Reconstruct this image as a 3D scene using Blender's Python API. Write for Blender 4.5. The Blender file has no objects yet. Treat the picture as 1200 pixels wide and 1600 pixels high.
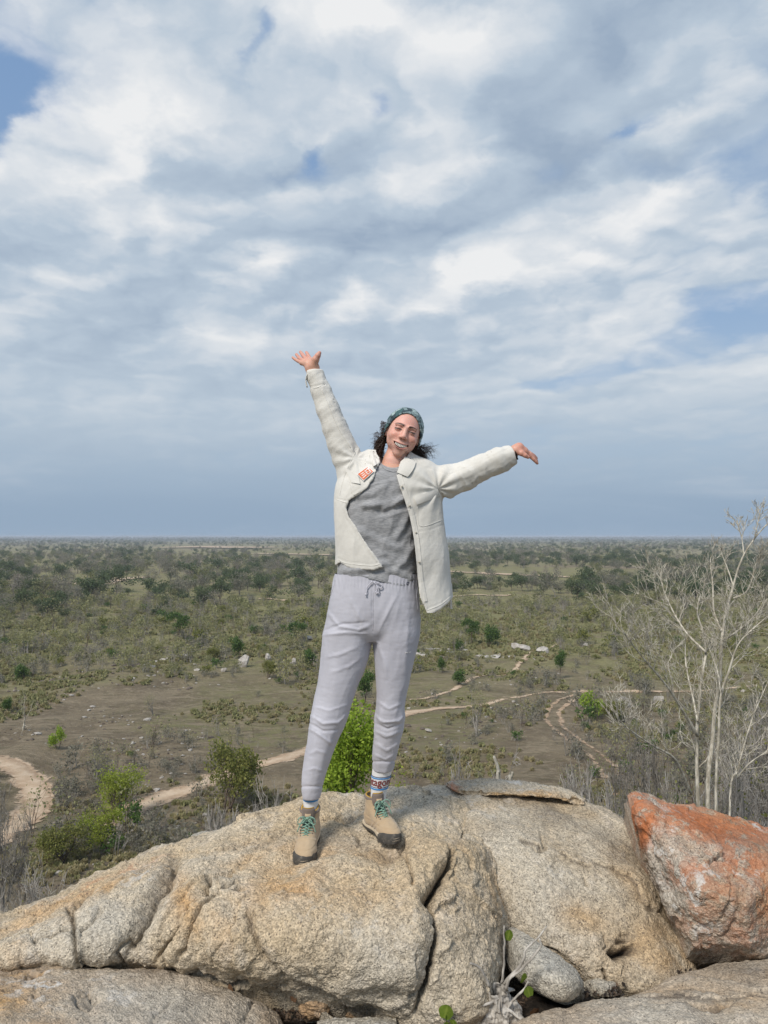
import bpy, math, random
import numpy as np
from mathutils import Vector, Matrix
from mathutils.bvhtree import BVHTree

random.seed(7)
RS = np.random.RandomState(11)
SC = bpy.context.scene
COL = SC.collection
R = math.radians

# ------------------------------------------------------------------ camera
FPX = 1155.0
PITCH = math.atan(38.0 / FPX)
CAMZ = 1.2
cam_data = bpy.data.cameras.new('camera')
cam = bpy.data.objects.new('camera', cam_data)
COL.objects.link(cam)
cam.location = (0, 0, CAMZ)
cam.rotation_euler = (R(90) + PITCH, 0, 0)
cam_data.sensor_fit = 'VERTICAL'
cam_data.sensor_height = 36.0
cam_data.lens = 36.0 * FPX / 1600.0
cam_data.clip_start = 0.05
cam_data.clip_end = 60000.0
SC.camera = cam

SUN_ELEV, SUN_AZ = R(48), R(215)      # azimuth from +Y clockwise: behind the camera, a little left
sun_d = bpy.data.lights.new('sun', 'SUN')
sun_d.energy = 3.2
sun_d.angle = R(15)
sun_d.color = (1.0, 0.93, 0.84)
sun = bpy.data.objects.new('sun', sun_d)
COL.objects.link(sun)
_sd = Vector((math.sin(SUN_AZ) * math.cos(SUN_ELEV), math.cos(SUN_AZ) * math.cos(SUN_ELEV), math.sin(SUN_ELEV)))
sun.rotation_euler = _sd.to_track_quat('Z', 'Y').to_euler()
sun.location = (0, 0, 30)

SC.view_settings.view_transform = 'Standard'
SC.view_settings.look = 'None'
SC.view_settings.exposure = 0.08
SC.view_settings.gamma = 1.0
SC.view_settings.use_curve_mapping = False
SC.render.engine = 'CYCLES'
SC.cycles.use_denoising = True
SC.cycles.max_bounces = 6
SC.cycles.diffuse_bounces = 3
SC.cycles.glossy_bounces = 2
SC.cycles.transmission_bounces = 3
SC.cycles.transparent_max_bounces = 8
SC.cycles.volume_bounces = 0
SC.cycles.use_adaptive_sampling = True
SC.cycles.adaptive_threshold = 0.01

CP, SP = math.cos(PITCH), math.sin(PITCH)
def at(px, py, Y):
    """point on the ray through pixel (px,py) of the 1200x1600 photo at depth Y"""
    u = (px - 600.0) / FPX
    v = (800.0 - py) / FPX
    dx, dy, dz = u, CP - v * SP, SP + v * CP
    t = Y / dy
    return np.array([dx * t, Y, CAMZ + dz * t])
def proj(P):
    P = np.asarray(P, dtype=np.float64)
    x, y, z = P[..., 0], P[..., 1], P[..., 2] - CAMZ
    f = y * CP + z * SP
    up = -y * SP + z * CP
    return np.stack([600 + FPX * x / f, 800 - FPX * up / f], -1)
def ray(px, py):
    p = at(px, py, 1.0) - np.array([0, 0, CAMZ])
    return Vector(p).normalized()

# ------------------------------------------------------------------ node helper
class NT:
    def __init__(s, tree):
        s.t = tree
    def n(s, kind, **kw):
        nd = s.t.nodes.new(kind)
        for k, v in kw.items():
            if k.startswith('i_'):
                key = k[2:]
                s.set(nd.inputs[int(key) if key.isdigit() else key.replace('_', ' ')], v)
            else:
                setattr(nd, k, v)
        return nd
    def set(s, sock, v):
        if isinstance(v, bpy.types.NodeSocket):
            s.t.links.new(v, sock)
        elif isinstance(v, (tuple, list)) and len(v) == 3 and sock.type == 'RGBA':
            sock.default_value = (*v, 1)
        else:
            sock.default_value = v
    def m(s, op, a, b=0.0, c=0.0, clamp=False):
        nd = s.t.nodes.new('ShaderNodeMath'); nd.operation = op; nd.use_clamp = clamp
        s.set(nd.inputs[0], a); s.set(nd.inputs[1], b); s.set(nd.inputs[2], c)
        return nd.outputs[0]
    def v(s, op, a, b=(0, 0, 0), scale=None):
        nd = s.t.nodes.new('ShaderNodeVectorMath'); nd.operation = op
        s.set(nd.inputs[0], a); s.set(nd.inputs[1], b)
        if scale is not None: s.set(nd.inputs['Scale'], scale)
        return nd.outputs['Value'] if op in ('LENGTH', 'DOT_PRODUCT', 'DISTANCE') else nd.outputs[0]
    def mix(s, f, a, b, blend='MIX'):
        nd = s.t.nodes.new('ShaderNodeMix'); nd.data_type = 'RGBA'; nd.blend_type = blend; nd.clamp_factor = True
        s.set(nd.inputs[0], f); s.set(nd.inputs[6], a); s.set(nd.inputs[7], b)
        return nd.outputs[2]
    def noise(s, vec, scale, detail=4, rough=.55, dist=0.0):
        nd = s.t.nodes.new('ShaderNodeTexNoise')
        if vec is not None: s.set(nd.inputs['Vector'], vec)
        nd.inputs['Scale'].default_value = scale; nd.inputs['Detail'].default_value = detail
        nd.inputs['Roughness'].default_value = rough; nd.inputs['Distortion'].default_value = dist
        return nd.outputs['Fac']
    def voro(s, vec, scale, feature='F1', out='Distance', rand=1.0):
        nd = s.t.nodes.new('ShaderNodeTexVoronoi'); nd.feature = feature
        if vec is not None: s.set(nd.inputs['Vector'], vec)
        nd.inputs['Scale'].default_value = scale
        nd.inputs['Randomness'].default_value = rand
        return nd.outputs[out]
    def ss(s, x, a, b, lo=0.0, hi=1.0):
        nd = s.t.nodes.new('ShaderNodeMapRange'); nd.interpolation_type = 'SMOOTHSTEP'; nd.clamp = True
        s.set(nd.inputs[0], x)
        for i, q in enumerate((a, b, lo, hi)): s.set(nd.inputs[i + 1], q)
        return nd.outputs[0]
    def attr(s, name, out='Fac'):
        nd = s.t.nodes.new('ShaderNodeAttribute'); nd.attribute_name = name
        return nd.outputs[out]
    def coord(s, which='Object'):
        return s.t.nodes.new('ShaderNodeTexCoord').outputs[which]
    def sep(s, v):
        nd = s.t.nodes.new('ShaderNodeSeparateXYZ'); s.set(nd.inputs[0], v); return nd.outputs
    def comb(s, x, y, z):
        nd = s.t.nodes.new('ShaderNodeCombineXYZ')
        for i, q in enumerate((x, y, z)): s.set(nd.inputs[i], q)
        return nd.outputs[0]
    def bump(s, h, strength=1.0, dist=.01, normal=None):
        nd = s.t.nodes.new('ShaderNodeBump'); nd.inputs['Strength'].default_value = strength
        nd.inputs['Distance'].default_value = dist; s.set(nd.inputs['Height'], h)
        if normal is not None: s.set(nd.inputs['Normal'], normal)
        return nd.outputs[0]

def material(name, fn=None, color=(.5, .5, .5), rough=.8, spec=.3, **kw):
    m = bpy.data.materials.new(name); m.use_nodes = True
    t = m.node_tree; nt = NT(t)
    b = t.nodes['Principled BSDF']
    b.inputs['Base Color'].default_value = (*color, 1)
    b.inputs['Roughness'].default_value = rough
    b.inputs['Specular IOR Level'].default_value = spec
    for k, v in kw.items(): b.inputs[k.replace('_', ' ')].default_value = v
    if fn: fn(nt, b)
    return m

# ------------------------------------------------------------------ world: nishita sky + procedural cloud deck
KZ = 0.20
def sky_pq(px, py):
    d = at(px, py, 1.0) - np.array([0, 0, CAMZ]); d /= np.linalg.norm(d)
    return d[0] / (d[2] + KZ), d[1] / (d[2] + KZ)
def build_world():
    w = bpy.data.worlds.new('World'); SC.world = w; w.use_nodes = True
    t = w.node_tree; t.nodes.clear(); n = NT(t)
    sky = n.n('ShaderNodeTexSky', sky_type='NISHITA'); sky.sun_disc = False
    sky.sun_elevation = SUN_ELEV; sky.sun_rotation = SUN_AZ
    sky.air_density = 1.3; sky.dust_density = 1.5; sky.ozone_density = 1.5; sky.altitude = 300
    d = n.coord('Generated')
    x, y, z = n.sep(d)
    zc = n.m('MAXIMUM', z, 0.0)
    zk = n.m('ADD', zc, KZ)
    p = n.comb(n.m('DIVIDE', x, zk), n.m('DIVIDE', y, zk), 0.0)
    wn = n.t.nodes.new('ShaderNodeTexNoise'); n.set(wn.inputs['Vector'], p); wn.inputs['Scale'].default_value = 1.7; wn.inputs['Detail'].default_value = 3
    pw0 = n.v('ADD', p, n.v('SCALE', n.v('SUBTRACT', wn.outputs['Color'], (.5, .5, .5)), scale=.30))
    wn2 = n.t.nodes.new('ShaderNodeTexNoise'); n.set(wn2.inputs['Vector'], p); wn2.inputs['Scale'].default_value = 7.0; wn2.inputs['Detail'].default_value = 5; wn2.inputs['Roughness'].default_value = .6
    pw = n.v('ADD', pw0, n.v('SCALE', n.v('SUBTRACT', wn2.outputs['Color'], (.5, .5, .5)), scale=.16))
    # long axis of the cloud bands, turned into x of the noise space
    q0, q1 = np.array(sky_pq(650, 460)), np.array(sky_pq(1060, 320)); ax = (q1 - q0) / np.linalg.norm(q1 - q0)
    def band(v_):
        return n.comb(n.m('MULTIPLY', n.v('DOT_PRODUCT', v_, (ax[0], ax[1], 0)), .62), n.v('DOT_PRODUCT', v_, (-ax[1], ax[0], 0)), 3.7)
    def blob(vec, px, py, rx, ry, ang, amt):
        """soft patch centred on the photo pixel, radii in pixels, axis turned by ang (degrees) in the picture"""
        c = sky_pq(px, py); a = R(ang)
        e1 = sky_pq(px + rx * math.cos(a), py - rx * math.sin(a)); e2 = sky_pq(px + ry * math.sin(a), py + ry * math.cos(a))
        M = np.array([[e1[0] - c[0], e2[0] - c[0]], [e1[1] - c[1], e2[1] - c[1]]]); I = np.linalg.inv(M)
        s1 = n.m('ADD', n.v('DOT_PRODUCT', vec, (I[0, 0], I[0, 1], 0)), float(-I[0] @ c))
        s2 = n.m('ADD', n.v('DOT_PRODUCT', vec, (I[1, 0], I[1, 1], 0)), float(-I[1] @ c))
        r2 = n.m('ADD', n.m('MULTIPLY', s1, s1), n.m('MULTIPLY', s2, s2))
        g = n.m('EXPONENT', n.m('MULTIPLY', r2, -1.0))
        return n.m('MULTIPLY', g, amt)
    def addup(base, lst, vec):
        for b in lst: base = n.m('ADD', base, blob(vec, *b))
        return base
    # coverage: 1 = cloud
    def field(vec):
        b_ = band(vec)
        f1 = n.noise(b_, 1.5, 6, .52, .35)
        # rounded billows: inverted cell distances on a warped grid
        bl = n.voro(vec, 5.2); bl2 = n.voro(vec, 12.0)
        bil = n.m('ADD', n.m('MULTIPLY', bl, -.26), n.m('MULTIPLY', bl2, -.12))
        return n.m('ADD', f1, bil)
    D0 = field(pw)
    D1 = field(n.v('ADD', pw, (-.03, -.065, 0.0)))
    cov = addup(n.m('ADD', D0, -.36), BLUE, pw)
    alpha = n.ss(cov, -.26, .15)
    thick = addup(n.m('MULTIPLY', n.m('ADD', n.noise(band(pw0), 1.5, 6, .5), -.5), SKYP['big']), [q[:5] + (q[5] * 1.3,) for q in LIGHT], pw)
    relief = n.m('MULTIPLY', n.m('MULTIPLY', n.m('SUBTRACT', D0, D1), SKYP['relief']), n.ss(z, .06, .42, .25, 1.0))
    lum = n.m('ADD', n.m('ADD', thick, relief), SKYP['base'])
    cr = n.n('ShaderNodeValToRGB'); e = cr.color_ramp.elements
    e[0].position = 0.0; e[0].color = (*SKYP['dark'], 1)
    e[1].position = 1.0; e[1].color = (*SKYP['white'], 1)
    q = e.new(.45); q.color = (*SKYP['mid'], 1)
    n.set(cr.inputs[0], lum)
    blue = n.mix(n.ss(z, .0, .6), SKYP['blue_lo'], SKYP['blue_hi'])
    S = SKYP['strength']
    def div(c): return tuple(q / S for q in c)
    nish = n.v('SCALE', sky.outputs[0], scale=SKYP['nish'])
    base = n.mix(.75, nish, n.v('SCALE', blue, scale=1 / S))
    cl = n.v('SCALE', cr.outputs[0], scale=1 / S)
    skyc = n.mix(alpha, base, cl)
    # low haze bank towards the horizon
    hz = n.ss(z, .30, .0)
    streak = n.m('MULTIPLY', n.m('ADD', n.noise(n.comb(n.m('MULTIPLY', x, 1.2), n.m('MULTIPLY', y, 1.2), n.m('MULTIPLY', z, 9.0)), 2.2, 5, .55, .4), -.5), .9)
    hf = n.m('MULTIPLY', hz, n.m('ADD', streak, 1.0), clamp=True)
    bank = n.mix(n.ss(z, .015, .20), SKYP['bank_lo'], SKYP['bank_hi'])
    skyc = n.mix(hf, skyc, n.v('SCALE', bank, scale=1 / S))
    below = n.ss(z, -.02, .0)
    skyc = n.mix(below, div((.2, .2, .18)), skyc)
    bg = n.n('ShaderNodeBackground'); n.set(bg.inputs[0], skyc); bg.inputs[1].default_value = S
    out = n.n('ShaderNodeOutputWorld'); t.links.new(bg.outputs[0], out.inputs[0])
SKYP = dict(strength=.1, nish=.9, big=1.45, relief=2.1, base=.46,
            dark=(.31, .395, .51), mid=(.45, .535, .63), white=(.80, .81, .82),
            blue_lo=(.35, .48, .66), blue_hi=(.22, .36, .60),
            bank_lo=(.285, .38, .50), bank_hi=(.46, .545, .63))
BLUE = [(10, 190, 75, 90, 0, -.60), (70, 200, 50, 30, -20, -.2), (405, 65, 30, 42, -40, -.30), (560, 150, 36, 24, 0, -.34), (480, 215, 26, 34, 30, -.32),
        (970, 205, 50, 16, 20, -.30), (1170, 500, 150, 34, 12, -.52), (980, 580, 150, 22, 10, -.42), (860, 600, 80, 14, 0, -.2), (820, 285, 40, 26, 30, -.22),
        (600, 300, 900, 220, 0, .22), (330, 560, 620, 130, 0, .30), (700, 640, 600, 60, 0, .2), (250, 420, 400, 80, 0, .12)]
LIGHT = [(180, 130, 130, 90, 0, .30), (190, 290, 110, 60, -40, .22), (650, 190, 150, 110, 40, .33), (430, 420, 50, 26, 10, .32), (350, 535, 75, 26, 0, .36),
         (550, 480, 36, 20, 10, .2), (760, 430, 200, 26, 24, .40), (980, 345, 190, 26, 28, .28), (820, 240, 60, 90, 30, -.3), (240, 230, 50, 80, 0, -.25),
         (930, 60, 200, 90, 35, -.25), (620, 390, 140, 60, 20, -.22), (1100, 170, 160, 60, 30, .15), (700, 30, 160, 50, 0, .15), (100, 40, 120, 50, 0, .05), (900, 640, 300, 60, 8, .12),
         (150, 620, 250, 100, 0, .0), (260, 60, 70, 60, 0, -.12), (1050, 420, 140, 30, 20, .2)]

# ------------------------------------------------------------------ numpy noise
def _h(ix, iy, iz, s):
    h = (ix.astype(np.uint32) * np.uint32(374761393) + iy.astype(np.uint32) * np.uint32(668265263) + iz.astype(np.uint32) * np.uint32(2147483647) + np.uint32((s * 974634777) & 0xffffffff))
    h = (h ^ (h >> np.uint32(13))) * np.uint32(1274126177)
    h = h ^ (h >> np.uint32(16))
    return (h & np.uint32(0xffffff)).astype(np.float32) / np.float32(8388607.5) - 1
def vnoise(P, s=0):
    P = np.asarray(P, dtype=np.float64)
    F = np.floor(P); f = (P - F).astype(np.float32); I = F.astype(np.int64)
    u = f * f * f * (f * (f * 6 - 15) + 10)
    ix, iy, iz = I[..., 0], I[..., 1], I[..., 2]
    r = 0
    for a in (0, 1):
        wa = u[..., 0] if a else 1 - u[..., 0]
        for b in (0, 1):
            wb = u[..., 1] if b else 1 - u[..., 1]
            for c in (0, 1):
                wc = u[..., 2] if c else 1 - u[..., 2]
                r = r + wa * wb * wc * _h(ix + a, iy + b, iz + c, s)
    return r
def fbm(P, octv=4, s=0, gain=.5, lac=2.03):
    a = 1.0; r = 0; P = np.asarray(P, dtype=np.float64)
    for i in range(octv):
        r = r + a * vnoise(P, s + i * 17); a *= gain; P = P * lac + 13.7
    return r
def ridged(P, octv=4, s=0, gain=.5):
    a = 1.0; r = 0; P = np.asarray(P, dtype=np.float64)
    for i in range(octv):
        r = r + a * (1 - np.abs(vnoise(P, s + i * 31)) * 2); a *= gain; P = P * 2.07 + 5.1
    return r

# ------------------------------------------------------------------ mesh/objects
def mesh_np(name, V, F=None, T=None, mats=(), midx=None, attrs=None, smooth=True):
    """V (n,3); F quads (m,4) and/or T triangles (k,3)"""
    me = bpy.data.meshes.new(name)
    V = np.ascontiguousarray(V, dtype=np.float32)
    parts, cnt = [], []
    if F is not None and len(F): parts.append(np.asarray(F).reshape(-1)); cnt += [np.full(len(F), 4)]
    if T is not None and len(T): parts.append(np.asarray(T).reshape(-1)); cnt += [np.full(len(T), 3)]
    loops = np.concatenate(parts).astype(np.int32); cnt = np.concatenate(cnt)
    me.vertices.add(len(V)); me.vertices.foreach_set('co', V.reshape(-1))
    me.loops.add(len(loops)); me.loops.foreach_set('vertex_index', loops)
    starts = np.concatenate([[0], np.cumsum(cnt)[:-1]]).astype(np.int32)
    me.polygons.add(len(cnt)); me.polygons.foreach_set('loop_start', starts)
    if midx is not None: me.polygons.foreach_set('material_index', np.asarray(midx, dtype=np.int32))
    me.polygons.foreach_set('use_smooth', np.full(len(cnt), smooth))
    me.update(calc_edges=True)
    for m in mats: me.materials.append(m)
    if attrs:
        for k, a in attrs.items():
            a = np.asarray(a, dtype=np.float32)
            if a.ndim == 1:
                at_ = me.attributes.new(k, 'FLOAT', 'POINT'); at_.data.foreach_set('value', a)
            else:
                if a.shape[1] == 3: a = np.concatenate([a, np.ones((len(a), 1), np.float32)], 1)
                at_ = me.attributes.new(k, 'FLOAT_COLOR', 'POINT'); at_.data.foreach_set('color', np.ascontiguousarray(a).reshape(-1))
    return me
def link(name, me, parent=None, loc=None):
    o = bpy.data.objects.new(name, me); COL.objects.link(o)
    if parent is not None: o.parent = parent
    if loc is not None: o.location = loc
    return o
def tag(o, label=None, cat=None, group=None, kind=None):
    if label: o['label'] = label
    if cat: o['category'] = cat
    if group: o['group'] = group
    if kind: o['kind'] = kind
    return o
def thing(name, label, cat, loc=(0, 0, 0), group=None):
    o = bpy.data.objects.new(name, None); COL.objects.link(o); o.location = loc; o.empty_display_size = .2
    return tag(o, label, cat, group)
def dup(root, loc, rotz=0, scale=1.0, label=None, group=None):
    r = root.copy(); COL.objects.link(r); r.location = loc; r.rotation_euler = (0, 0, rotz)
    r.scale = scale if isinstance(scale, tuple) else (scale,) * 3
    if label: r['label'] = label
    if group: r['group'] = group
    for ch in list(root.children):
        c = ch.copy(); COL.objects.link(c); c.parent = r
    return r

class Tubes:
    """collects tapered tubes along polylines, all joined into one mesh"""
    def __init__(s): s.V = []; s.F = []; s.n = 0; s.m = []; s.T = []
    def add(s, pts, rad, sides=5, cap=True, flat=None):
        P = np.asarray(pts, dtype=np.float64); k = len(P)
        rad = np.broadcast_to(np.asarray(rad, dtype=np.float64), (k,))
        T = np.gradient(P, axis=0); T /= np.linalg.norm(T, axis=1)[:, None] + 1e-12
        ref = np.array([0, 0, 1.0]) if abs(T[0, 2]) < .9 else np.array([1.0, 0, 0])
        a = np.arange(sides) * 2 * math.pi / sides
        N = np.cross(T, ref); N /= np.linalg.norm(N, axis=1)[:, None] + 1e-12
        B = np.cross(T, N)
        ring = P[:, None] + rad[:, None, None] * (np.cos(a)[None, :, None] * N[:, None] + (flat or 1.0) * np.sin(a)[None, :, None] * B[:, None])
        s.V.append(ring.reshape(-1, 3))
        i = np.arange(k - 1)[:, None] * sides; j = np.arange(sides)[None]; j2 = (j + 1) % sides
        F = np.stack([i + j, i + j2, i + sides + j2, i + sides + j], -1).reshape(-1, 4) + s.n
        s.F.append(F)
        s.n += k * sides
        if cap:
            s.V.append(np.array([P[0], P[-1]])); c0, c1 = s.n, s.n + 1; s.n += 2
            b = s.n - 2 - k * sides; e = s.n - 2 - sides
            j = np.arange(sides); j2 = (j + 1) % sides
            s.T.append(np.stack([np.full(sides, c0), b + j2, b + j], -1)); s.T.append(np.stack([np.full(sides, c1), e + j, e + j2], -1))
    def mesh(s, name, mat, attrs=None):
        return mesh_np(name, np.concatenate(s.V), np.concatenate(s.F), np.concatenate(s.T) if s.T else None, [mat], attrs=attrs)

def smooth_poly(pts, n=24):
    """Catmull-Rom through the points"""
    P = np.asarray(pts, dtype=np.float64)
    if len(P) < 3:
        t = np.linspace(0, 1, n)[:, None]; return P[0] * (1 - t) + P[-1] * t
    Q = np.vstack([2 * P[0] - P[1], P, 2 * P[-1] - P[-2]])
    u = np.linspace(0, len(P) - 1 - 1e-9, n); i = u.astype(int); t = (u - i)[:, None]
    a, b, c, d = Q[i], Q[i + 1], Q[i + 2], Q[i + 3]
    return .5 * ((2 * b) + (-a + c) * t + (2 * a - 5 * b + 4 * c - d) * t ** 2 + (-a + 3 * b - 3 * c + d) * t ** 3)

build_world()
# ------------------------------------------------------------------ terrain
_TR = np.array([0, 2.6, 3.6, 5, 7, 10, 15, 20, 30, 42, 60, 120, 400, 30000.])
_TZ = np.array([-.62, -.62, -.8, -1.6, -2.9, -4.7, -7.6, -10.2, -14.6, -17.8, -19.0, -19.7, -20.2, -21.])
def _base(r):
    # softened piecewise profile
    return (np.interp(r * .9, _TR, _TZ) + 2 * np.interp(r, _TR, _TZ) + np.interp(r * 1.1, _TR, _TZ)) / 4
def ground_z(x, y):
    x = np.asarray(x, dtype=np.float64); y = np.asarray(y, dtype=np.float64)
    r = np.sqrt(x * x + (y - .9) ** 2)
    z = _base(r)
    P = np.stack([x, y, np.zeros_like(x)], -1)
    k1 = np.clip((r - 5) / 15, 0, 1) * np.clip(1.5 - r / 500, 0, 1)
    z = z + k1 * (.28 * vnoise(P / 4.2, 3) + .35 * vnoise(P / 13., 5)) + np.clip((r - 60) / 200, 0, 1) * .8 * vnoise(P / 70., 6)
    far = np.clip((r - 700) / 3000, 0, 1)
    z = z + far * (5.0 * vnoise(P / 1500., 8) + 3.0 * vnoise(P / 420., 9)) + np.clip((r - 6000) / 8000, 0, 1) * (14 + 16 * vnoise(P / 5200., 12))
    return z
def ground_at(px, py):
    d = at(px, py, 1.0) - np.array([0, 0, CAMZ])
    t = 3.6 * 1.006 ** np.arange(1600)
    P = np.array([0, 0, CAMZ]) + t[:, None] * d
    g = ground_z(P[:, 0], P[:, 1])
    k = np.argmax(P[:, 2] < g)
    if not (P[k, 2] < g[k]): k = len(t) - 1
    p = P[k].copy(); p[2] = g[k]
    return p

def terrain_mat():
    def fn(n, b):
        c = n.n('ShaderNodeNewGeometry').outputs['Position']
        cs_ = n.v('MULTIPLY', c, (.35, 1.0, 1.0))
        far = n.v('LENGTH', c)
        fine = n.noise(c, 1.3, 8, .68)
        mid = n.noise(c, .16, 7, .62, .4)
        big = n.noise(c, .022, 6, .6, .3)
        sp = n.sep(c)
        band = n.noise(n.comb(n.m('MULTIPLY', sp[0], .0035), n.m('MULTIPLY', sp[1], .011), 0.0), 1.0, 6, .62)
        col = n.mix(n.ss(mid, .38, .62), (.150, .120, .082), (.220, .180, .122))
        col = n.mix(n.ss(fine, .5, .68), col, (.275, .228, .160))
        col = n.mix(n.ss(n.noise(c, 5.0, 5, .7), .60, .76), col, (.33, .285, .23))
        grass = n.m('MULTIPLY', n.ss(big, .42, .60), n.ss(n.noise(c, .7, 5, .7), .36, .60))
        col = n.mix(n.m('MULTIPLY', grass, .85), col, (.185, .178, .085))
        col = n.mix(n.m('MULTIPLY', n.ss(n.noise(cs_, .55, 7, .72, .5), .50, .62), .75), col, (.285, .235, .165))
        col = n.mix(n.m('MULTIPLY', n.ss(n.noise(cs_, 1.1, 7, .75), .50, .64), .7), col, (.105, .092, .055))
        # greener belt at the foot of the wood, paler clearings farther out
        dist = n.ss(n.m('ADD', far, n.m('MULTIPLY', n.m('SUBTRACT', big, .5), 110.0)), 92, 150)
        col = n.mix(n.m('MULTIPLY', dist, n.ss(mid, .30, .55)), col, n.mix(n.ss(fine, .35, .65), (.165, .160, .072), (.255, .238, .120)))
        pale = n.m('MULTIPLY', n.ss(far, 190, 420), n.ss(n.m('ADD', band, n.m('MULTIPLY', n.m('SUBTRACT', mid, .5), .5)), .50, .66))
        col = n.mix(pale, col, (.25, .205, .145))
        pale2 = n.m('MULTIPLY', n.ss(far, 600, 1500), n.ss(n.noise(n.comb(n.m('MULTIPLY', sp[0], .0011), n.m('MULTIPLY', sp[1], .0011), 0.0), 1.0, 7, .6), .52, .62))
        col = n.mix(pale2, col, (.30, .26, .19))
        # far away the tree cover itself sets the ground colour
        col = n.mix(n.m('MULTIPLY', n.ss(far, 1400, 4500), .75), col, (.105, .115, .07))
        n.set(b.inputs['Base Color'], col)
        b.inputs['Roughness'].default_value = .95
        h = n.m('ADD', n.noise(c, 1.6, 9, .7), n.m('MULTIPLY', n.noise(c, 9, 6, .65), .3))
        n.set(b.inputs['Normal'], n.bump(h, 1.0, .32))
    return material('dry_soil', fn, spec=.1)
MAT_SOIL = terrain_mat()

def build_terrain():
    a = np.concatenate([np.linspace(-34, 34, 420), np.linspace(34, 326, 80)[1:-1]])
    r = np.concatenate([np.linspace(.3, 12, 36)[:-1], 12 * (28000 / 12.) ** np.linspace(0, 1, 330)])
    A, Rr = np.meshgrid(np.radians(a), r)
    X, Y = Rr * np.sin(A), Rr * np.cos(A)
    Z = ground_z(X, Y)
    V = np.stack([X, Y, Z], -1).reshape(-1, 3)
    na, nr = len(a), len(r)
    i = np.arange(nr - 1)[:, None] * na; j = np.arange(na)[None]; j2 = (j + 1) % na
    F = np.stack([i + j, i + j2, i + na + j2, i + na + j], -1).reshape(-1, 4)[:, ::-1]
    c = len(V); V = np.vstack([V, [[0, 0, float(ground_z(0, 0))]]])
    T = np.stack([np.full(na, c), j[0], j2[0]], -1)[:, ::-1]
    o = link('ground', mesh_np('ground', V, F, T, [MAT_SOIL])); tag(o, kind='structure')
build_terrain()

# ------------------------------------------------------------------ dirt tracks: sheets draped a few cm over the ground
def track_mat():
    def fn(n, b):
        c = n.n('ShaderNodeNewGeometry').outputs['Position']
        e = n.attr('edge')      # 0 at the rim, 1 in the middle
        ruts = n.attr('rut')
        col = n.mix(n.ss(n.noise(c, .9, 6, .6), .35, .65), (.43, .32, .22), (.54, .43, .315))
        col = n.mix(n.m('MULTIPLY', ruts, n.ss(n.noise(c, 2.0, 5, .6), .3, .6)), col, (.32, .225, .15))
        col = n.mix(n.ss(n.noise(c, 5, 5, .7), .6, .75), col, (.27, .20, .15))
        n.set(b.inputs['Base Color'], col); b.inputs['Roughness'].default_value = .95
        n.set(b.inputs['Alpha'], n.ss(n.m('ADD', e, n.m('MULTIPLY', n.m('SUBTRACT', n.noise(c, .8, 6, .7), .5), 1.5)), .22, .45))
        n.set(b.inputs['Normal'], n.bump(n.m('ADD', n.noise(c, 3, 8, .7), n.m('MULTIPLY', ruts, .5)), .7, .12))
    return material('sandy_track', fn, spec=.1)
MAT_TRACK = track_mat()
def track(name, pts, width, pix=True, n=160, lift=.05, ruts=True, fade=(1,), twin=False):
    W = np.array([ground_at(*p)[:2] if pix else p for p in pts])
    L = smooth_poly(np.hstack([W, np.zeros((len(W), 1))]), n)[:, :2]
    T = np.gradient(L, axis=0); T /= np.linalg.norm(T, axis=1)[:, None] + 1e-9
    N = np.stack([-T[:, 1], T[:, 0]], -1)
    k = 13; s = np.linspace(-1, 1, k)
    wv = np.interp(np.linspace(0, 1, n), np.linspace(0, 1, len(np.atleast_1d(width))), np.atleast_1d(width))
    wv = wv * (1 + .15 * vnoise(np.stack([np.arange(n) * .13, np.zeros(n), np.zeros(n)], -1), 4))
    P = L[:, None] + N[:, None] * (s[None, :, None] * wv[:, None, None] * .5)
    Z = ground_z(P[..., 0], P[..., 1]); Z = Z + lift + np.maximum(0, np.hypot(P[..., 0], P[..., 1]) - 80) * .0012
    V = np.concatenate([P, Z[..., None]], -1).reshape(-1, 3)
    i = np.arange(n - 1)[:, None] * k; j = np.arange(k - 1)[None]
    F = np.stack([i + j, i + j + 1, i + k + j + 1, i + k + j], -1).reshape(-1, 4)
    e = np.broadcast_to(1 - np.abs(s), (n, k)).reshape(-1)
    if twin: e = np.broadcast_to(np.exp(-((np.abs(s) - .52) / .26) ** 2) * .75, (n, k)).reshape(-1)
    e = e * np.repeat(np.interp(np.linspace(0, 1, n), np.linspace(0, 1, len(fade)), fade), k)
    rt = np.broadcast_to(np.exp(-((np.abs(s) - .48) / .16) ** 2) if ruts else 0 * s, (n, k)).reshape(-1)
    m = mesh_np(name, V, F, None, [MAT_TRACK], attrs={'edge': e, 'rut': rt})
    tag(link(name, m), kind='structure')
track('sand_road', [(-70, 1178), (-10, 1190), (32, 1208), (54, 1236), (56, 1262), (28, 1290), (-20, 1316), (-90, 1350)], [4.6, 4.3, 4.2, 4.0, 4.0, 4.2], lift=.07)
track('dirt_track', [(150, 1293), (205, 1268), (262, 1243), (300, 1234), (380, 1200), (440, 1186), (540, 1150), (640, 1115), (720, 1106), (800, 1092), (900, 1083), (1000, 1082), (1130, 1078), (1260, 1072)], [3.6, 4.4, 3.4, 2.6, 2.0, 1.6], n=260, fade=[1, .8, .9, .7, 1, .9, .7, .85, .5, .35, .5, .4, .3])
track('dirt_track', [(1010, 1300), (960, 1215), (930, 1180), (895, 1155), (868, 1133), (866, 1112), (880, 1098), (905, 1088)], [3.2, 3.0, 3.0, 2.6], n=160, twin=True, fade=[.55, .55, .7, .75])
track('dirt_track', [(640, 1095), (700, 1082), (740, 1060), (800, 1050), (830, 1020), (870, 1008)], [1.6, 2.2, 1.2], n=140, fade=[.7, .5, .6, .4])
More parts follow.
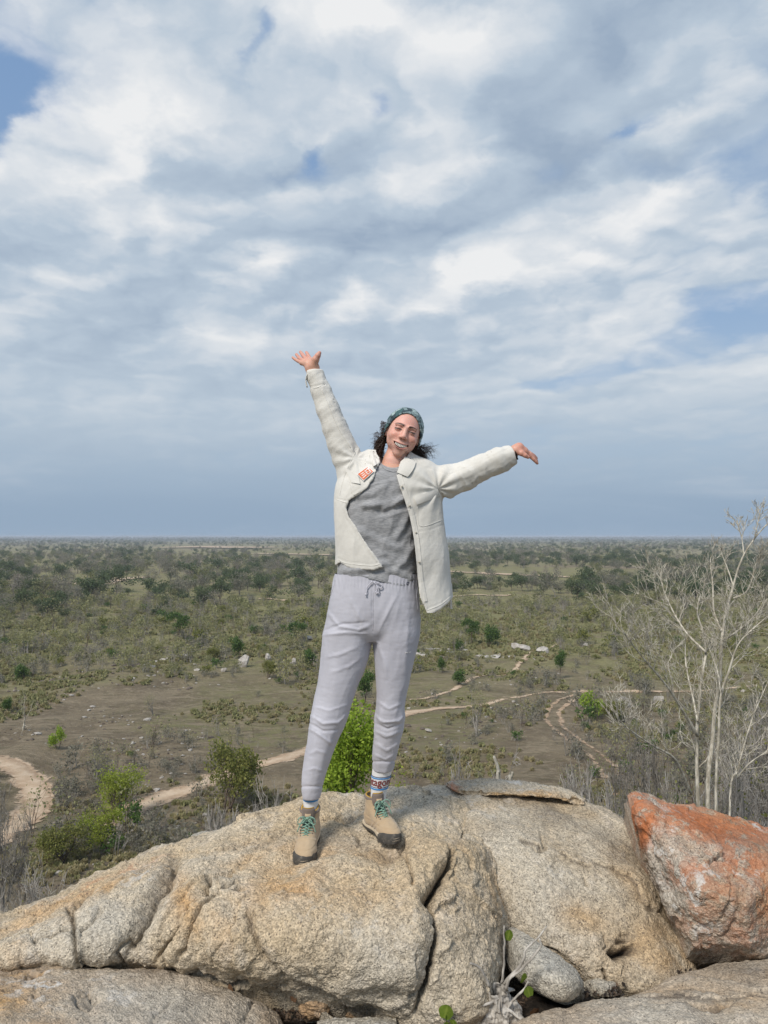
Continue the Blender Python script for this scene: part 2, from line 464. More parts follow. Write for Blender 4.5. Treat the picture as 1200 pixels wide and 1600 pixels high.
track('gravel_road', [(405, 936), (440, 939), (480, 939), (560, 938), (640, 937), (700, 934), (760, 931), (800, 930)], [4.6, 4.0], n=140, ruts=False, fade=[.8, 1, .9, .6])
track('sand_clearing', [(690, 893), (760, 897), (800, 899), (850, 901), (900, 903)], [9, 15, 12, 6], n=90, ruts=False)
track('sand_clearing', [(240, 857), (300, 856), (370, 856), (430, 856)], [40, 150, 190, 50], n=60, lift=.4, ruts=False)
track('sand_clearing', [(395, 866), (450, 867), (520, 868), (560, 868)], [20, 34, 30, 20], n=60, lift=.2, ruts=False)
track('sand_clearing', [(20, 915), (95, 912), (150, 914), (190, 905), (230, 903)], [9, 12, 7, 16, 8], n=70, ruts=False)

# ------------------------------------------------------------------ rock building
def polyline_dist(Q, pts):
    """distance in pixels from Q (n,2) to a polyline; also signed side of nearest segment and position 0..1 along it"""
    pts = np.asarray(pts, dtype=np.float64); best = np.full(len(Q), 1e9); side = np.zeros(len(Q)); tt = np.zeros(len(Q)); m = len(pts) - 1
    for i in range(m):
        a, b = pts[i], pts[i + 1]; ab = b - a
        t = np.clip(((Q - a) @ ab) / (ab @ ab), 0, 1)
        d = Q - (a + t[:, None] * ab); dd = np.hypot(d[:, 0], d[:, 1])
        s = ab[0] * (Q[:, 1] - a[1]) - ab[1] * (Q[:, 0] - a[0])
        k = dd < best
        best[k] = dd[k]; side[k] = np.sign(s[k]); tt[k] = (i + t[k]) / m
    return best, side, tt

def rock_mat(name, base, tan, stain, lich=(.42, .12, .035), grain=1.0):
    def fn(n, b):
        c = n.coord('Object')
        big = n.noise(c, 2.3, 6, .6, .5); mid = n.noise(c, 9, 7, .65)
        g = n.voro(c, 210, out='Color'); gs = n.sep(g)[0]
        g2 = n.voro(c, 95, out='Color'); gs2 = n.sep(g2)[1]
        col = n.mix(n.ss(big, .38, .62), base, tan)
        col = n.mix(n.m('MULTIPLY', n.ss(mid, .52, .72), .55), col, (.56, .50, .42))
        col = n.mix(n.m('MULTIPLY', n.ss(n.noise(c, 4.2, 7, .7, .6), .56, .72), .55), col, (.19, .165, .135))
        col = n.mix(n.m('MULTIPLY', n.attr('grey'), .8), col, (.42, .395, .34))
        st = n.m('MULTIPLY', n.attr('stain'), n.ss(n.noise(c, 7, 6, .65, .4), .28, .60), clamp=True)
        col = n.mix(st, col, stain)
        # crystals of the granite: light feldspar, clear grey quartz, black mica
        val = n.m('ADD', n.m('MULTIPLY', n.m('SUBTRACT', gs, .5), .75 * grain), n.m('MULTIPLY', n.m('SUBTRACT', gs2, .5), .30 * grain))
        col = n.v('SCALE', col, scale=n.m('ADD', val, 1.0))
        mica = n.m('MULTIPLY', n.ss(gs, .90, .94), n.ss(n.noise(c, 30, 3, .6), .40, .55))
        col = n.mix(n.m('MULTIPLY', mica, .75), col, (.035, .03, .028))
        li = n.m('MULTIPLY', n.attr('lichen'), n.ss(n.m('ADD', n.noise(c, 16, 8, .72, .3), n.m('MULTIPLY', n.attr('lichen'), .16)), .50, .60), clamp=True)
        col = n.mix(li, col, n.mix(n.ss(n.noise(c, 60, 4), .4, .6), lich, tuple(min(1, q * 1.35 + .012) for q in lich)))
        wl = n.m('MULTIPLY', n.attr('white'), n.ss(n.noise(c, 13, 8, .72), .53, .60), clamp=True)
        col = n.mix(wl, col, (.60, .58, .54))
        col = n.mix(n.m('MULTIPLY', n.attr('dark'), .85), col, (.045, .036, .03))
        n.set(b.inputs['Base Color'], col)
        n.set(b.inputs['Roughness'], n.m('ADD', n.m('MULTIPLY', gs2, .2), .68))
        h = n.m('ADD', n.m('MULTIPLY', n.voro(c, 170), .55), n.m('ADD', n.m('MULTIPLY', n.noise(c, 45, 6, .7), .9), n.m('MULTIPLY', gs2, .25)))
        n.set(b.inputs['Normal'], n.bump(h, .75, .007))
    return material(name, fn, spec=.25)
MAT_ROCK = rock_mat('granite_tan', (.49, .425, .325), (.45, .36, .24), (.46, .285, .13))
MAT_ROCK_DOME = rock_mat('granite_pale', (.47, .41, .315), (.41, .33, .225), (.42, .285, .15))
MAT_ROCK_RED = rock_mat('granite_lichen', (.40, .35, .29), (.36, .28, .20), (.40, .22, .11), lich=(.37, .125, .045))
MAT_ROCK_SLAB = rock_mat('granite_slab', (.42, .36, .28), (.38, .29, .20), (.46, .28, .12), grain=.8)
MAT_ROCK_GREY = rock_mat('granite_grey', (.39, .36, .30), (.35, .31, .24), (.40, .31, .19))
MAT_ROCK_ORANGE = rock_mat('granite_orange', (.38, .27, .17), (.36, .235, .13), (.40, .22, .10))

def blend_blobs(Q, blobs):
    r = np.zeros(len(Q))
    for (x, y, rx, ry, ang, amt) in blobs:
        a = R(ang); dx, dy = Q[:, 0] - x, Q[:, 1] - y
        u = (dx * math.cos(a) - dy * math.sin(a)) / rx; v = (dx * math.sin(a) + dy * math.cos(a)) / ry
        r = np.maximum(r, amt * np.exp(-(u * u + v * v)))
    return r

def plates(V, scale, seed):
    """fracture plates: every cell of a warped cellular pattern leans its own way, giving flat breaks and small ledges"""
    W_ = V / scale + .35 * np.stack([vnoise(V / scale * 1.3, seed + i) for i in range(3)], -1) + .05 * np.stack([vnoise(V / scale * 7, seed + 5 + i) for i in range(3)], -1)
    W_ = W_ * np.array([1, 1, 1.0]); B = np.floor(W_); best = np.full(len(V), 9e9); val = np.zeros(len(V))
    for a in (-1, 0, 1):
        for b in (-1, 0, 1):
            for c in (-1, 0, 1):
                I = (B + np.array([a, b, c])).astype(np.int64); h = [_h(I[:, 0], I[:, 1], I[:, 2], seed + k) for k in range(7)]
                P = I + .5 + .42 * np.stack(h[:3], -1); D = W_ - P; d = (D * D).sum(1); m = d < best
                best[m] = d[m]; val[m] = (D[m] * np.stack(h[3:6], -1)[m]).sum(1) + .35 * h[6][m]
    return val
def rock_loft(name, cols, mat, nu, nf, nb=60, seed=0, cracks=(), steps=(), bumps=(), stain=(), lichen=(), dark=(), grey=(), white=(), rough=1.0, back=.5, depth=.7, label=None, smallamp=1.0, parent=None, cat='rock', oname=None, planes=(), facet=(0, 0), endcap=(True, True)):
    """cols: [(px, [(py, Y) bottom ... silhouette])]; closed sections through real depth, joined into one boulder"""
    K = len(cols[0][1])
    C = []
    for px_, prof in cols:
        if len(px_) if isinstance(px_, (list, tuple)) else 0: xs = px_
        else: xs = [px_] * K
        pts = [at(xs[i], prof[i][0], prof[i][1]) for i in range(K)]
        top, bot = pts[-1], pts[0]; h = max(.12, top[2] - bot[2])
        pts.append(top + np.array([top[0] * .02, back * .22, -.10 * h - .01]))
        pts.append(top + np.array([top[0] * .04, back * .62, -.55 * h - .04]))
        pts.append(top + np.array([top[0] * .04, back * .70, -1.0 * h - depth * .5]))
        pts.append(bot + np.array([0, (top[1] - bot[1]) * .55 + back * .3, -depth * .6]))
        pts.append(bot + np.array([0, .16, -depth * .30]))
        C.append(pts)
    C = np.array(C)                                   # ncol, M, 3
    M = C.shape[1]
    # along the section (closed)
    segn = [nf // (K - 1)] * (K - 1) + [nb // (M - K + 1)] * (M - K + 1)
    def cr(a, b, c, d, t): return .5 * ((2 * b) + (-a + c) * t + (2 * a - 5 * b + 4 * c - d) * t ** 2 + (-a + 3 * b - 3 * c + d) * t ** 3)
    rows = []
    for s_ in range(M):
        t = (np.arange(segn[s_]) / segn[s_])[None, :, None]
        rows.append(cr(C[:, (s_ - 1) % M][:, None], C[:, s_][:, None], C[:, (s_ + 1) % M][:, None], C[:, (s_ + 2) % M][:, None], t))
    S = np.concatenate(rows, 1)                        # ncol, nv, 3
    n = len(C)
    Q = np.concatenate([2 * S[:1] - S[1:2], S, 2 * S[-1:] - S[-2:-1]], 0)
    dist = np.array([np.linalg.norm(C[i + 1, 2] - C[i, 2]) for i in range(n - 1)]); cum = np.concatenate([[0], np.cumsum(dist)])
    u = np.interp(np.linspace(0, cum[-1], nu), cum, np.arange(n)); u = np.clip(u, 0, n - 1 - 1e-9)
    i = u.astype(int); t = (u - i)[:, None, None]
    G = cr(Q[i], Q[i + 1], Q[i + 2], Q[i + 3], t)      # nu, nv, 3
    # round off the ends
    if planes:
        c_ = G.reshape(-1, 3).mean(0)
        for (nx, ny, nz, fr_) in planes:
            d_ = np.array([nx, ny, nz], float); d_ /= np.linalg.norm(d_); h_ = (G - c_) @ d_; lim = fr_ * h_.max(); G = G - np.clip(h_ - lim, 0, None)[..., None] * d_ * .92
    nv = G.shape[1]
    V = G.reshape(-1, 3)
    ii = np.arange(nu - 1)[:, None] * nv; j = np.arange(nv)[None]; j2 = (j + 1) % nv
    F = np.stack([ii + j, ii + nv + j, ii + nv + j2, ii + j2], -1).reshape(-1, 4)
    T = []
    ends = []
    for e, base in ((0, 0), (nu - 1, (nu - 1) * nv)):
        c = len(V) + len(ends); ends.append(G[e].mean(0)); jj = np.arange(nv); k2 = (jj + 1) % nv
        T.append(np.stack([np.full(nv, c), base + jj, base + k2], -1) if e == 0 else np.stack([np.full(nv, c), base + k2, base + jj], -1))
    V = np.vstack([V, ends]); T = np.concatenate(T)
    # grid normals
    dU = np.gradient(G, axis=0); dV = np.roll(G, -1, 1) - np.roll(G, 1, 1)
    N = np.cross(dU, dV).reshape(-1, 3); N /= np.linalg.norm(N, axis=1)[:, None] + 1e-12
    c0 = V[:-2].mean(0)
    if np.mean(np.sum(N * (V[:-2] - c0), 1)) < 0: N = -N
    else: pass
    N = np.vstack([N, [[-1, 0, 0], [1, 0, 0]]])
    # which vertices face the photographer (cracks and stains are cut only there)
    fr = np.clip(np.sum(N * (np.array([0, 0, CAMZ]) - V), 1) / (np.linalg.norm(np.array([0, 0, CAMZ]) - V, axis=1)) * 4 + .4, 0, 1)
    fr[(np.arange(len(V)) % nv) >= sum(segn[:K])] *= .0
    px = proj(V)
    wob = np.stack([fbm(V * 9, 3, 71), fbm(V * 9, 3, 91)], -1) * 5 + np.stack([fbm(V * 45, 2, 72), fbm(V * 45, 2, 92)], -1) * 2
    pq = px + wob
    H = .030 * rough * fbm(V * 2.6, 3, seed) + .012 * rough * fbm(V * 8, 3, seed + 5)
    rg = ridged(V * np.array([7., 7., 9.]), 3, seed + 9)
    H += .006 * rough * smallamp * rg + .0036 * smallamp * fbm(V * 40, 3, seed + 3) + .0016 * smallamp * fbm(V * 130, 2, seed + 4)
    # natural facet breaks
    f = fbm(V * 1.7, 2, seed + 41); H += .020 * rough * np.clip(np.abs(f) - .35, 0, 1)
    if facet[0]:
        H += facet[0] * plates(V, facet[1], seed + 77) + facet[0] * .35 * plates(V, facet[1] * .42, seed + 78)
    dk = np.zeros(len(V))
    for (pts, dep, wid) in cracks:
        d, s_, t_ = polyline_dist(pq, pts)
        tap = np.clip(np.minimum(t_, 1 - t_) * 7 + .25, 0, 1) * fr
        H -= dep * 1.25 * tap * np.exp(-(d / (wid * .8)) ** 2)
        H -= dep * .35 * tap * np.exp(-(d / (wid * 3.2)) ** 2)
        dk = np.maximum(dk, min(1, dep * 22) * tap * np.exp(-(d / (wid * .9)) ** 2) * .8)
    for (pts, hgt, fall) in steps:      # the left-hand side of the walk stands proud and thins away from the edge
        d, s_, t_ = polyline_dist(pq, pts)
        tap = np.clip(np.minimum(t_, 1 - t_) * 8, 0, 1) * fr
        H += hgt * tap * np.where(s_ < 0, np.exp(-(d / fall) ** 1.0), -.35 * np.exp(-(d / 6.) ** 2)) * np.clip(d / 1.5, 0, 1)
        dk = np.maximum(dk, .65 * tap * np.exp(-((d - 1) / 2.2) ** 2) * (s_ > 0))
    for (x, y, rx, ry, ang, amt) in bumps:
        H += amt * blend_blobs(pq, [(x, y, rx, ry, ang, 1.0)]) * fr
    V2 = V + N * H[:, None]
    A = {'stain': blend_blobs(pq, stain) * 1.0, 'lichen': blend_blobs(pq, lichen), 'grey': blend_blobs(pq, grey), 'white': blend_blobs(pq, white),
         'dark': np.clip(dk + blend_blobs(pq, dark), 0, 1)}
    loc = V2.mean(0); 
    me = mesh_np(name, V2 - loc, F[:, ::-1], T[:, ::-1], [mat], attrs=A)
    o = link(oname or name, me, parent); o.location = loc
    if label: tag(o, label, cat)
    # bvh for things that rest on it
    return o, V2, F

MB_COLS = [
 (-110, [(1514, 2.56), (1512, 2.55), (1508, 2.56), (1504, 2.60), (1500, 2.68), (1496, 2.76)]),
 (-50, [(1512, 2.55), (1506, 2.53), (1498, 2.55), (1490, 2.60), (1485, 2.68), (1480, 2.76)]),
 (0, [(1509, 2.54), (1500, 2.51), (1490, 2.53), (1477, 2.60), (1470, 2.69), (1462, 2.80)]),
 (55, [(1507, 2.54), (1494, 2.50), (1474, 2.55), (1455, 2.65), (1445, 2.76), (1434, 2.88)]),
 (110, [(1507, 2.54), (1489, 2.50), (1462, 2.55), (1432, 2.68), (1418, 2.83), (1405, 2.95)]),
 (160, [(1508, 2.55), (1485, 2.51), (1450, 2.56), (1410, 2.72), (1394, 2.88), (1381, 3.00)]),
 (215, [(1509, 2.56), (1480, 2.53), (1438, 2.59), (1388, 2.77), (1368, 2.95), (1353, 3.07)]),
 (275, [(1512, 2.54), (1478, 2.49), (1428, 2.56), (1366, 2.79), (1342, 3.00), (1323, 3.14)]),
 (320, [(1535, 2.50), (1485, 2.43), (1424, 2.53), (1356, 2.79), (1326, 3.02), (1305, 3.18)]),
 (380, [(1556, 2.46), (1493, 2.39), (1420, 2.50), (1350, 2.76), (1312, 3.03), (1287, 3.22)]),
 (450, [(1562, 2.44), (1498, 2.37), (1420, 2.48), (1352, 2.70), (1304, 3.02), (1271, 3.24)]),
 (520, [(1568, 2.43), (1500, 2.36), (1420, 2.47), (1352, 2.68), (1298, 3.03), (1256, 3.28)]),
 (590, [(1582, 2.42), (1508, 2.36), (1420, 2.47), (1348, 2.68), (1296, 3.02), (1244, 3.32)]),
 (650, [(1600, 2.40), (1518, 2.37), (1420, 2.48), (1340, 2.68), (1290, 3.00), (1237, 3.36)]),
 (700, [(1618, 2.39), (1525, 2.38), (1420, 2.52), (1336, 2.72), (1296, 2.96), (1245, 3.36)]),
 ([738, 745, 750, 745, 742, 740], [(1622, 2.42), (1528, 2.42), (1425, 2.58), (1345, 2.79), (1312, 2.97), (1262, 3.36)]),
 ([740, 770, 781, 775, 768, 760], [(1618, 2.52), (1525, 2.52), (1430, 2.67), (1362, 2.86), (1330, 3.02), (1290, 3.36)]),
 ([738, 776, 792, 786, 778, 770], [(1612, 2.70), (1520, 2.70), (1435, 2.82), (1380, 2.98), (1350, 3.10), (1310, 3.36)]),
]
o_main, MV, MF = rock_loft('boulder', MB_COLS, MAT_ROCK, 720, 330, seed=3, facet=(.016, .26), label='large tan granite boulder the person stands on', cat='boulder',
  cracks=[
    ([(367, 1355), (350, 1375), (328, 1380), (325, 1405), (300, 1425), (285, 1450), (265, 1475), (255, 1492)], .030, 3.2),
    ([(372, 1378), (345, 1400), (320, 1430), (300, 1460), (288, 1490)], .030, 3.6),
    ([(278, 1342), (262, 1388), (238, 1425), (210, 1482)], .030, 12),
    ([(165, 1393), (112, 1425), (120, 1460), (130, 1502)], .020, 5),
    ([(50, 1456), (55, 1480), (75, 1473), (115, 1460)], .018, 2.6),
    ([(115, 1465), (150, 1455), (165, 1430)], .012, 3),
    ([(200, 1500), (185, 1480), (205, 1470), (218, 1482)], .016, 3),
    ([(612, 1328), (622, 1318), (640, 1303)], .035, 4.5),
    ([(560, 1302), (590, 1316), (615, 1328)], .018, 5),
    ([(630, 1332), (640, 1360), (645, 1385)], .014, 2.6),
    ([(702, 1312), (707, 1345), (690, 1375), (671, 1410), (680, 1430), (677, 1475), (665, 1525), (650, 1580)], .050, 4.2),
    ([(707, 1345), (690, 1375), (671, 1410), (660, 1400)], .03, 9),
    ([(395, 1420), (398, 1460), (420, 1500), (455, 1535)], .016, 9),
    ([(729, 1275), (726, 1300)], .014, 1.8),
    ([(530, 1285), (547, 1273), (560, 1262)], .022, 4.5),
    ([(495, 1292), (520, 1283), (545, 1288)], .012, 3),
    ([(440, 1305), (400, 1325), (372, 1345)], .008, 3),
    ([(480, 1281), (400, 1312), (330, 1340)], .006, 2.4),
    ([(300, 1515), (330, 1530), (360, 1545), (440, 1548)], .03, 6),
  ],
  steps=[([(367, 1355), (350, 1375), (328, 1380), (325, 1405), (300, 1425), (285, 1450), (265, 1475), (255, 1492)], .022, 30), ([(278, 1342), (262, 1388), (238, 1425), (210, 1482)][::-1], .022, 34), ([(165, 1393), (112, 1425), (120, 1460), (130, 1502)], .016, 24), ([(395, 1420), (398, 1460), (420, 1500)], .014, 24), ([(612, 1328), (640, 1303), (690, 1296)][::-1], .016, 20)],
  bumps=[(345, 1455, 34, 60, 25, .03), (150, 1460, 35, 40, 0, .02), (520, 1440, 110, 70, 0, .025), (640, 1440, 25, 90, 0, .02), (730, 1450, 45, 90, 0, .03), (700, 1330, 60, 22, 0, .028), (600, 1318, 28, 10, -20, -.02),
         (548, 1330, 60, 14, 0, -.008), (250, 1460, 22, 60, 25, -.014)],
  stain=[(445, 1380, 70, 45, 30, .9), (400, 1340, 60, 20, 20, .5), (300, 1430, 22, 60, 28, .9), (180, 1400, 60, 10, 24, .8), (90, 1425, 150, 10, 24, .55), (350, 1450, 26, 36, 0, .5), (520, 1330, 130, 22, 0, .55),
         (790, 1380, 30, 90, 0, .5), (540, 1400, 120, 50, 0, .35), (20, 1490, 40, 10, 0, .4)],
  lichen=[(200, 1370, 60, 5, 25, .35), (130, 1400, 60, 5, 25, .3)],
  grey=[(160, 1460, 80, 40, 20, .8), (640, 1500, 140, 90, 0, .6), (60, 1480, 50, 20, 0, .6), (480, 1520, 120, 30, 0, .35), (720, 1500, 40, 90, 0, .4), (240, 1370, 40, 30, 20, .4)],
  white=[(230, 1390, 50, 40, 0, .5), (560, 1450, 130, 60, 0, .25), (60, 1470, 40, 20, 0, .6), (580, 1255, 90, 14, -10, .5)],
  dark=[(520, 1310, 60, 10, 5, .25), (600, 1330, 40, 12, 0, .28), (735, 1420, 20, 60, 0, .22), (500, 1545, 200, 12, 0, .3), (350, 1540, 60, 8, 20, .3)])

DM_COLS = [
 ([600, 600, 590, 585, 590, 600], [(1500, 3.35), (1440, 3.30), (1380, 3.30), (1320, 3.34), (1290, 3.42), (1250, 3.50)]),
 ([660, 660, 660, 655, 652, 655], [(1560, 3.10), (1490, 3.04), (1420, 3.04), (1350, 3.10), (1290, 3.25), (1234, 3.52)]),
 (720, [(1560, 2.98), (1490, 2.92), (1420, 2.94), (1350, 3.02), (1288, 3.20), (1230, 3.55)]),
 (790, [(1556, 2.86), (1490, 2.79), (1420, 2.84), (1350, 2.98), (1290, 3.20), (1236, 3.56)]),
 (850, [(1552, 2.76), (1490, 2.70), (1420, 2.78), (1352, 2.95), (1295, 3.18), (1243, 3.54)]),
 (910, [(1550, 2.68), (1490, 2.66), (1424, 2.77), (1360, 2.95), (1306, 3.16), (1256, 3.50)]),
 ([955, 957, 960, 962, 962, 962], [(1552, 2.64), (1496, 2.66), (1434, 2.78), (1374, 2.96), (1324, 3.14), (1281, 3.42)]),
 ([992, 997, 1003, 1003, 1000, 997], [(1555, 2.64), (1506, 2.68), (1450, 2.79), (1395, 2.96), (1348, 3.12), (1308, 3.34)]),
 ([1032, 1035, 1032, 1027, 1022, 1017], [(1548, 2.66), (1512, 2.70), (1470, 2.80), (1425, 2.96), (1385, 3.10), (1345, 3.28)]),
 ([1066, 1068, 1062, 1052, 1043, 1034], [(1535, 2.74), (1514, 2.78), (1486, 2.86), (1456, 2.98), (1428, 3.10), (1400, 3.24)]),
 ([1084, 1085, 1080, 1072, 1062, 1052], [(1526, 2.88), (1514, 2.92), (1500, 3.0), (1486, 3.08), (1470, 3.16), (1455, 3.26)]),
]
o_dome, DV, DF = rock_loft('boulder', DM_COLS, MAT_ROCK_DOME, 400, 270, seed=23, facet=(.006, .30), label='smooth pale domed boulder between the tan boulder and the red lichen rock', cat='boulder', rough=.75, smallamp=.75,
  cracks=[([(845, 1300), (850, 1322), (838, 1330), (815, 1318)], .014, 3), ([(912, 1370), (918, 1385)], .01, 2), ([(945, 1455), (952, 1470), (946, 1480)], .012, 3),
          ([(955, 1480), (975, 1492), (998, 1478)], .045, 7), ([(975, 1445), (990, 1462), (965, 1468)], .014, 4), ([(946, 1508), (952, 1540)], .02, 2.5), ([(862, 1500), (864, 1490)], .02, 2.5),
          ([(729, 1272), (727, 1300)], .014, 1.8), ([(845, 1480), (862, 1496), (866, 1510)], .02, 3)],
  steps=[([(870, 1328), (900, 1345), (928, 1356)], .011, 18), ([(915, 1332), (945, 1347), (962, 1354), (984, 1370), (1000, 1400), (1014, 1418), (1028, 1428)], .016, 26), ([(808, 1312), (830, 1320), (850, 1326)], .010, 12)],
  bumps=[(900, 1420, 60, 30, -30, -.012), (935, 1440, 20, 22, 0, -.012), (982, 1486, 15, 12, 0, -.02)],
  stain=[(910, 1425, 45, 22, -25, .8), (1010, 1470, 70, 35, 20, .8), (985, 1380, 50, 14, -50, .6), (760, 1262, 40, 10, 0, .35), (1040, 1500, 40, 25, 0, .9), (930, 1520, 60, 25, 0, .35)],
  grey=[(850, 1420, 110, 60, 0, .6), (780, 1320, 60, 50, 0, .4), (900, 1480, 60, 40, 0, .6)],
  white=[(700, 1262, 70, 20, 0, .6), (800, 1270, 60, 24, 0, .35), (880, 1370, 70, 30, -20, .25)],
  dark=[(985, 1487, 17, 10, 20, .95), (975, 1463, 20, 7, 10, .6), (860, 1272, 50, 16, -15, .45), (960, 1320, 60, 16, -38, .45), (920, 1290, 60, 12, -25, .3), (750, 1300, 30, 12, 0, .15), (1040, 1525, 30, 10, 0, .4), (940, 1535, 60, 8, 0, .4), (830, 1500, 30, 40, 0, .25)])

rock_loft('rock_flake', [
 ([697] * 4, [(1227, 3.50), (1224, 3.49), (1221, 3.53), (1220, 3.56)]),
 ([712] * 4, [(1240, 3.44), (1233, 3.43), (1223, 3.52), (1218, 3.62)]),
 ([755] * 4, [(1243, 3.45), (1238, 3.43), (1226, 3.54), (1218, 3.68)]),
 ([800] * 4, [(1243, 3.46), (1239, 3.44), (1229, 3.56), (1221, 3.68)]),
 ([850] * 4, [(1246, 3.47), (1242, 3.46), (1233, 3.56), (1226, 3.66)]),
 ([890] * 4, [(1251, 3.47), (1248, 3.46), (1242, 3.52), (1236, 3.60)]),
 ([913] * 4, [(1256, 3.47), (1254, 3.47), (1250, 3.50), (1246, 3.53)])], MAT_ROCK_DOME, 180, 60, 30, seed=5, back=.14, depth=.16, rough=.3, facet=(.006, .09), label='thin flat orange-edged rock flake lying on the crest of the domed boulder', cat='rock slab',
 cracks=[([(735, 1222), (728, 1240)], .012, 2), ([(845, 1226), (875, 1238), (910, 1250)], .012, 2)], lichen=[(708, 1228, 12, 10, 0, .8)], white=[(800, 1228, 80, 6, 0, .8)], stain=[(780, 1241, 90, 5, 0, 1.0), (850, 1243, 70, 5, -8, 1.0), (720, 1232, 20, 8, 0, .8)])

RR_COLS = [
 ([1040, 1030, 1016, 1004, 996, 990], [(1440, 3.02), (1400, 3.02), (1345, 3.04), (1290, 3.06), (1268, 3.08), (1250, 3.10)]),
 ([1056, 1046, 1032, 1018, 1008, 1000], [(1462, 2.88), (1415, 2.86), (1358, 2.86), (1300, 2.92), (1272, 3.0), (1246, 3.16)]),
 ([1082, 1074, 1062, 1050, 1038, 1024], [(1485, 2.76), (1432, 2.72), (1372, 2.72), (1318, 2.82), (1284, 2.98), (1251, 3.24)]),
 ([1118, 1110, 1100, 1090, 1078, 1062], [(1504, 2.68), (1446, 2.62), (1386, 2.64), (1334, 2.76), (1296, 2.96), (1262, 3.30)]),
 ([1160, 1156, 1150, 1140, 1126, 1110], [(1509, 2.66), (1454, 2.58), (1396, 2.62), (1344, 2.76), (1308, 2.96), (1275, 3.34)]),
 ([1198, 1200, 1196, 1188, 1176, 1160], [(1494, 2.72), (1450, 2.64), (1398, 2.66), (1352, 2.78), (1320, 2.96), (1291, 3.36)]),
 ([1240, 1244, 1242, 1236, 1226, 1210], [(1484, 2.84), (1446, 2.78), (1400, 2.78), (1362, 2.86), (1338, 3.0), (1310, 3.38)]),
 ([1280, 1286, 1286, 1280, 1272, 1262], [(1470, 3.02), (1440, 3.0), (1404, 3.0), (1372, 3.04), (1356, 3.12), (1335, 3.40)]),
]
o_red, RV, RF = rock_loft('boulder', RR_COLS, MAT_ROCK_RED, 290, 250, seed=61, facet=(.014, .20), planes=[(.12, -.42, .90, .70), (-.25, -.95, -.12, .74), (-.95, -.30, .05, .84), (.55, -.83, 0, .76), (-.1, -.75, -.66, .76)], label='angular boulder covered in orange-red lichen at the right edge', cat='boulder', rough=.7,
  steps=[([(1085, 1352), (1105, 1347), (1125, 1350), (1150, 1343), (1172, 1347)][::-1], .014, 30)],
  cracks=[([(1015, 1300), (1030, 1345), (1040, 1400)], .008, 3), ([(1130, 1470), (1150, 1440), (1160, 1400)], .010, 5)],
  bumps=[(1150, 1420, 40, 50, 0, .01)],
  lichen=[(1090, 1290, 110, 30, -20, 1.0), (1010, 1300, 16, 50, -15, 1.0), (1160, 1350, 60, 36, 0, .75), (1170, 1300, 80, 30, -20, .85), (1080, 1370, 40, 26, 0, .6), (1190, 1400, 30, 60, 0, .5), (1090, 1430, 50, 45, 0, .40), (1105, 1480, 30, 20, 0, .45), (1170, 1450, 50, 50, 0, .44), (1060, 1360, 26, 40, 0, .42), (1120, 1390, 60, 40, 0, .46), (1000, 1265, 16, 30, 0, 1.0)],
  white=[(1080, 1410, 60, 60, 0, .95), (1040, 1330, 26, 60, 0, .8), (1100, 1470, 50, 30, 0, .8), (1180, 1290, 60, 8, -24, .9), (1150, 1370, 80, 10, 0, .6)],
  stain=[(1180, 1400, 50, 80, 0, .8), (1120, 1300, 90, 40, 0, .7)], grey=[(1050, 1380, 40, 70, 0, .7), (1120, 1470, 90, 40, 0, .7), (1110, 1330, 50, 14, 0, .5)],
  dark=[(1150, 1318, 70, 12, -20, .35), (1130, 1500, 80, 10, 0, .5), (1180, 1440, 40, 40, 0, .18)])

rock_loft('rock_slab', [
 (-160, [(1700, 1.75), (1660, 1.85), (1600, 2.05), (1550, 2.25), (1525, 2.38), (1508, 2.52)]),
 (-60, [(1720, 1.72), (1670, 1.84), (1600, 2.04), (1550, 2.24), (1522, 2.37), (1507, 2.52)]),
 (20, [(1720, 1.74), (1670, 1.86), (1600, 2.06), (1550, 2.25), (1524, 2.37), (1509, 2.50)]),
 (110, [(1730, 1.76), (1676, 1.88), (1604, 2.08), (1552, 2.27), (1528, 2.38), (1514, 2.48)]),
 (200, [(1740, 1.78), (1684, 1.90), (1610, 2.10), (1558, 2.28), (1532, 2.38), (1516, 2.48)]),
 (280, [(1750, 1.82), (1694, 1.93), (1620, 2.12), (1570, 2.28), (1543, 2.38), (1522, 2.47)]),
 (350, [(1760, 1.86), (1706, 1.97), (1640, 2.13), (1595, 2.27), (1568, 2.36), (1546, 2.44)]),
 (410, [(1770, 1.92), (1720, 2.02), (1662, 2.15), (1620, 2.27), (1594, 2.34), (1572, 2.42)]),
 (450, [(1780, 2.0), (1740, 2.08), (1695, 2.18), (1660, 2.26), (1635, 2.33), (1612, 2.39)])], MAT_ROCK_SLAB, 230, 190, seed=77, label='low grey-brown rock slab in the bottom left corner', cat='rock slab', back=.2, rough=.55, depth=.35,
 cracks=[([(0, 1512), (40, 1510), (60, 1518), (30, 1521)], .02, 3), ([(20, 1518), (60, 1535), (50, 1560)], .006, 2), ([(120, 1552), (140, 1546), (152, 1560), (138, 1572), (122, 1566), (120, 1552)], .014, 3), ([(270, 1560), (240, 1590), (236, 1620)], .007, 2.4), ([(400, 1560), (380, 1590)], .008, 3)],
 bumps=[(137, 1560, 16, 12, 0, -.02), (60, 1545, 60, 20, 0, .012)],
 stain=[(0, 1570, 50, 30, 0, 1.0), (40, 1515, 40, 6, 0, .9), (60, 1590, 40, 30, 0, .5)], white=[(80, 1540, 80, 25, 0, .9), (180, 1560, 80, 20, 0, .4)], grey=[(250, 1570, 130, 50, 0, .7)],
 dark=[(136, 1560, 12, 9, 0, .6), (300, 1570, 100, 12, 30, .3), (250, 1522, 60, 6, 0, .5), (80, 1510, 40, 3, 0, .5)])

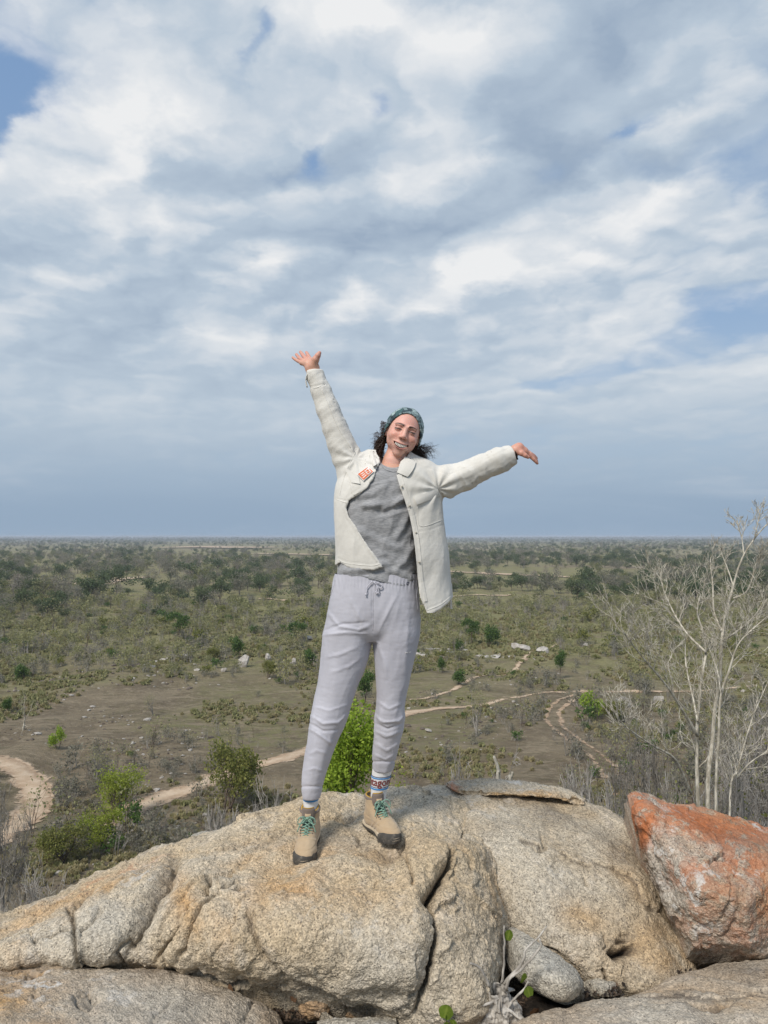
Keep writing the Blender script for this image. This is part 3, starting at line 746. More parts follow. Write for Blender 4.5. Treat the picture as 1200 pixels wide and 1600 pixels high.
rock_loft('rock_slab', [
 (700, [(1790, 1.86), (1750, 1.92), (1710, 2.0), (1680, 2.08), (1655, 2.16), (1635, 2.24)]),
 (790, [(1780, 1.84), (1730, 1.92), (1690, 2.02), (1655, 2.12), (1630, 2.20), (1608, 2.28)]),
 (860, [(1760, 1.84), (1710, 1.94), (1665, 2.06), (1628, 2.18), (1602, 2.28), (1582, 2.38)]),
 (930, [(1750, 1.84), (1700, 1.95), (1645, 2.10), (1608, 2.23), (1582, 2.34), (1564, 2.46)]),
 (1010, [(1740, 1.84), (1690, 1.96), (1630, 2.13), (1592, 2.27), (1566, 2.40), (1546, 2.54)]),
 (1090, [(1735, 1.84), (1680, 1.96), (1620, 2.14), (1578, 2.30), (1548, 2.46), (1524, 2.62)]),
 (1180, [(1730, 1.84), (1672, 1.97), (1612, 2.15), (1568, 2.32), (1534, 2.50), (1508, 2.68)]),
 (1300, [(1720, 1.84), (1664, 1.98), (1604, 2.16), (1558, 2.34), (1524, 2.52), (1498, 2.70)]),
 (1420, [(1720, 1.88), (1664, 2.0), (1604, 2.18), (1558, 2.36), (1524, 2.54), (1500, 2.68)])], MAT_ROCK_SLAB, 230, 190, seed=87, label='low weathered rock slab with wavy layers in the bottom right corner', cat='rock slab', back=.2, rough=.55, depth=.35,
 cracks=[([(1010, 1570), (1060, 1562), (1110, 1574), (1150, 1568)], .014, 4), ([(1000, 1548), (1070, 1540), (1140, 1550), (1220, 1543)], .012, 5), ([(1110, 1592), (1160, 1596), (1220, 1590)], .016, 5), ([(930, 1580), (990, 1572), (1050, 1580)], .007, 3), ([(900, 1600), (980, 1592), (1060, 1598)], .008, 4), ([(1080, 1528), (1150, 1530), (1210, 1524)], .01, 4)],
 steps=[([(980, 1560), (1060, 1552), (1130, 1560), (1230, 1552)], .008, 14)],
 stain=[(1060, 1545, 60, 8, 0, .5), (1150, 1565, 60, 12, 0, .6)], grey=[(1000, 1590, 140, 40, 0, .8)], dark=[(1150, 1520, 90, 8, 0, .5), (1120, 1572, 50, 5, 0, .6), (1150, 1595, 50, 4, 0, .7), (1060, 1548, 70, 6, 0, .35)])

rock_loft('small_rock', [
 ([789, 789, 789, 789], [(1470, 2.74), (1463, 2.74), (1456, 2.76), (1450, 2.78)]),
 ([796, 798, 800, 802], [(1512, 2.62), (1488, 2.60), (1466, 2.64), (1448, 2.74)]),
 ([812, 818, 822, 826], [(1532, 2.52), (1508, 2.50), (1482, 2.54), (1462, 2.64)]),
 ([838, 846, 852, 856], [(1550, 2.47), (1526, 2.44), (1502, 2.48), (1482, 2.58)]),
 ([866, 874, 880, 882], [(1564, 2.44), (1544, 2.41), (1522, 2.44), (1502, 2.54)]),
 ([888, 896, 902, 900], [(1565, 2.45), (1552, 2.42), (1534, 2.45), (1518, 2.52)]),
 ([902, 908, 911, 908], [(1556, 2.48), (1549, 2.47), (1540, 2.49), (1533, 2.52)])], MAT_ROCK_GREY, 150, 100, 40, seed=15, back=.10, depth=.08, rough=.25, label='smooth elongated grey stone wedged between the two big boulders', cat='stone', grey=[(850, 1510, 90, 60, 0, .9)], smallamp=.6)
rock_loft('small_rock', [
 (464, [(1570, 2.55), (1560, 2.52), (1550, 2.54), (1540, 2.58)]), (474, [(1590, 2.50), (1572, 2.46), (1556, 2.48), (1538, 2.56)]), (500, [(1592, 2.48), (1574, 2.44), (1556, 2.47), (1538, 2.56)]),
 (518, [(1588, 2.50), (1572, 2.47), (1558, 2.50), (1542, 2.58)]), (526, [(1574, 2.56), (1566, 2.55), (1558, 2.56), (1550, 2.6)])], MAT_ROCK_ORANGE, 80, 70, 30, seed=19, back=.12, depth=.06, rough=.3, label='small orange-tan stone propping the big boulder from below', cat='stone')
rock_loft('small_rock', [
 (522, [(1588, 2.55), (1578, 2.53), (1566, 2.55), (1552, 2.6)]), (540, [(1592, 2.5), (1580, 2.48), (1568, 2.5), (1554, 2.58)]), (566, [(1596, 2.5), (1584, 2.48), (1572, 2.5), (1560, 2.58)]),
 (590, [(1602, 2.52), (1592, 2.5), (1580, 2.52), (1566, 2.6)]), (604, [(1602, 2.56), (1596, 2.55), (1588, 2.56), (1580, 2.6)])], MAT_ROCK_ORANGE, 80, 70, 30, seed=29, back=.12, depth=.06, rough=.3, label='flat orange stone in the dark gap right of the propping stone', cat='stone')
rock_loft('small_rock', [
 (496, [(1620, 2.3), (1612, 2.28), (1604, 2.3), (1596, 2.36)]), (530, [(1640, 2.24), (1620, 2.22), (1602, 2.26), (1590, 2.34)]), (580, [(1640, 2.24), (1622, 2.22), (1604, 2.26), (1592, 2.34)]),
 (620, [(1625, 2.28), (1615, 2.26), (1606, 2.3), (1598, 2.36)])], MAT_ROCK_GREY, 80, 70, 30, seed=39, back=.12, depth=.06, rough=.3, label='pale flat stone at the bottom edge below the boulder gap', cat='stone', white=[(550, 1600, 60, 20, 0, .8)])
rock_loft('small_rock', [
 (912, [(1545, 2.66), (1540, 2.65), (1534, 2.66), (1528, 2.7)]), (922, [(1558, 2.6), (1546, 2.58), (1534, 2.6), (1524, 2.66)]), (942, [(1560, 2.58), (1548, 2.56), (1534, 2.59), (1524, 2.66)]),
 (960, [(1556, 2.6), (1546, 2.59), (1536, 2.61), (1528, 2.67)]), (968, [(1548, 2.64), (1543, 2.64), (1538, 2.65), (1533, 2.68)])], MAT_ROCK_GREY, 80, 70, 30, seed=49, back=.12, depth=.06, rough=.3, label='small round grey stone under the foot of the domed boulder', cat='stone')
rock_loft('small_rock', [
 (1182, [(1322, 4.2), (1318, 4.18), (1314, 4.2), (1310, 4.25)]), (1192, [(1330, 4.15), (1320, 4.1), (1308, 4.12), (1300, 4.2)]), (1215, [(1335, 4.1), (1320, 4.05), (1304, 4.08), (1294, 4.2)]),
 (1240, [(1335, 4.12), (1322, 4.08), (1308, 4.1), (1298, 4.2)])], MAT_ROCK_GREY, 60, 60, 30, seed=59, back=.25, depth=1.2, rough=.3, label='pale rock tip behind the lichen boulder at the right edge', cat='stone', white=[(1200, 1310, 50, 30, 0, .9)])
rock_loft('small_rock', [
 (300, [(1325, 3.5), (1320, 3.48), (1314, 3.5), (1308, 3.55)]), (318, [(1330, 3.45), (1320, 3.42), (1310, 3.46), (1303, 3.55)]), (350, [(1330, 3.45), (1320, 3.42), (1310, 3.46), (1303, 3.55)]),
 (378, [(1320, 3.5), (1312, 3.48), (1306, 3.5), (1300, 3.55)])], MAT_ROCK_GREY, 60, 60, 30, seed=69, back=.25, depth=.5, rough=.3, label='grey rock just showing behind the sloping left edge of the big boulder', cat='stone')
# ------------------------------------------------------------------ vegetation
def leaf_mat(name, c1, c2, c3=None, trans=.35):
    def fn(n, b):
        v = n.attr('var')
        col = n.mix(v, c1, c2)
        if c3: col = n.mix(n.ss(n.n('ShaderNodeObjectInfo').outputs['Random'], .3, .9), col, n.mix(v, c3, c2))
        n.set(b.inputs['Base Color'], col); b.inputs['Roughness'].default_value = .6
        tr = n.n('ShaderNodeBsdfTranslucent'); n.set(tr.inputs[0], n.v('SCALE', col, scale=1.3))
        mx = n.n('ShaderNodeMixShader'); mx.inputs[0].default_value = trans
        out = n.t.nodes['Material Output']
        n.t.links.new(b.outputs[0], mx.inputs[1]); n.t.links.new(tr.outputs[0], mx.inputs[2]); n.t.links.new(mx.outputs[0], out.inputs[0])
    return material(name, fn, spec=.2)
def bark_mat(name, c1, c2, scale=14):
    def fn(n, b):
        c = n.coord('Object')
        s = n.noise(n.v('MULTIPLY', c, (1, 1, .35)), scale, 6, .7)
        n.set(b.inputs['Base Color'], n.mix(n.ss(s, .4, .62), c1, c2)); b.inputs['Roughness'].default_value = .9
        n.set(b.inputs['Normal'], n.bump(s, .6, .01))
    return material(name, fn, spec=.15)
M_BARK = bark_mat('bark_brown', (.07, .05, .038), (.15, .12, .095))
M_BARKG = bark_mat('bark_grey', (.17, .155, .135), (.33, .31, .275))
M_BARKW = bark_mat('bark_pale', (.33, .30, .235), (.64, .60, .51), 22)
M_TWIG = bark_mat('twig_grey', (.27, .245, .215), (.46, .435, .395), 5)
L_BRIGHT = leaf_mat('leaf_bright', (0.172, 0.269, 0.026), (0.358, 0.463, 0.065))
L_GREEN = leaf_mat('leaf_green', (.050, .095, .026), (.125, .195, .05))
L_YELLOW = leaf_mat('leaf_yellow_green', (0.180, 0.228, 0.031), (0.348, 0.396, 0.066))
L_OLIVE = leaf_mat('leaf_olive', (0.102, 0.124, 0.031), (0.259, 0.254, 0.074))
L_FAR_DARK = leaf_mat('leaf_far_dark', (0.051, 0.076, 0.033), (0.111, 0.147, 0.066), (0.085, 0.098, 0.049))
L_FAR_GREY = leaf_mat('leaf_far_grey', (0.149, 0.144, 0.105), (0.257, 0.244, 0.186), (0.197, 0.184, 0.144))
L_FAR_OLIVE = leaf_mat('leaf_far_olive', (0.120, 0.132, 0.051), (0.233, 0.240, 0.109), (0.164, 0.162, 0.086))
L_FAR_BROWN = leaf_mat('leaf_far_brown', (0.174, 0.151, 0.123), (0.291, 0.258, 0.213), (0.224, 0.196, 0.168))
L_WISP = leaf_mat('leaf_wisp', (0.170, 0.178, 0.078), (0.315, 0.308, 0.150), (0.264, 0.244, 0.118))
L_GRASS = leaf_mat('dry_grass', (0.249, 0.218, 0.112), (0.426, 0.368, 0.212), (0.213, 0.218, 0.095))

def grow(tb, tips, p, d, L, r, lvl, rng, o):
    n = (5 if lvl < 3 else 3) if lvl > 0 else 7
    pts = [np.array(p, float)]; dd = np.array(d, float); dd /= np.linalg.norm(dd)
    for i in range(n - 1):
        dd = dd + rng.normal(0, o['wob'], 3) + np.array([0, 0, o['up']]); dd /= np.linalg.norm(dd)
        pts.append(pts[-1] + dd * L / (n - 1))
    rr = np.linspace(r, r * o.get('taper', .45), n)
    m_ = n + 2 if lvl < 3 else 3
    args = (smooth_poly(pts, m_), np.linspace(r, r * o.get('taper', .45), m_), 6 if r > .04 else (4 if r > .012 else 3))
    if isinstance(tb, list): tb.append(args)
    else: tb.add(*args, cap=False)
    if lvl >= o['levels']:
        tips.append((pts[-1], L)); return
    k = o['kids'][min(lvl, len(o['kids']) - 1)]
    for j in range(k):
        f = rng.uniform(o.get('from', .35), 1.0) if j else 1.0
        idx = f * (n - 1); i0 = min(int(idx), n - 2); q = pts[i0] + (pts[i0 + 1] - pts[i0]) * (idx - i0)
        ax = rng.normal(0, 1, 3); ax -= ax.dot(dd) * dd; ax /= np.linalg.norm(ax)
        a = rng.uniform(*o['ang'])
        nd = dd * math.cos(a) + ax * math.sin(a)
        grow(tb, tips, q, nd, L * rng.uniform(*o['len']), max(o.get('rmin', 0), rr[i0] * o.get('rk', .62)), lvl + 1, rng, o)

def leaves_np(centres, spread, n, size, rng, flat=.75, elong=1.0, up=0.0):
    centres = np.asarray(centres); sp = np.broadcast_to(np.asarray(spread, float), (len(centres),))
    k = rng.randint(0, len(centres), n)
    off = rng.normal(0, 1, (n, 3)); off /= np.linalg.norm(off, axis=1)[:, None]; off *= (rng.rand(n) ** .45)[:, None]
    C = centres[k] + off * sp[k][:, None] * np.array([1, 1, flat])
    a = rng.normal(0, 1, (n, 3)) + np.array([0, 0, up]); a /= np.linalg.norm(a, axis=1)[:, None]
    b = np.cross(a, rng.normal(0, 1, (n, 3))); b /= np.linalg.norm(b, axis=1)[:, None]
    s = size * rng.uniform(.6, 1.3, n)[:, None]
    a = a * s * elong * .5; b = b * s * .32
    V = np.stack([C - a, C + b, C + a, C - b], 1).reshape(-1, 3)
    F = np.arange(n * 4).reshape(-1, 4)
    var = np.repeat(np.clip(rng.normal(.5, .28, n), 0, 1), 4)
    return V, F, var

def make_tree(seed, h, spread, leaf, nleaf, lsize, crown_r, bark=None, o=None, stems=1, lean=.25, trunk_r=None):
    """returns (wood mesh, crown mesh or None)"""
    rng = np.random.RandomState(seed); tb = Tubes(); tips = []; lines = []; lift = (o or {}).get('lift', 0)
    oo = dict(wob=.14, up=.05, levels=3, kids=[4, 3, 3], ang=(.4, .95), len=(.55, .8))
    if o: oo.update(o)
    for s in range(stems):
        a = rng.uniform(0, 2 * math.pi); l = lean * rng.uniform(.4, 1.3)
        d = np.array([math.cos(a) * l, math.sin(a) * l, 1.0])
        grow(lines, tips, (rng.normal(0, .03 * stems), rng.normal(0, .03 * stems), -.15), d, h * oo.get('first', .42), trunk_r or h * .022, 0, rng, oo)
    P = np.array([t[0] for t in tips])
    # fit into the wanted height and spread
    zmax = P[:, 2].max(); w = np.abs(P[:, :2]).max()
    sx = spread * .5 * .85 / max(w, 1e-3); sz = (h - crown_r * .5) / zmax if nleaf else h / zmax
    for (pp, rr_, sd) in lines: tb.add(pp * np.array([sx, sx, sz]) + np.array([0, 0, lift]), rr_, sd, cap=False)
    if lift > .2:
        for k in range(max(2, stems)):
            q = rng.normal(0, .10, 2); tb.add(smooth_poly([(q[0] * 2.5, q[1] * 2.5, -.2), (q[0], q[1], lift * .6), (0, 0, lift)], 8), np.linspace((trunk_r or .03) * 1.3, (trunk_r or .03), 8), 5, cap=False)
    P = P * np.array([sx, sx, sz]) + np.array([0, 0, lift])
    wood = tb.mesh('trunk', bark or M_BARK)
    crown = None
    if nleaf:
        V, F, var = leaves_np(P, rng.uniform(.6, 1.2, len(P)) * crown_r, nleaf, lsize, rng)
        crown = mesh_np('crown', V, F, None, [leaf], attrs={'var': var}, smooth=False)
    return wood, crown
def put_tree(name, cat, label, loc, rotz, meshes, names=('trunk', 'crown'), group=None):
    t = thing(name, label, cat, tuple(loc), group); t.rotation_euler.z = rotz
    for nm, me in zip(names, meshes):
        if me is not None: link(nm, me, t)
    return t

def merged(name, wood, crown, leafmat, barkmat):
    """one cheap mesh of wood + leaves for far copies"""
    def get(me):
        V = np.zeros(len(me.vertices) * 3, np.float32); me.vertices.foreach_get('co', V); V = V.reshape(-1, 3)
        return V, [tuple(p.vertices) for p in me.polygons]
    V1, F1 = get(wood); V2, F2 = get(crown)
    q = np.array([f for f in F1 if len(f) == 4] + [tuple(i + len(V1) for i in f) for f in F2 if len(f) == 4])
    nq1 = sum(1 for f in F1 if len(f) == 4)
    mi = np.concatenate([np.zeros(nq1), np.ones(len(q) - nq1)])
    rng = np.random.RandomState(len(V2))
    var = np.concatenate([np.zeros(len(V1)), np.repeat(np.clip(rng.normal(.5, .3, len(V2) // 4), 0, 1), 4)])
    return mesh_np(name, np.vstack([V1, V2]), q, None, [barkmat, leafmat], midx=mi, attrs={'var': var}, smooth=False)

def scatter(name, protos, P, rot, scl, idx, label, zs=None):
    """one 'stuff' object: the meshes of the prototype objects instanced on points"""
    me = bpy.data.meshes.new(name); P = np.asarray(P, np.float32)
    me.vertices.add(len(P)); me.vertices.foreach_set('co', P.reshape(-1))
    for k, a in (('rot', rot), ('scl', scl)):
        t = me.attributes.new(k, 'FLOAT', 'POINT'); t.data.foreach_set('value', np.asarray(a, np.float32))
    t = me.attributes.new('kind', 'INT', 'POINT'); t.data.foreach_set('value', np.asarray(idx, np.int32))
    o = link(name, me); tag(o, label, kind='stuff')
    g = bpy.data.node_groups.new(name, 'GeometryNodeTree')
    g.interface.new_socket('Geometry', in_out='INPUT', socket_type='NodeSocketGeometry')
    g.interface.new_socket('Geometry', in_out='OUTPUT', socket_type='NodeSocketGeometry')
    N, Lk = g.nodes, g.links
    gi = N.new('NodeGroupInput'); go = N.new('NodeGroupOutput'); jn = N.new('GeometryNodeJoinGeometry')
    def na(nm, ty):
        a = N.new('GeometryNodeInputNamedAttribute'); a.data_type = ty; a.inputs['Name'].default_value = nm; return a.outputs[0]
    kind, rt, sc = na('kind', 'INT'), na('rot', 'FLOAT'), na('scl', 'FLOAT')
    cx = N.new('ShaderNodeCombineXYZ'); Lk.new(rt, cx.inputs[2])
    er = N.new('FunctionNodeEulerToRotation'); Lk.new(cx.outputs[0], er.inputs[0])
    cs = N.new('ShaderNodeCombineXYZ')
    for i in range(3): Lk.new(sc, cs.inputs[i])
    for i, pr in [(i, q) for i, pp in enumerate(protos) for q in (pp if isinstance(pp, (list, tuple)) else [pp])]:
        eq = N.new('FunctionNodeCompare'); eq.data_type = 'INT'; eq.operation = 'EQUAL'
        ii = [s for s in eq.inputs if s.type == 'INT']
        Lk.new(kind, ii[0]); ii[1].default_value = i
        ip = N.new('GeometryNodeInstanceOnPoints'); oi = N.new('GeometryNodeObjectInfo'); oi.inputs['Object'].default_value = pr; oi.inputs['As Instance'].default_value = True
        Lk.new(gi.outputs[0], ip.inputs['Points']); Lk.new(eq.outputs[0], ip.inputs['Selection']); Lk.new(oi.outputs['Geometry'], ip.inputs['Instance'])
        Lk.new(er.outputs[0], ip.inputs['Rotation']); Lk.new(cs.outputs[0], ip.inputs['Scale'])
        Lk.new(ip.outputs[0], jn.inputs[0])
    Lk.new(jn.outputs[0], go.inputs[0])
    md = o.modifiers.new('scatter', 'NODES'); md.node_group = g
    return o

def ground_rows(px, py):
    """vectorised ground hit for many pixels (plain plus two fixed-point steps)"""
    px = np.asarray(px, float); py = np.asarray(py, float)
    d = np.stack([(px - 600) / FPX, CP - (800 - py) / FPX * SP, SP + (800 - py) / FPX * CP], -1)
    z = np.full(len(px), -19.6)
    for _ in range(8):
        t = (z - CAMZ) / np.minimum(d[:, 2], -1e-4); x, y = d[:, 0] * t, d[:, 1] * t
        z = z * .35 + .65 * ground_z(x, y)
    t = (z - CAMZ) / np.minimum(d[:, 2], -1e-4)
    x, y = d[:, 0] * t, d[:, 1] * t
    return np.stack([x, y, ground_z(x, y)], -1)

LANDMARKS = [(1010, 1150, 'the low branch of the bare tree'), (960, 1195, 'the lower end of the curved track'), (870, 1130, 'the bend of the curved track'), (720, 1190, 'the rock flake'), (1120, 1210, 'the foot of the bare tree'), (556, 1130, 'the bright tree behind the legs'), (330, 1290, 'the left shoulder of the boulder'), (60, 1400, 'the tail of the boulder'), (150, 1325, 'the lower yellow-green bush'), (450, 1190, "the person's shin"), (1100, 1130, 'the bare tree trunks'), (830, 1180, 'the dead sticks'),
             (281, 985, 'the round bright green tree'), (379, 1035, 'the tall white rock'), (488, 1035, "the person's left-hand thigh"), (750, 995, 'the dark green clump'), (820, 1014, 'the pale rock outcrop'),
             (875, 1030, 'the small umbrella tree'), (920, 1105, 'the bright bush by the curved track'), (745, 1110, 'the thin tree above the rock crest'), (36, 1050, 'the line of dark stones'), (36, 1105, 'the white dead tree'),
             (90, 1160, 'the fresh green bush'), (240, 1100, 'the small brown tree'), (30, 1240, 'the sandy road'), (250, 1260, 'the end of the dirt track'), (355, 1210, 'the big olive bush'), (460, 940, 'the gravel road'), (700, 935, 'the tip of the jacket'),
             (790, 898, 'the sandy river bed'), (110, 912, 'the sandy clearing'), (1000, 960, 'the tips of the pale bare tree'), (1080, 1050, 'the fork of the pale bare tree'), (650, 1100, 'the dirt track by the knee'), (180, 1250, 'the yellow-green bush'), (1180, 900, 'the tall bare tree top')]
_used = {}
def place_label(kind, px, py, h, hs):
    size = 'big' if h > hs[1] else ('small' if h < hs[0] else 'middling')
    best = sorted(LANDMARKS, key=lambda l: math.hypot(l[0] - px, (l[1] - py) * 2))
    for l in best[:6]:
        dx, dy = px - l[0], py - l[1]; far = math.hypot(dx, dy * 2)
        side = 'left of' if dx < 0 else 'right of'
        if abs(dy) * 2.5 > abs(dx): side = ('behind' if dy < 0 else 'in front of') if abs(dx) < 12 else (('behind and ' if dy < 0 else 'in front and ') + side)
        w = 'close ' if far < 45 else ('well ' if far > 130 else '')
        lab = f'{size} {kind}, {w}{side} {l[2]}'
        if lab not in _used: break
    wc = lambda q: len(q.replace('-', ' ').replace(',', ' ').split())
    if wc(lab) > 15: lab = lab.replace('well ', '').replace('close ', '')
    if wc(lab) > 15: lab = lab.replace('middling ', '').replace('nearly leafless', 'bare').replace('thin upright', 'thin')
    _used[lab] = 1
    return lab

# ---- far woodland: six kinds of tree
def woodland():
    rng = np.random.RandomState(5)
    kinds = []
    O = dict(levels=2, kids=[5, 3], first=.42)
    specs = [(L_FAR_DARK, M_BARK, 5.0, 6.2, 620, .44, 1.5, 'dense dark green tree'),
             (L_FAR_DARK, M_BARK, 4.0, 5.2, 480, .42, 1.25, 'low dark bushy tree'),
             (L_FAR_GREY, M_BARKG, 5.4, 6.4, 560, .38, 1.45, 'grey-green round tree'),
             (L_FAR_OLIVE, M_BARK, 4.4, 5.6, 520, .38, 1.3, 'olive spreading tree'),
             (L_FAR_BROWN, M_BARKG, 5.0, 5.6, 300, .30, 1.25, 'leafless brown-grey tree'),
             (L_FAR_OLIVE, M_BARKG, 3.0, 4.2, 280, .34, .95, 'pale olive tree')]
    for i, (lm, bm, h, w, nl, ls, cr_, lab) in enumerate(specs):
        a, b = make_tree(100 + i, h, w, lm, nl, ls, cr_, bm, O)
        kinds.append(((a, b), lab, h))
    # candidate places, even in the picture
    X, Yp = [], []
    ys = np.concatenate([np.linspace(839.9, 860, 70), np.linspace(860, 1000, 180)])
    for i in range(len(ys) - 1):
        y, dy = ys[i], ys[i + 1] - ys[i]
        size = .26 * (y - 838) + .4
        cover = np.interp(y, [840, 850, 870, 900, 935, 950, 975, 1000], [1.3, 1.3, 1.6, 2.3, 2.3, 1.1, .62, .25])
        n = rng.poisson(cover * 5200 * dy / (size * size * 1.0))
        X.append(rng.uniform(-150, 1350, n)); Yp.append(rng.uniform(y, y + dy, n))
    X = np.concatenate(X); Yp = np.concatenate(Yp)
    P = ground_rows(X, Yp)
    r = np.hypot(P[:, 0], P[:, 1])
    ok = (r > 105) & (r < 12000)
    nz = fbm(np.stack([P[:, 0] / 70., P[:, 1] / 120., 0 * r], -1), 3, 21)
    nz2 = fbm(np.stack([P[:, 0] / 600., P[:, 1] / 900., 0 * r], -1), 3, 25)
    dens = np.interp(Yp, [838, 852, 866, 885, 940, 952, 1000], [.35, .25, .28, .45, .40, -.05, -.35])
    # right of the person the wood stops sharply at the grass belt
    dens -= np.where((X > 640) & (Yp > 948), .75, 0); dens += np.where((X > 640) & (Yp > 893) & (Yp < 946), .5, 0)
    dens += np.where((X > 740) & (X < 1010) & (Yp > 868) & (Yp < 890), .3, 0)
    dens += np.where((X < 300) & (Yp > 948) & (Yp < 990), .35, 0)
    ok &= (nz * .6 + nz2 * .35 + dens) > 0
    holes = [(685, 915, 889, 905), (225, 440, 852, 859), (390, 570, 862, 870), (180, 275, 896, 917), (10, 150, 909, 917), (380, 540, 928, 946), (600, 860, 926, 938), (1010, 1110, 866, 872), (940, 1000, 893, 899)]
    for (x0, x1, y0, y1) in holes:
        ok &= ~((X > x0) & (X < x1) & (Yp > y0) & (Yp < y1 + .10 * (y1 - 838)) & (rng.rand(len(X)) < .9))
    P, X, Yp, r, nz, nz2 = P[ok], X[ok], Yp[ok], r[ok], nz[ok], nz2[ok]
    n = len(P)
    u = rng.rand(n) + nz2 * .16 + np.where((X > 700) & (Yp > 868) & (Yp < 890), -.2, 0)
    idx = np.select([u < .20, u < .34, u < .56, u < .76, u < .90], [0, 1, 2, 3, 4], 5)
    scl = np.clip(rng.lognormal(.05, .32, n), .5, 1.9) * np.where(Yp > 950, .75, 1.0) * np.interp(r, [0, 1500, 5000, 12000], [1, 1.0, 1.5, 2.6])
    scl *= np.where((X > 640) & (Yp > 893) & (Yp < 946), .88, 1.0)
    rot = rng.uniform(0, 6.28, n)
    P[:, 2] -= .1
    app = scl * np.array([k[2] for k in kinds])[idx] / r
    inview = (X > 5) & (X < 1195)
    order = np.argsort(-(app * inview))[:300]
    for k in range(len(specs)):
        if not (idx[order] == k).any(): order[-1 - k] = np.argmax(np.where(idx == k, app * inview, -1))
    hsz = np.percentile(app[order] * FPX, [35, 70])
    firsts = {}
    for i in order:
        k = int(idx[i]); me, lab, h = kinds[k]
        o = thing('woodland_tree', None, None, tuple(P[i])); o.rotation_euler.z = rot[i]; o.scale = (scl[i],) * 3
        pr = [link('trunk', me[0], o), link('crown', me[1], o)]; firsts.setdefault(k, pr)
        tag(o, place_label(lab, X[i], Yp[i], scl[i] * h / r[i] * FPX, hsz), 'tree', 'trees of the woodland on the plain')
    mask = np.ones(n, bool); mask[order] = False
    protos = []
    for k, (me, lab, h) in enumerate(kinds):
        protos.append(firsts[k])
    scatter('distant_woodland', protos, P[mask], rot[mask], scl[mask], idx[mask], 'distant woodland reaching to the horizon over the plain')
woodland()

ROADS_PX = [([(-70, 1178), (-10, 1190), (32, 1208), (54, 1236), (56, 1262), (28, 1290), (-20, 1316)], 24), ([(170, 1284), (205, 1268), (262, 1243), (300, 1234)], 12), ([(300, 1234), (380, 1200), (440, 1186), (540, 1150), (640, 1115), (720, 1106)], 7),
            ([(960, 1215), (930, 1180), (895, 1155), (868, 1133), (866, 1112), (880, 1098), (905, 1088)], 11), ([(720, 1106), (800, 1092), (900, 1083), (1000, 1082)], 3.5)]
def off_road(X, Y):
    ok = np.ones(len(X), bool); Q = np.stack([X, Y], -1)
    for pts, w in ROADS_PX: ok &= polyline_dist(Q, pts)[0] > w
    return ok
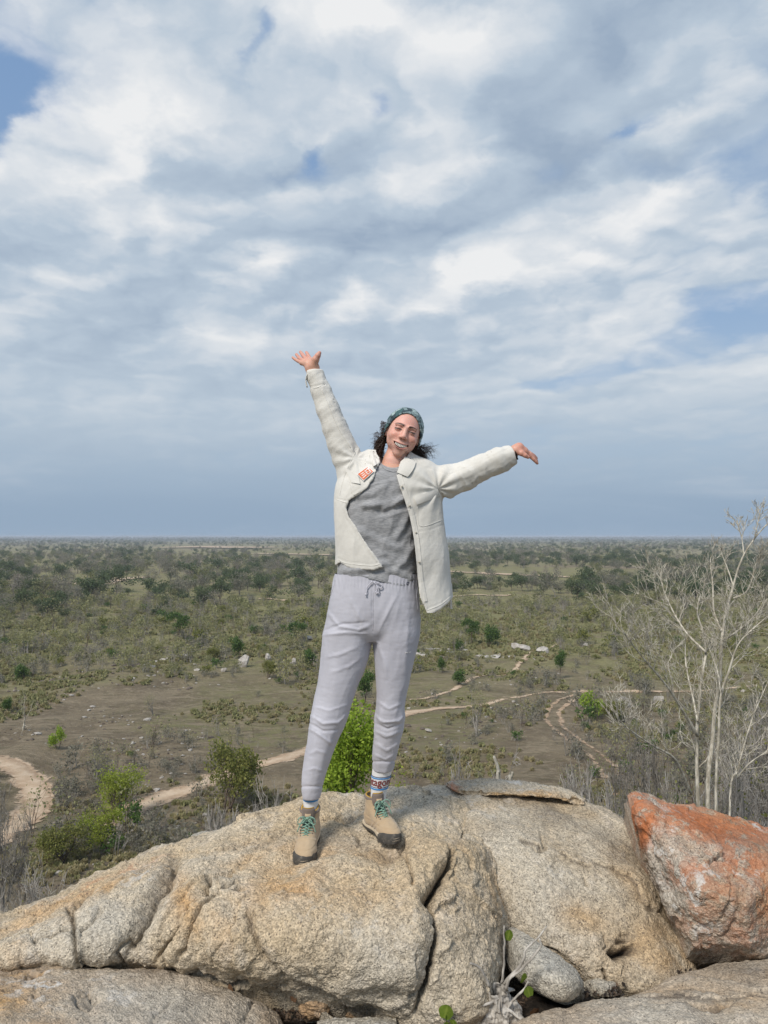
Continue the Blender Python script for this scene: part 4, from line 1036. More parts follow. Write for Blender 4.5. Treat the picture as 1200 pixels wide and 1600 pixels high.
# ---- scrub of the middle distance
def scrub():
    rng = np.random.RandomState(9)
    kinds = []
    def wisp(seed, h, w, nst, nl, lm, ls, bm=M_TWIG):
        a, b = make_tree(seed, h, w, lm, nl, ls, .28 * h, bm, dict(levels=1, kids=[4], first=.7, wob=.12, ang=(.3, .8)), stems=nst, lean=.55, trunk_r=.018)
        return (a, b)
    specs = [(wisp(300, 1.5, 1.9, 6, 200, L_WISP, .16), 'wispy yellow-green bush', 1.5),
             (wisp(301, 1.2, 1.9, 7, 170, L_FAR_GREY, .13), 'low grey-green bush', 1.2),
             (wisp(302, 1.7, 1.5, 5, 80, L_FAR_BROWN, .11), 'nearly leafless brown bush', 1.7),
             (wisp(303, 1.1, 1.5, 6, 320, L_OLIVE, .15), 'dense olive bush', 1.1),
             (wisp(304, 2.2, 1.3, 2, 60, L_WISP, .12, M_BARK), 'thin upright sapling', 2.2),
             (wisp(305, .9, 1.3, 6, 260, L_GREEN, .13), 'fresh green bush', .9)]
    n0 = 6400
    Yp = 944 + 400 * rng.rand(n0) ** 1.9; X = rng.uniform(-120, 1320, n0)
    P = ground_rows(X, Yp); r = np.hypot(P[:, 0], P[:, 1])
    nz = fbm(np.stack([P[:, 0] / 22., P[:, 1] / 30., 0 * r], -1), 3, 33)
    d = np.interp(Yp, [944, 965, 1010, 1060, 1110, 1200, 1340], [.65, .75, .55, .24, .20, .26, .32])
    d += np.where((X < 330) & (Yp > 985) & (Yp < 1040), .4, 0) + np.where((X > 880) & (Yp > 1090), .5, 0)
    ok = (nz * .55 + d - .05 > rng.rand(n0) * .55) & (r > 14)
    for (x0, x1, y0, y1) in [(-10, 85, 1180, 1345), (190, 300, 1222, 1290), (410, 700, 1095, 1200), (740, 870, 1000, 1035), (640, 800, 1050, 1120), (860, 905, 1090, 1140)]:
        ok &= ~((X > x0) & (X < x1) & (Yp > y0) & (Yp < y1) & (rng.rand(n0) < .9))
    ok &= off_road(X, Yp)
    P, X, Yp, r = P[ok], X[ok], Yp[ok], r[ok]; n = len(P)
    u = rng.rand(n)
    green = np.clip(np.interp(Yp, [940, 1040, 1080], [1, .9, .35]), 0, 1)
    low = Yp > 1060; u = np.where(low & (u < .2), u + .42, u); u = np.where(low & (u > .80) & (u < .87), u + .08, u)
    idx = np.where(u < .42 * green, 0, np.where(u < .60, 1, np.where(u < .80, 2, np.where(u < .87, 3, np.where(u < .96, 4, 5)))))
    scl = np.clip(rng.lognormal(-.10, .48, n), .35, 2.4) * np.interp(r, [15, 60, 120, 200], [.7, .85, 1.15, 1.5])
    rot = rng.uniform(0, 6.28, n); P[:, 2] -= .05
    app = scl * np.array([k[2] for k in specs])[idx] / r * ((X > 5) & (X < 1195))
    firsts = {}; order = np.argsort(-app)[:300]
    for k in range(len(specs)):          # at least one of every kind
        if not (idx[order] == k).any(): order[-1 - k] = np.argmax(np.where(idx == k, app, -1))
    hsz = np.percentile(app[order] * FPX, [35, 70])
    for i in order:
        me, lab, h = specs[int(idx[i])]
        o = thing('shrub', None, None, tuple(P[i])); o.rotation_euler.z = rot[i]; o.scale = (scl[i],) * 3
        pr = [link('stems', me[0], o), link('foliage', me[1], o)]; firsts.setdefault(int(idx[i]), pr)
        tag(o, place_label(lab, X[i], Yp[i], scl[i] * h / r[i] * FPX, hsz), 'bush', 'bushes scattered over the dry slope and plain')
    mask = np.ones(n, bool); mask[order] = False
    protos = [firsts[k] for k in range(len(specs))]
    scatter('scrub', protos, P[mask], rot[mask], scl[mask], idx[mask], 'low scrub covering the plain below the rocks')

    # dry grass and stones
    V, F, var = leaves_np(np.zeros((1, 3)), .12, 34, .26, rng, flat=.3, elong=1.1, up=2.2); V[:, 2] += .10
    tuft = link('grass_tuft', mesh_np('grass_tuft', V, F, None, [L_GRASS], attrs={'var': var}, smooth=False))
    V2, F2, var2 = leaves_np(np.zeros((1, 3)), .20, 46, .22, rng, flat=.3, elong=1.1, up=1.6); V2[:, 2] += .10
    tuft2 = link('grass_tuft', mesh_np('grass_tuft', V2, F2, None, [L_WISP], attrs={'var': var2}, smooth=False))
    n0 = 34000
    Yp = 955 + 430 * rng.rand(n0) ** 1.5; X = rng.uniform(-100, 1300, n0); P = ground_rows(X, Yp); r = np.hypot(P[:, 0], P[:, 1])
    nz = fbm(np.stack([P[:, 0] / 9., P[:, 1] / 11., 0 * r], -1), 3, 43)
    ok = (nz + .1 + np.interp(Yp, [950, 1060, 1120], [.7, .3, -.05]) > rng.rand(n0)) & (r > 12)
    ok &= ~((X > -10) & (X < 78) & (Yp > 1180) & (Yp < 1320))
    ok &= off_road(X, Yp)
    P, r = P[ok], r[ok]; n = len(P)
    s = rng.uniform(.5, 1.5, n) * np.interp(r, [12, 60, 200], [.7, 1.2, 2.4])
    for k, t in enumerate((tuft, tuft2)):
        t.location = P[k]; tag(t, 'dry grass tuft on the slope', kind='stuff')
    scatter('dry_grass', [tuft, tuft2], P[2:], rng.uniform(0, 6.28, n - 2), s[2:], (rng.rand(n - 2) < np.interp(r[2:], [60, 110], [.25, .7])).astype(int), 'dry grass and low growth over the slope and plain')
scrub()

def stone_mesh(seed, mat, sub=2):
    import bmesh
    bm = bmesh.new(); bmesh.ops.create_icosphere(bm, subdivisions=sub, radius=1.0)
    V = np.array([v.co[:] for v in bm.verts]); T = np.array([[v.index for v in f.verts] for f in bm.faces]); bm.free()
    N = V.copy()
    V = V * (1 + .30 * fbm(V * 1.1, 2, seed)[:, None] + .10 * fbm(V * 3.3, 2, seed + 3)[:, None]); V = V * np.array([1, .8, .62])
    # planar facets
    rng = np.random.RandomState(seed)
    for _ in range(7):
        d = rng.normal(0, 1, 3); d /= np.linalg.norm(d); h = V @ d; lim = .62 * h.max(); V = V - np.clip(h - lim, 0, None)[:, None] * d * .85
    return mesh_np('stone', V, None, T, [mat], smooth=False)
def plain_rock_mat(name, a, b):
    def fn(n, bs):
        c = n.coord('Object')
        col = n.mix(n.ss(n.noise(c, 2.0, 7, .7), .36, .64), a, b)
        col = n.mix(n.ss(n.noise(c, 5, 6, .7), .55, .7), col, tuple(q * .5 for q in a))
        n.set(bs.inputs['Base Color'], col); n.set(bs.inputs['Normal'], n.bump(n.noise(c, 6, 7, .7), .8, .15))
    return material(name, fn, rough=.9, spec=.15)
M_STONE_PALE = plain_rock_mat('stone_pale', (.33, .30, .26), (.52, .49, .45))
M_STONE_BROWN = plain_rock_mat('stone_brown', (.10, .08, .065), (.21, .175, .145))

def stones():
    rng = np.random.RandomState(19)
    ms = [stone_mesh(1, M_STONE_PALE, 1), stone_mesh(2, M_STONE_BROWN, 1), stone_mesh(3, M_STONE_BROWN, 1)]
    n0 = 16000
    Yp = 990 + 440 * rng.rand(n0) ** .9; X = rng.uniform(-60, 1260, n0); P = ground_rows(X, Yp); r = np.hypot(P[:, 0], P[:, 1])
    nz = fbm(np.stack([P[:, 0] / 7., P[:, 1] / 7., 0 * r], -1), 3, 53)
    d = np.where((X > 180) & (X < 330) & (Yp > 1250), .55, 0) + np.where((X > 190) & (X < 250) & (Yp > 1150), .2, 0) - .35 + np.where((X > 640) & (X < 860) & (Yp > 1000) & (Yp < 1060), .2, 0) + np.where((Yp > 1050) & (Yp < 1210), .24, 0)
    ok = (nz * .5 + d > rng.rand(n0) * .6 - .15) & (r > 10) & off_road(X, Yp)
    P, r = P[ok], r[ok]; n = len(P); idx = np.where(rng.rand(n) < .42, 0, rng.randint(1, 3, n))
    s = np.clip(rng.lognormal(-2.25, .5, n), .04, .4) * np.interp(r, [10, 40, 120], [.7, 1.1, 1.9])
    pr = []
    for k, m in enumerate(ms):
        o = link('stone', m); o.location = P[k]; o.scale = (s[k],) * 3; pr.append(o); tag(o, ['pale loose stone', 'brown loose stone', 'dark brown loose stone'][k] + ' on the slope', kind='stuff')
    # the instancer ignores the prototype's own scale
    scatter('loose_stones', pr, P[3:], rng.uniform(0, 6.28, n - 3), s[3:], idx[3:], 'loose stones strewn over the slope and plain')
stones()

# ---- named trees and bushes seen one by one:  (px, py of the foot, height px, width px, kind, label)
def named():
    K = {}
    def proto(kind):
        if kind in K: return K[kind]
        mk = {
         'tree': lambda: make_tree(401, 5.0, 5.0, L_GREEN, 1500, .30, .85, M_BARK, dict(levels=2, kids=[5, 4], first=.40)),
         'bright': lambda: make_tree(402, 2.6, 3.2, L_BRIGHT, 1500, .20, .55, M_BARK, dict(levels=2, kids=[5, 4], first=.3), stems=2, lean=.4),
         'greenbush': lambda: make_tree(403, 2.4, 3.0, L_GREEN, 1500, .20, .6, M_BARK, dict(levels=2, kids=[4, 4], first=.3), stems=3, lean=.4),
         'yellow': lambda: make_tree(404, 3.0, 3.2, L_YELLOW, 3200, .12, .55, M_BARK, dict(levels=2, kids=[5, 4], first=.4), stems=3, lean=.35),
         'olive': lambda: make_tree(405, 3.0, 3.6, L_OLIVE, 3800, .13, .50, M_BARK, dict(levels=2, kids=[5, 4], first=.4), stems=4, lean=.4),
         'thin': lambda: make_tree(406, 3.4, 2.6, L_WISP, 420, .09, .5, M_BARKG, dict(levels=3, kids=[4, 3, 3], first=.4, ang=(.35, .8)), stems=2, lean=.3),
         'bare': lambda: make_tree(407, 4.5, 4.0, None, 0, .1, .1, M_BARKG, dict(levels=4, kids=[4, 4, 3, 3], first=.4, ang=(.3, .8)), stems=1, lean=.1),
         'barepale': lambda: make_tree(408, 4.0, 3.6, None, 0, .1, .1, M_BARKW, dict(levels=4, kids=[4, 3, 3, 3], first=.42, ang=(.4, .9)), stems=1, lean=.5),
        }[kind]
        K[kind] = mk(); return K[kind]
    dims = {'tree': (5, 5), 'bright': (2.6, 3.2), 'greenbush': (2.4, 3.0), 'yellow': (3, 3.2), 'olive': (3, 3.6), 'thin': (3.4, 2.6), 'bare': (4.5, 4.0), 'barepale': (4, 3.6)}
    rows = [
     (281, 1003, 44, 44, 'tree', 'round bright green tree standing on the grass belt left of the person'),
     (312, 1003, 50, 34, 'bare', 'leafless grey tree right beside the round green tree'),
     (374, 1030, 36, 32, 'greenbush', 'upright green bush just left of the white rocks'),
     (461, 995, 26, 36, 'greenbush', 'pale green bush left of the dark bush behind the person\'s hip'),
     (472, 1002, 28, 30, 'tree', 'dark green bush nearest the person\'s hip'),
     (488, 1048, 34, 34, 'greenbush', 'dark green round bush touching the person\'s left-hand trouser leg'),
     (388, 985, 30, 36, 'thin', 'thin pale green tree behind the white rocks'),
     (419, 1060, 30, 34, 'olive', 'olive bush below the white rocks'),
     (333, 1035, 26, 32, 'olive', 'dark low bush left of the white rocks'),
     (738, 1010, 42, 34, 'tree', 'tall dark green tree of the clump right of the person'),
     (762, 1012, 36, 40, 'greenbush', 'broad green bush of the clump right of the person'),
     (692, 1052, 26, 20, 'greenbush', 'small green bush on a stem just right of the person\'s knee'),
     (718, 1070, 26, 36, 'greenbush', 'round dark green bush low on the plain right of the knee'),
     (714, 1024, 26, 24, 'greenbush', 'small pale green bush by the flat rock shelf'),
     (875, 1062, 44, 30, 'tree', 'small green umbrella tree on a thin bare trunk'),
     (920, 1120, 40, 50, 'bright', 'bright green bush beside the curved track'),
     (745, 1152, 80, 70, 'thin', 'thin brown-stemmed tree with sparse leaves above the rock crest'),
     (36, 1064, 26, 38, 'greenbush', 'dark green bush at the left edge by the line of stones'),
     (14, 1112, 24, 26, 'greenbush', 'green bush behind the white dead tree'),
     (36, 1143, 76, 80, 'barepale', 'white dead tree with bare branches near the left edge'),
     (90, 1172, 38, 30, 'bright', 'fresh green bush alone on the bare slope at left'),
     (150, 1232, 76, 70, 'thin', 'brownish thin tree behind the yellow-green bushes'),
     (186, 1282, 88, 84, 'yellow', 'yellow-green leafy bush beside the sandy road'),
     (160, 1330, 70, 70, 'yellow', 'lower yellow-green bush nearest the sandy road'),
     (100, 1350, 66, 90, 'olive', 'dull green bush below the bend of the sandy road'),
     (355, 1268, 112, 120, 'olive', 'big olive-green leafy bush left of the person\'s feet'),
     (240, 1119, 38, 34, 'thin', 'small brownish tree alone on the bare slope'),
     (441, 1178, 44, 28, 'thin', 'thin sapling above the dirt track left of the legs'),
     (230, 1170, 30, 36, 'thin', 'low thin bush in the middle of the bare slope'),
     (570, 1108, 56, 44, 'tree', 'green tree seen between the person\'s legs'),
     (820, 1110, 34, 34, 'bare', 'little bare tree by the bend of the curved track'),
     (838, 1018, 20, 30, 'bare', 'small bare tree behind the pale rock outcrop'),
     (1000, 1180, 60, 80, 'thin', 'thin bush between the curved track and the bare tree'),
     (960, 1130, 40, 50, 'olive', 'olive bush beside the pale boulder on the plain'),
     (255, 1380, 60, 60, 'thin', 'sparse bush on the stony slope just above the big boulder'),
     (50, 1300, 60, 40, 'thin', 'thin bush growing on the inside of the road bend'),
    ]
    for i, (px, py, hp, wp, kind, lab) in enumerate(rows):
        p = ground_at(px, py); Y = p[1]
        H, W = dims[kind]; s = Y / FPX; sz = hp * s / H; sx = wp * s / W
        t = put_tree('tree' if kind in ('tree', 'thin', 'bare', 'barepale') else 'bush', 'tree' if kind in ('tree', 'thin', 'bare', 'barepale') else 'bush', lab,
                     (p[0], p[1], p[2] - .03), (i * 2.1) % 6.28, proto(kind), names=('trunk', 'crown') if kind in ('tree', 'thin', 'bare', 'barepale') else ('stems', 'foliage'))
        t.scale = (sx, sx, sz)
named()

# ---- bushes standing close below the rocks (their feet are hidden)
def near_bush(name, cat, label, px, py_top, Y, wpx, meshes_fn, names):
    s = Y / FPX; top = at(px, py_top, Y); g = float(ground_z(top[0], Y)); h = top[2] - g; w = wpx * s
    put_tree(name, cat, label, (top[0], Y, g), 0, meshes_fn(h, w), names)
def lifted(h, w, k=1.35): hb = min(h, k * w); return hb, h - hb
near_bush('tree', 'tree', 'bright green leafy tree right behind the person\'s legs', 556, 1104, 15, 165,
          lambda h, w: make_tree(501, lifted(h, w)[0], w, L_BRIGHT, 9500, .080, .42, M_BARK, dict(levels=3, kids=[5, 4, 3], first=.42, wob=.15, ang=(.35, .9), lift=lifted(h, w)[1]), stems=2, lean=.25, trunk_r=.05), ('trunk', 'crown'))
near_bush('bush', 'bush', 'yellow-green bush behind the rock crest right of the legs', 625, 1178, 14, 70,
          lambda h, w: make_tree(502, h, w, L_YELLOW, 1600, .06, .35, M_TWIG, dict(levels=3, kids=[5, 4, 3], first=.55, wob=.1), stems=3, lean=.12, trunk_r=.03), ('stems', 'foliage'))
BARE = dict(levels=4, kids=[5, 4, 4, 4], first=.45, wob=.20, up=.0, ang=(.35, 1.1), rk=.72, rmin=.0052, taper=.6)
def bare(seed, leaf=None, nl=0, mat=None, o=BARE, stems=5, tr=.03):
    def f(h, w):
        hb, li = lifted(h, w); return make_tree(seed, hb, w, leaf, nl, .05, .3, mat or M_TWIG, dict(o, lift=li), stems=stems, lean=.9, trunk_r=tr)
    return f
for (px, pt, Y, w, seed, lab) in [
    (712, 1150, 13, 120, 601, 'grey leafless thicket behind the rock flake'),
    (790, 1165, 12, 110, 602, 'grey leafless bush right of the thicket behind the rock flake'),
    (880, 1165, 13, 120, 603, 'leafless bush behind the crest of the domed boulder'),
    (950, 1185, 10, 110, 604, 'tangled leafless bush just left of the pale bare tree'),
    (410, 1212, 13, 130, 605, 'pale grey leafless bush left of the person\'s boot'),
    (350, 1245, 12, 80, 606, 'small pale leafless bush below the olive bush'),
    (35, 1330, 12, 150, 607, 'grey leafless bush in the lower left corner above the boulder tail'),
    (95, 1372, 14, 110, 608, 'low grey twiggy bush right of the corner bush'),
    (6, 1215, 16, 90, 609, 'dark bare tree cut by the left edge below the road'),
    (505, 1225, 12, 60, 610, 'low grey twigs behind the heel of the left boot'),
    (1160, 1150, 9, 170, 611, 'dense grey thicket around the foot of the pale bare tree'),
    (1060, 1170, 9.5, 150, 612, 'grey thicket left of the pale bare stems'),
    (1010, 1120, 13, 150, 613, 'brown-grey bush behind the low branch of the bare tree'),
    (1190, 1060, 11, 140, 614, 'tall grey bush at the right edge behind the bare stems')]:
    near_bush('leafless_bush', 'bush', lab, px, pt, Y, w * 1.5, bare(seed, L_OLIVE if seed in (611, 612, 613, 614, 603, 608) else None, 420 if seed in (611, 612, 613, 614, 603, 608) else 0,
              M_BARKG if seed in (609, 613) else M_TWIG, stems=7 if seed > 610 else 5, tr=.022), ('stems', 'leaves'))

# ---- the pale bare tree at the right
def bare_tree():
    rng = np.random.RandomState(77)
    def stem(tb, pts, Y0, dY, r0, r1, kids, klen, sides=7):
        ys = np.linspace(Y0, Y0 + dY, len(pts)); P = smooth_poly([at(p[0], p[1], y) for p, y in zip(pts, ys)], 26)
        P += np.stack([vnoise(P * 3, 5), vnoise(P * 3, 6), 0 * P[:, 0]], -1) * .012
        rr = np.linspace(r0 * .92, r1 * .85, len(P)) * (1 + .10 * vnoise(P * 9, 4)); tb.add(P, rr, sides); kids = int(kids * 1.25)
        for k in range(kids):
            f = rng.uniform(.22, 1.0); i = min(int(f * 25), 24); d = P[i + 1] - P[i]; d /= np.linalg.norm(d)
            ax = rng.normal(0, 1, 3); ax -= ax.dot(d) * d; ax /= np.linalg.norm(ax); a = rng.uniform(.35, .85)
            grow(tw, [], P[i], d * math.cos(a) + ax * math.sin(a), klen * .62 * rng.uniform(.5, 1.2) * (1.15 - .5 * f), max(.0048, rr[i] * .42), 1, rng, dict(wob=.15, up=.10, levels=4, kids=[3, 3, 3, 2], ang=(.3, .8), len=(.5, .8), taper=.6, rk=.68, rmin=.0028))
    def foot(pts, Y, dx=0):
        p = at(pts[0][0], pts[0][1], Y); g = float(ground_z(p[0], Y)); q = proj(np.array([p[0] + dx, Y, g - .2]))
        return [tuple(q)] + list(pts)
    for (name, lab, stems_) in [
      ('bare_tree', 'pale bare tree with a forked trunk and branches reaching left', [
        ([(1090.8, 1264), (1089, 1180), (1089, 1127), (1096, 1061), (1103, 1019), (1098, 985), (1089, 956), (1094, 930)], 8.0, .3, .026, .006, 10, .55, True),
        ([(1089, 1150), (1068, 1113), (1043, 1075), (1015, 1040), (992, 1012), (973, 985)], 8.0, -.7, .018, .005, 15, .55, False),
        ([(1103, 1019), (1075, 991), (1054, 962), (1038, 924), (1034, 905)], 8.15, .5, .014, .005, 13, .5, False),
        ([(1080, 1240), (1054, 1187), (1015, 1162), (975, 1133), (956, 1108)], 7.9, -.9, .018, .005, 14, .5, False),
        ([(1089, 1127), (1082, 1090), (1072, 1040), (1070, 990)], 8.05, .6, .014, .005, 8, .5, False)]),
      ('bare_tree', 'tallest pale bare tree rising above the horizon at the right edge', [
        ([(1106, 1250), (1110, 1180), (1118, 1110), (1124, 1057), (1129, 998), (1134, 963), (1145, 914), (1160, 872), (1180, 840), (1204, 812)], 8.0, .2, .031, .006, 9, .36, True),
        ([(1129, 987), (1117, 956), (1111, 900), (1111, 870)], 8.1, .4, .016, .005, 6, .34, False),
        ([(1129, 1001), (1152, 987), (1180, 959), (1204, 920)], 8.1, -.4, .016, .006, 9, .45, False),
        ([(1145, 917), (1138, 893), (1127, 862)], 8.15, .2, .010, .004, 4, .30, False),
        ([(1145, 935), (1166, 924), (1180, 889), (1185, 868)], 8.15, -.2, .011, .004, 6, .4, False),
        ([(1162, 868), (1159, 840), (1153, 812)], 8.2, .1, .008, .003, 5, .24, False),
        ([(1180, 840), (1187, 802), (1196, 776)], 8.2, .2, .007, .003, 4, .22, False)]),
      ('bare_tree', 'slim pale bare stem just right of the tallest bare tree', [
        ([(1119, 1250), (1124, 1145), (1127, 1085), (1141, 1043), (1152, 1012), (1166, 991), (1198, 962)], 7.8, -.2, .019, .006, 12, .5, True),
        ([(1127, 1085), (1118, 1040), (1104, 1000)], 7.8, .3, .012, .004, 6, .4, False)]),
      ('bare_tree', 'thin bare sapling leaning right at the right edge', [
        ([(1140, 1250), (1152, 1204), (1166, 1155), (1180, 1110), (1204, 1055)], 7.6, .2, .014, .005, 12, .5, True),
        ([(1150, 1215), (1175, 1190), (1205, 1170)], 7.6, -.2, .012, .004, 6, .4, False)])]:
        tb = Tubes(); tw = Tubes()
        base = None
        for (pts, Y, dY, r0, r1, kids, kl, isfoot) in stems_:
            if isfoot:
                pts = foot(pts, Y)
                if base is None: base = at(pts[0][0], pts[0][1], Y)
            stem(tb, pts, Y, dY, r0, r1, kids, kl)
        t = thing(name, lab, 'tree', tuple(base))
        for tt, nm, mt in ((tb, 'trunk', M_BARKW), (tw, 'twigs', M_BARKW)):
            for i in range(len(tt.V)): tt.V[i] = tt.V[i] - base
            link(nm, tt.mesh(nm, mt), t)
bare_tree()

# ---- dead sticks poking up over the crest
for (pts, Y, lab) in [([(778, 1226), (779, 1205), (773, 1185), (771, 1182)], 4.4, 'short pale dead stick poking up behind the rock flake'),
                      ([(797, 1228), (799, 1215), (801, 1206)], 4.5, 'stubby dead stick right of the taller one behind the flake')]:
    tb = Tubes(); b0 = at(pts[0][0], pts[0][1], Y); g = float(ground_z(b0[0], Y)); P = np.vstack([[b0[0], Y, g - .1], [at(p[0], p[1], Y) for p in pts]])
    tb.add(smooth_poly(P - P[0], 14), np.linspace(.015, .007, 14), 6)
    m = tb.mesh('dead_stick', M_BARKW); o = link('dead_stick', m); o.location = P[0]; tag(o, lab, 'stick')

# ---- rocks out on the plain
ORD = ['first', 'second', 'third', 'fourth', 'fifth', 'sixth', 'seventh', 'eighth', 'ninth', 'tenth', 'eleventh', 'twelfth', 'thirteenth', 'fourteenth', 'fifteenth', 'sixteenth']
def plain_rocks():
    ms = [stone_mesh(11, M_STONE_PALE, 3), stone_mesh(12, M_STONE_PALE, 3), stone_mesh(13, M_STONE_PALE, 3)]
    mb = [stone_mesh(14, M_STONE_BROWN, 3), stone_mesh(15, M_STONE_BROWN, 3)]
    rows = [(379, 1042, 18, 22, 0, 'tall white rock standing on the plain left of the person'), (419, 1032, 14, 14, 1, 'white rock close to the person\'s hip, right of the tall white one'),
     (349, 1049, 10, 8, 2, 'small white rock left of the tall white one'), (455, 998, 12, 10, 1, 'grey rock under the dark bushes by the hip'), (484, 1000, 12, 9, 2, 'grey rock touching the hip outline'), (457, 1040, 10, 14, 0, 'narrow pale rock right of the olive bush'),
     (806, 1014, 22, 12, 1, 'left rock of the pale outcrop right of the person'), (820, 1016, 20, 11, 0, 'middle rock of the pale outcrop right of the person'), (848, 1020, 24, 11, 2, 'right rock of the pale outcrop right of the person'),
     (975, 1104, 22, 18, 1, 'pale boulder alone on the plain beside the bare tree'), (913, 1012, 12, 8, 0, 'single grey rock far right of the outcrop'), (1028, 1098, 22, 16, 2, 'pale rock behind the bare tree branches'),
     (600 + 70, 1232 - 88, 10, 6, 0, 'small rock by the dirt track right of the knee'), (217, 1408, 22, 16, 1, 'grey stone on the slope just above the boulder tail'), (240, 1375, 16, 11, 2, 'grey stone on the slope by the sparse bush'), (565, 1200, 26, 14, 2, 'rounded grey rock half hidden by the bright green tree')]
    for i, (px, py, wp, hp, k, lab) in enumerate(rows):
        p = ground_at(px, py); s = p[1] / FPX; o = link('rock', ms[k]); o.location = (p[0], p[1], p[2] + hp * s * .30); o.scale = (wp * s * .55, wp * s * .5, hp * s * .85); o.rotation_euler.z = i * 1.3
        tag(o, lab, 'rock')
    # flat shelf and the dark line of stones
    rng = np.random.RandomState(4)
    n = 0
    for (x0, x1, ya, yb, cnt, pal, g) in [(60, 125, 1068, 1060, 12, mb, 'dark stones lying in a line at the left edge'), (175, 222, 1043, 1040, 7, mb, 'dark stones in the row left of the white rocks'), (222, 290, 1040, 1026, 7, ms, 'pale stones in the row left of the white rocks'),
                                      (655, 800, 1016, 1026, 16, ms, 'pale flat stones of the rock shelf right of the person')]:
        lab = {'dark stones lying in a line at the left edge': 'dark stone in the line of stones at the left edge', 'dark stones in the row left of the white rocks': 'dark stone in the row of stones left of the white rocks', 'pale stones in the row left of the white rocks': 'pale stone in the row of stones left of the white rocks', 'pale flat stones of the rock shelf right of the person': 'pale flat stone of the rock shelf right of the person'}[g]
        for i in range(cnt):
            px = np.interp(i + rng.uniform(-.3, .3), [0, cnt - 1], [x0, x1]); py = np.interp(px, [x0, x1], [ya, yb]) + rng.normal(0, 2 if 'shelf' not in g else 6)
            p = ground_at(px, py); s = p[1] / FPX; w = rng.uniform(6, 15) * (1.4 if 'shelf' in g else 1)
            o = link('rock', pal[i % len(pal)]); o.location = (p[0], p[1], p[2]); o.scale = (w * s * .6, w * s * .8, w * s * (.20 if 'shelf' in g else .35)); o.rotation_euler.z = rng.uniform(0, 6.28)
            tag(o, f'{lab}, {ORD[i]} from the left', 'rock', g)
plain_rocks()

# ---- air
def haze():
    import bmesh
    x0, x1, y0, y1, z0, z1 = -30000, 30000, -30000, 30000, -62, 6.0
    V = np.array([(x, y, z) for x in (x0, x1) for y in (y0, y1) for z in (z0, z1)], float)
    F = [(0, 1, 3, 2), (4, 6, 7, 5), (0, 4, 5, 1), (2, 3, 7, 6), (0, 2, 6, 4), (1, 5, 7, 3)]
    m = bpy.data.materials.new('haze_air'); m.use_nodes = True; t = m.node_tree; t.nodes.clear()
    v = t.nodes.new('ShaderNodeVolumePrincipled'); v.inputs['Color'].default_value = (.80, .88, 1.0, 1); v.inputs['Density'].default_value = HAZE; v.inputs['Anisotropy'].default_value = 0
    out = t.nodes.new('ShaderNodeOutputMaterial'); t.links.new(v.outputs[0], out.inputs['Volume'])
    o = link('haze', mesh_np('haze', V, F, None, [m], smooth=False)); tag(o, kind='stuff')
HAZE = 1.8e-4
haze()
# ------------------------------------------------------------------ signed-distance modelling for the person
def grid(lo, hi, h):
    lo = np.array(lo, float); n = np.ceil((np.array(hi) - lo) / h).astype(int) + 1
    ax = [(lo[i] + np.arange(n[i]) * h).astype(np.float32) for i in range(3)]
    return ax, lo, h
class G3:
    """sparse-friendly grid: arrays broadcast over x,y,z"""
    def __init__(s, lo, hi, h):
        ax, s.lo, s.h = grid(lo, hi, h)
        s.x = ax[0][:, None, None]; s.y = ax[1][None, :, None]; s.z = ax[2][None, None, :]
def cone(g, a, b, ra, rb, sy=1.0):
    """tapered capsule; sy squeezes the section along y"""
    a = np.asarray(a, float); b = np.asarray(b, float); d = b - a
    S = np.array([1, 1 / sy, 1]); aa, dd = a * S, d * S; L = dd @ dd + 1e-12
    px, py, pz = g.x - aa[0], g.y / sy - aa[1], g.z - aa[2]
    t = np.clip((px * dd[0] + py * dd[1] + pz * dd[2]) / L, 0, 1).astype(np.float32)
    return np.sqrt((px - t * dd[0]) ** 2 + (py - t * dd[1]) ** 2 + (pz - t * dd[2]) ** 2) - (ra + (rb - ra) * t)
def ell(g, c, r):
    q = np.sqrt(((g.x - c[0]) / r[0]) ** 2 + ((g.y - c[1]) / r[1]) ** 2 + ((g.z - c[2]) / r[2]) ** 2)
    return (q - 1) * min(r)
def smin(a, b, k):
    h = np.clip(.5 + .5 * (b - a) / k, 0, 1); return b + (a - b) * h - k * h * (1 - h)
def smax(a, b, k): return -smin(-a, -b, k)
def loft(g, rows, p=2.3):
    """rows: (z, x left, x right, y centre, y radius), sections stacked in z"""
    r = np.array(sorted(rows)); z = np.clip(g.z, r[0, 0], r[-1, 0]).ravel()
    zz = r[:, 0]
    def ip(c):
        # smooth interpolation
        k = np.interp(z, zz, np.arange(len(zz))); i = np.minimum(k.astype(int), len(zz) - 2); t = k - i
        v = r[:, c]; vp = np.concatenate([[2 * v[0] - v[1]], v, [2 * v[-1] - v[-2]]])
        a, b, cc, d = vp[i], vp[i + 1], vp[i + 2], vp[i + 3]
        return (.5 * ((2 * b) + (-a + cc) * t + (2 * a - 5 * b + 4 * cc - d) * t * t + (-a + 3 * b - 3 * cc + d) * t ** 3)).astype(np.float32)[None, None, :]
    xl, xr, yc, ry = ip(1), ip(2), ip(3), ip(4)
    cx, rx = (xl + xr) / 2, (xr - xl) / 2
    q = (np.abs((g.x - cx) / rx) ** p + np.abs((g.y - yc) / ry) ** p) ** (1 / p)
    d = (q - 1) * np.minimum(rx, ry)
    dz = np.maximum(r[0, 0] - g.z, g.z - r[-1, 0])
    return np.maximum(d, dz)
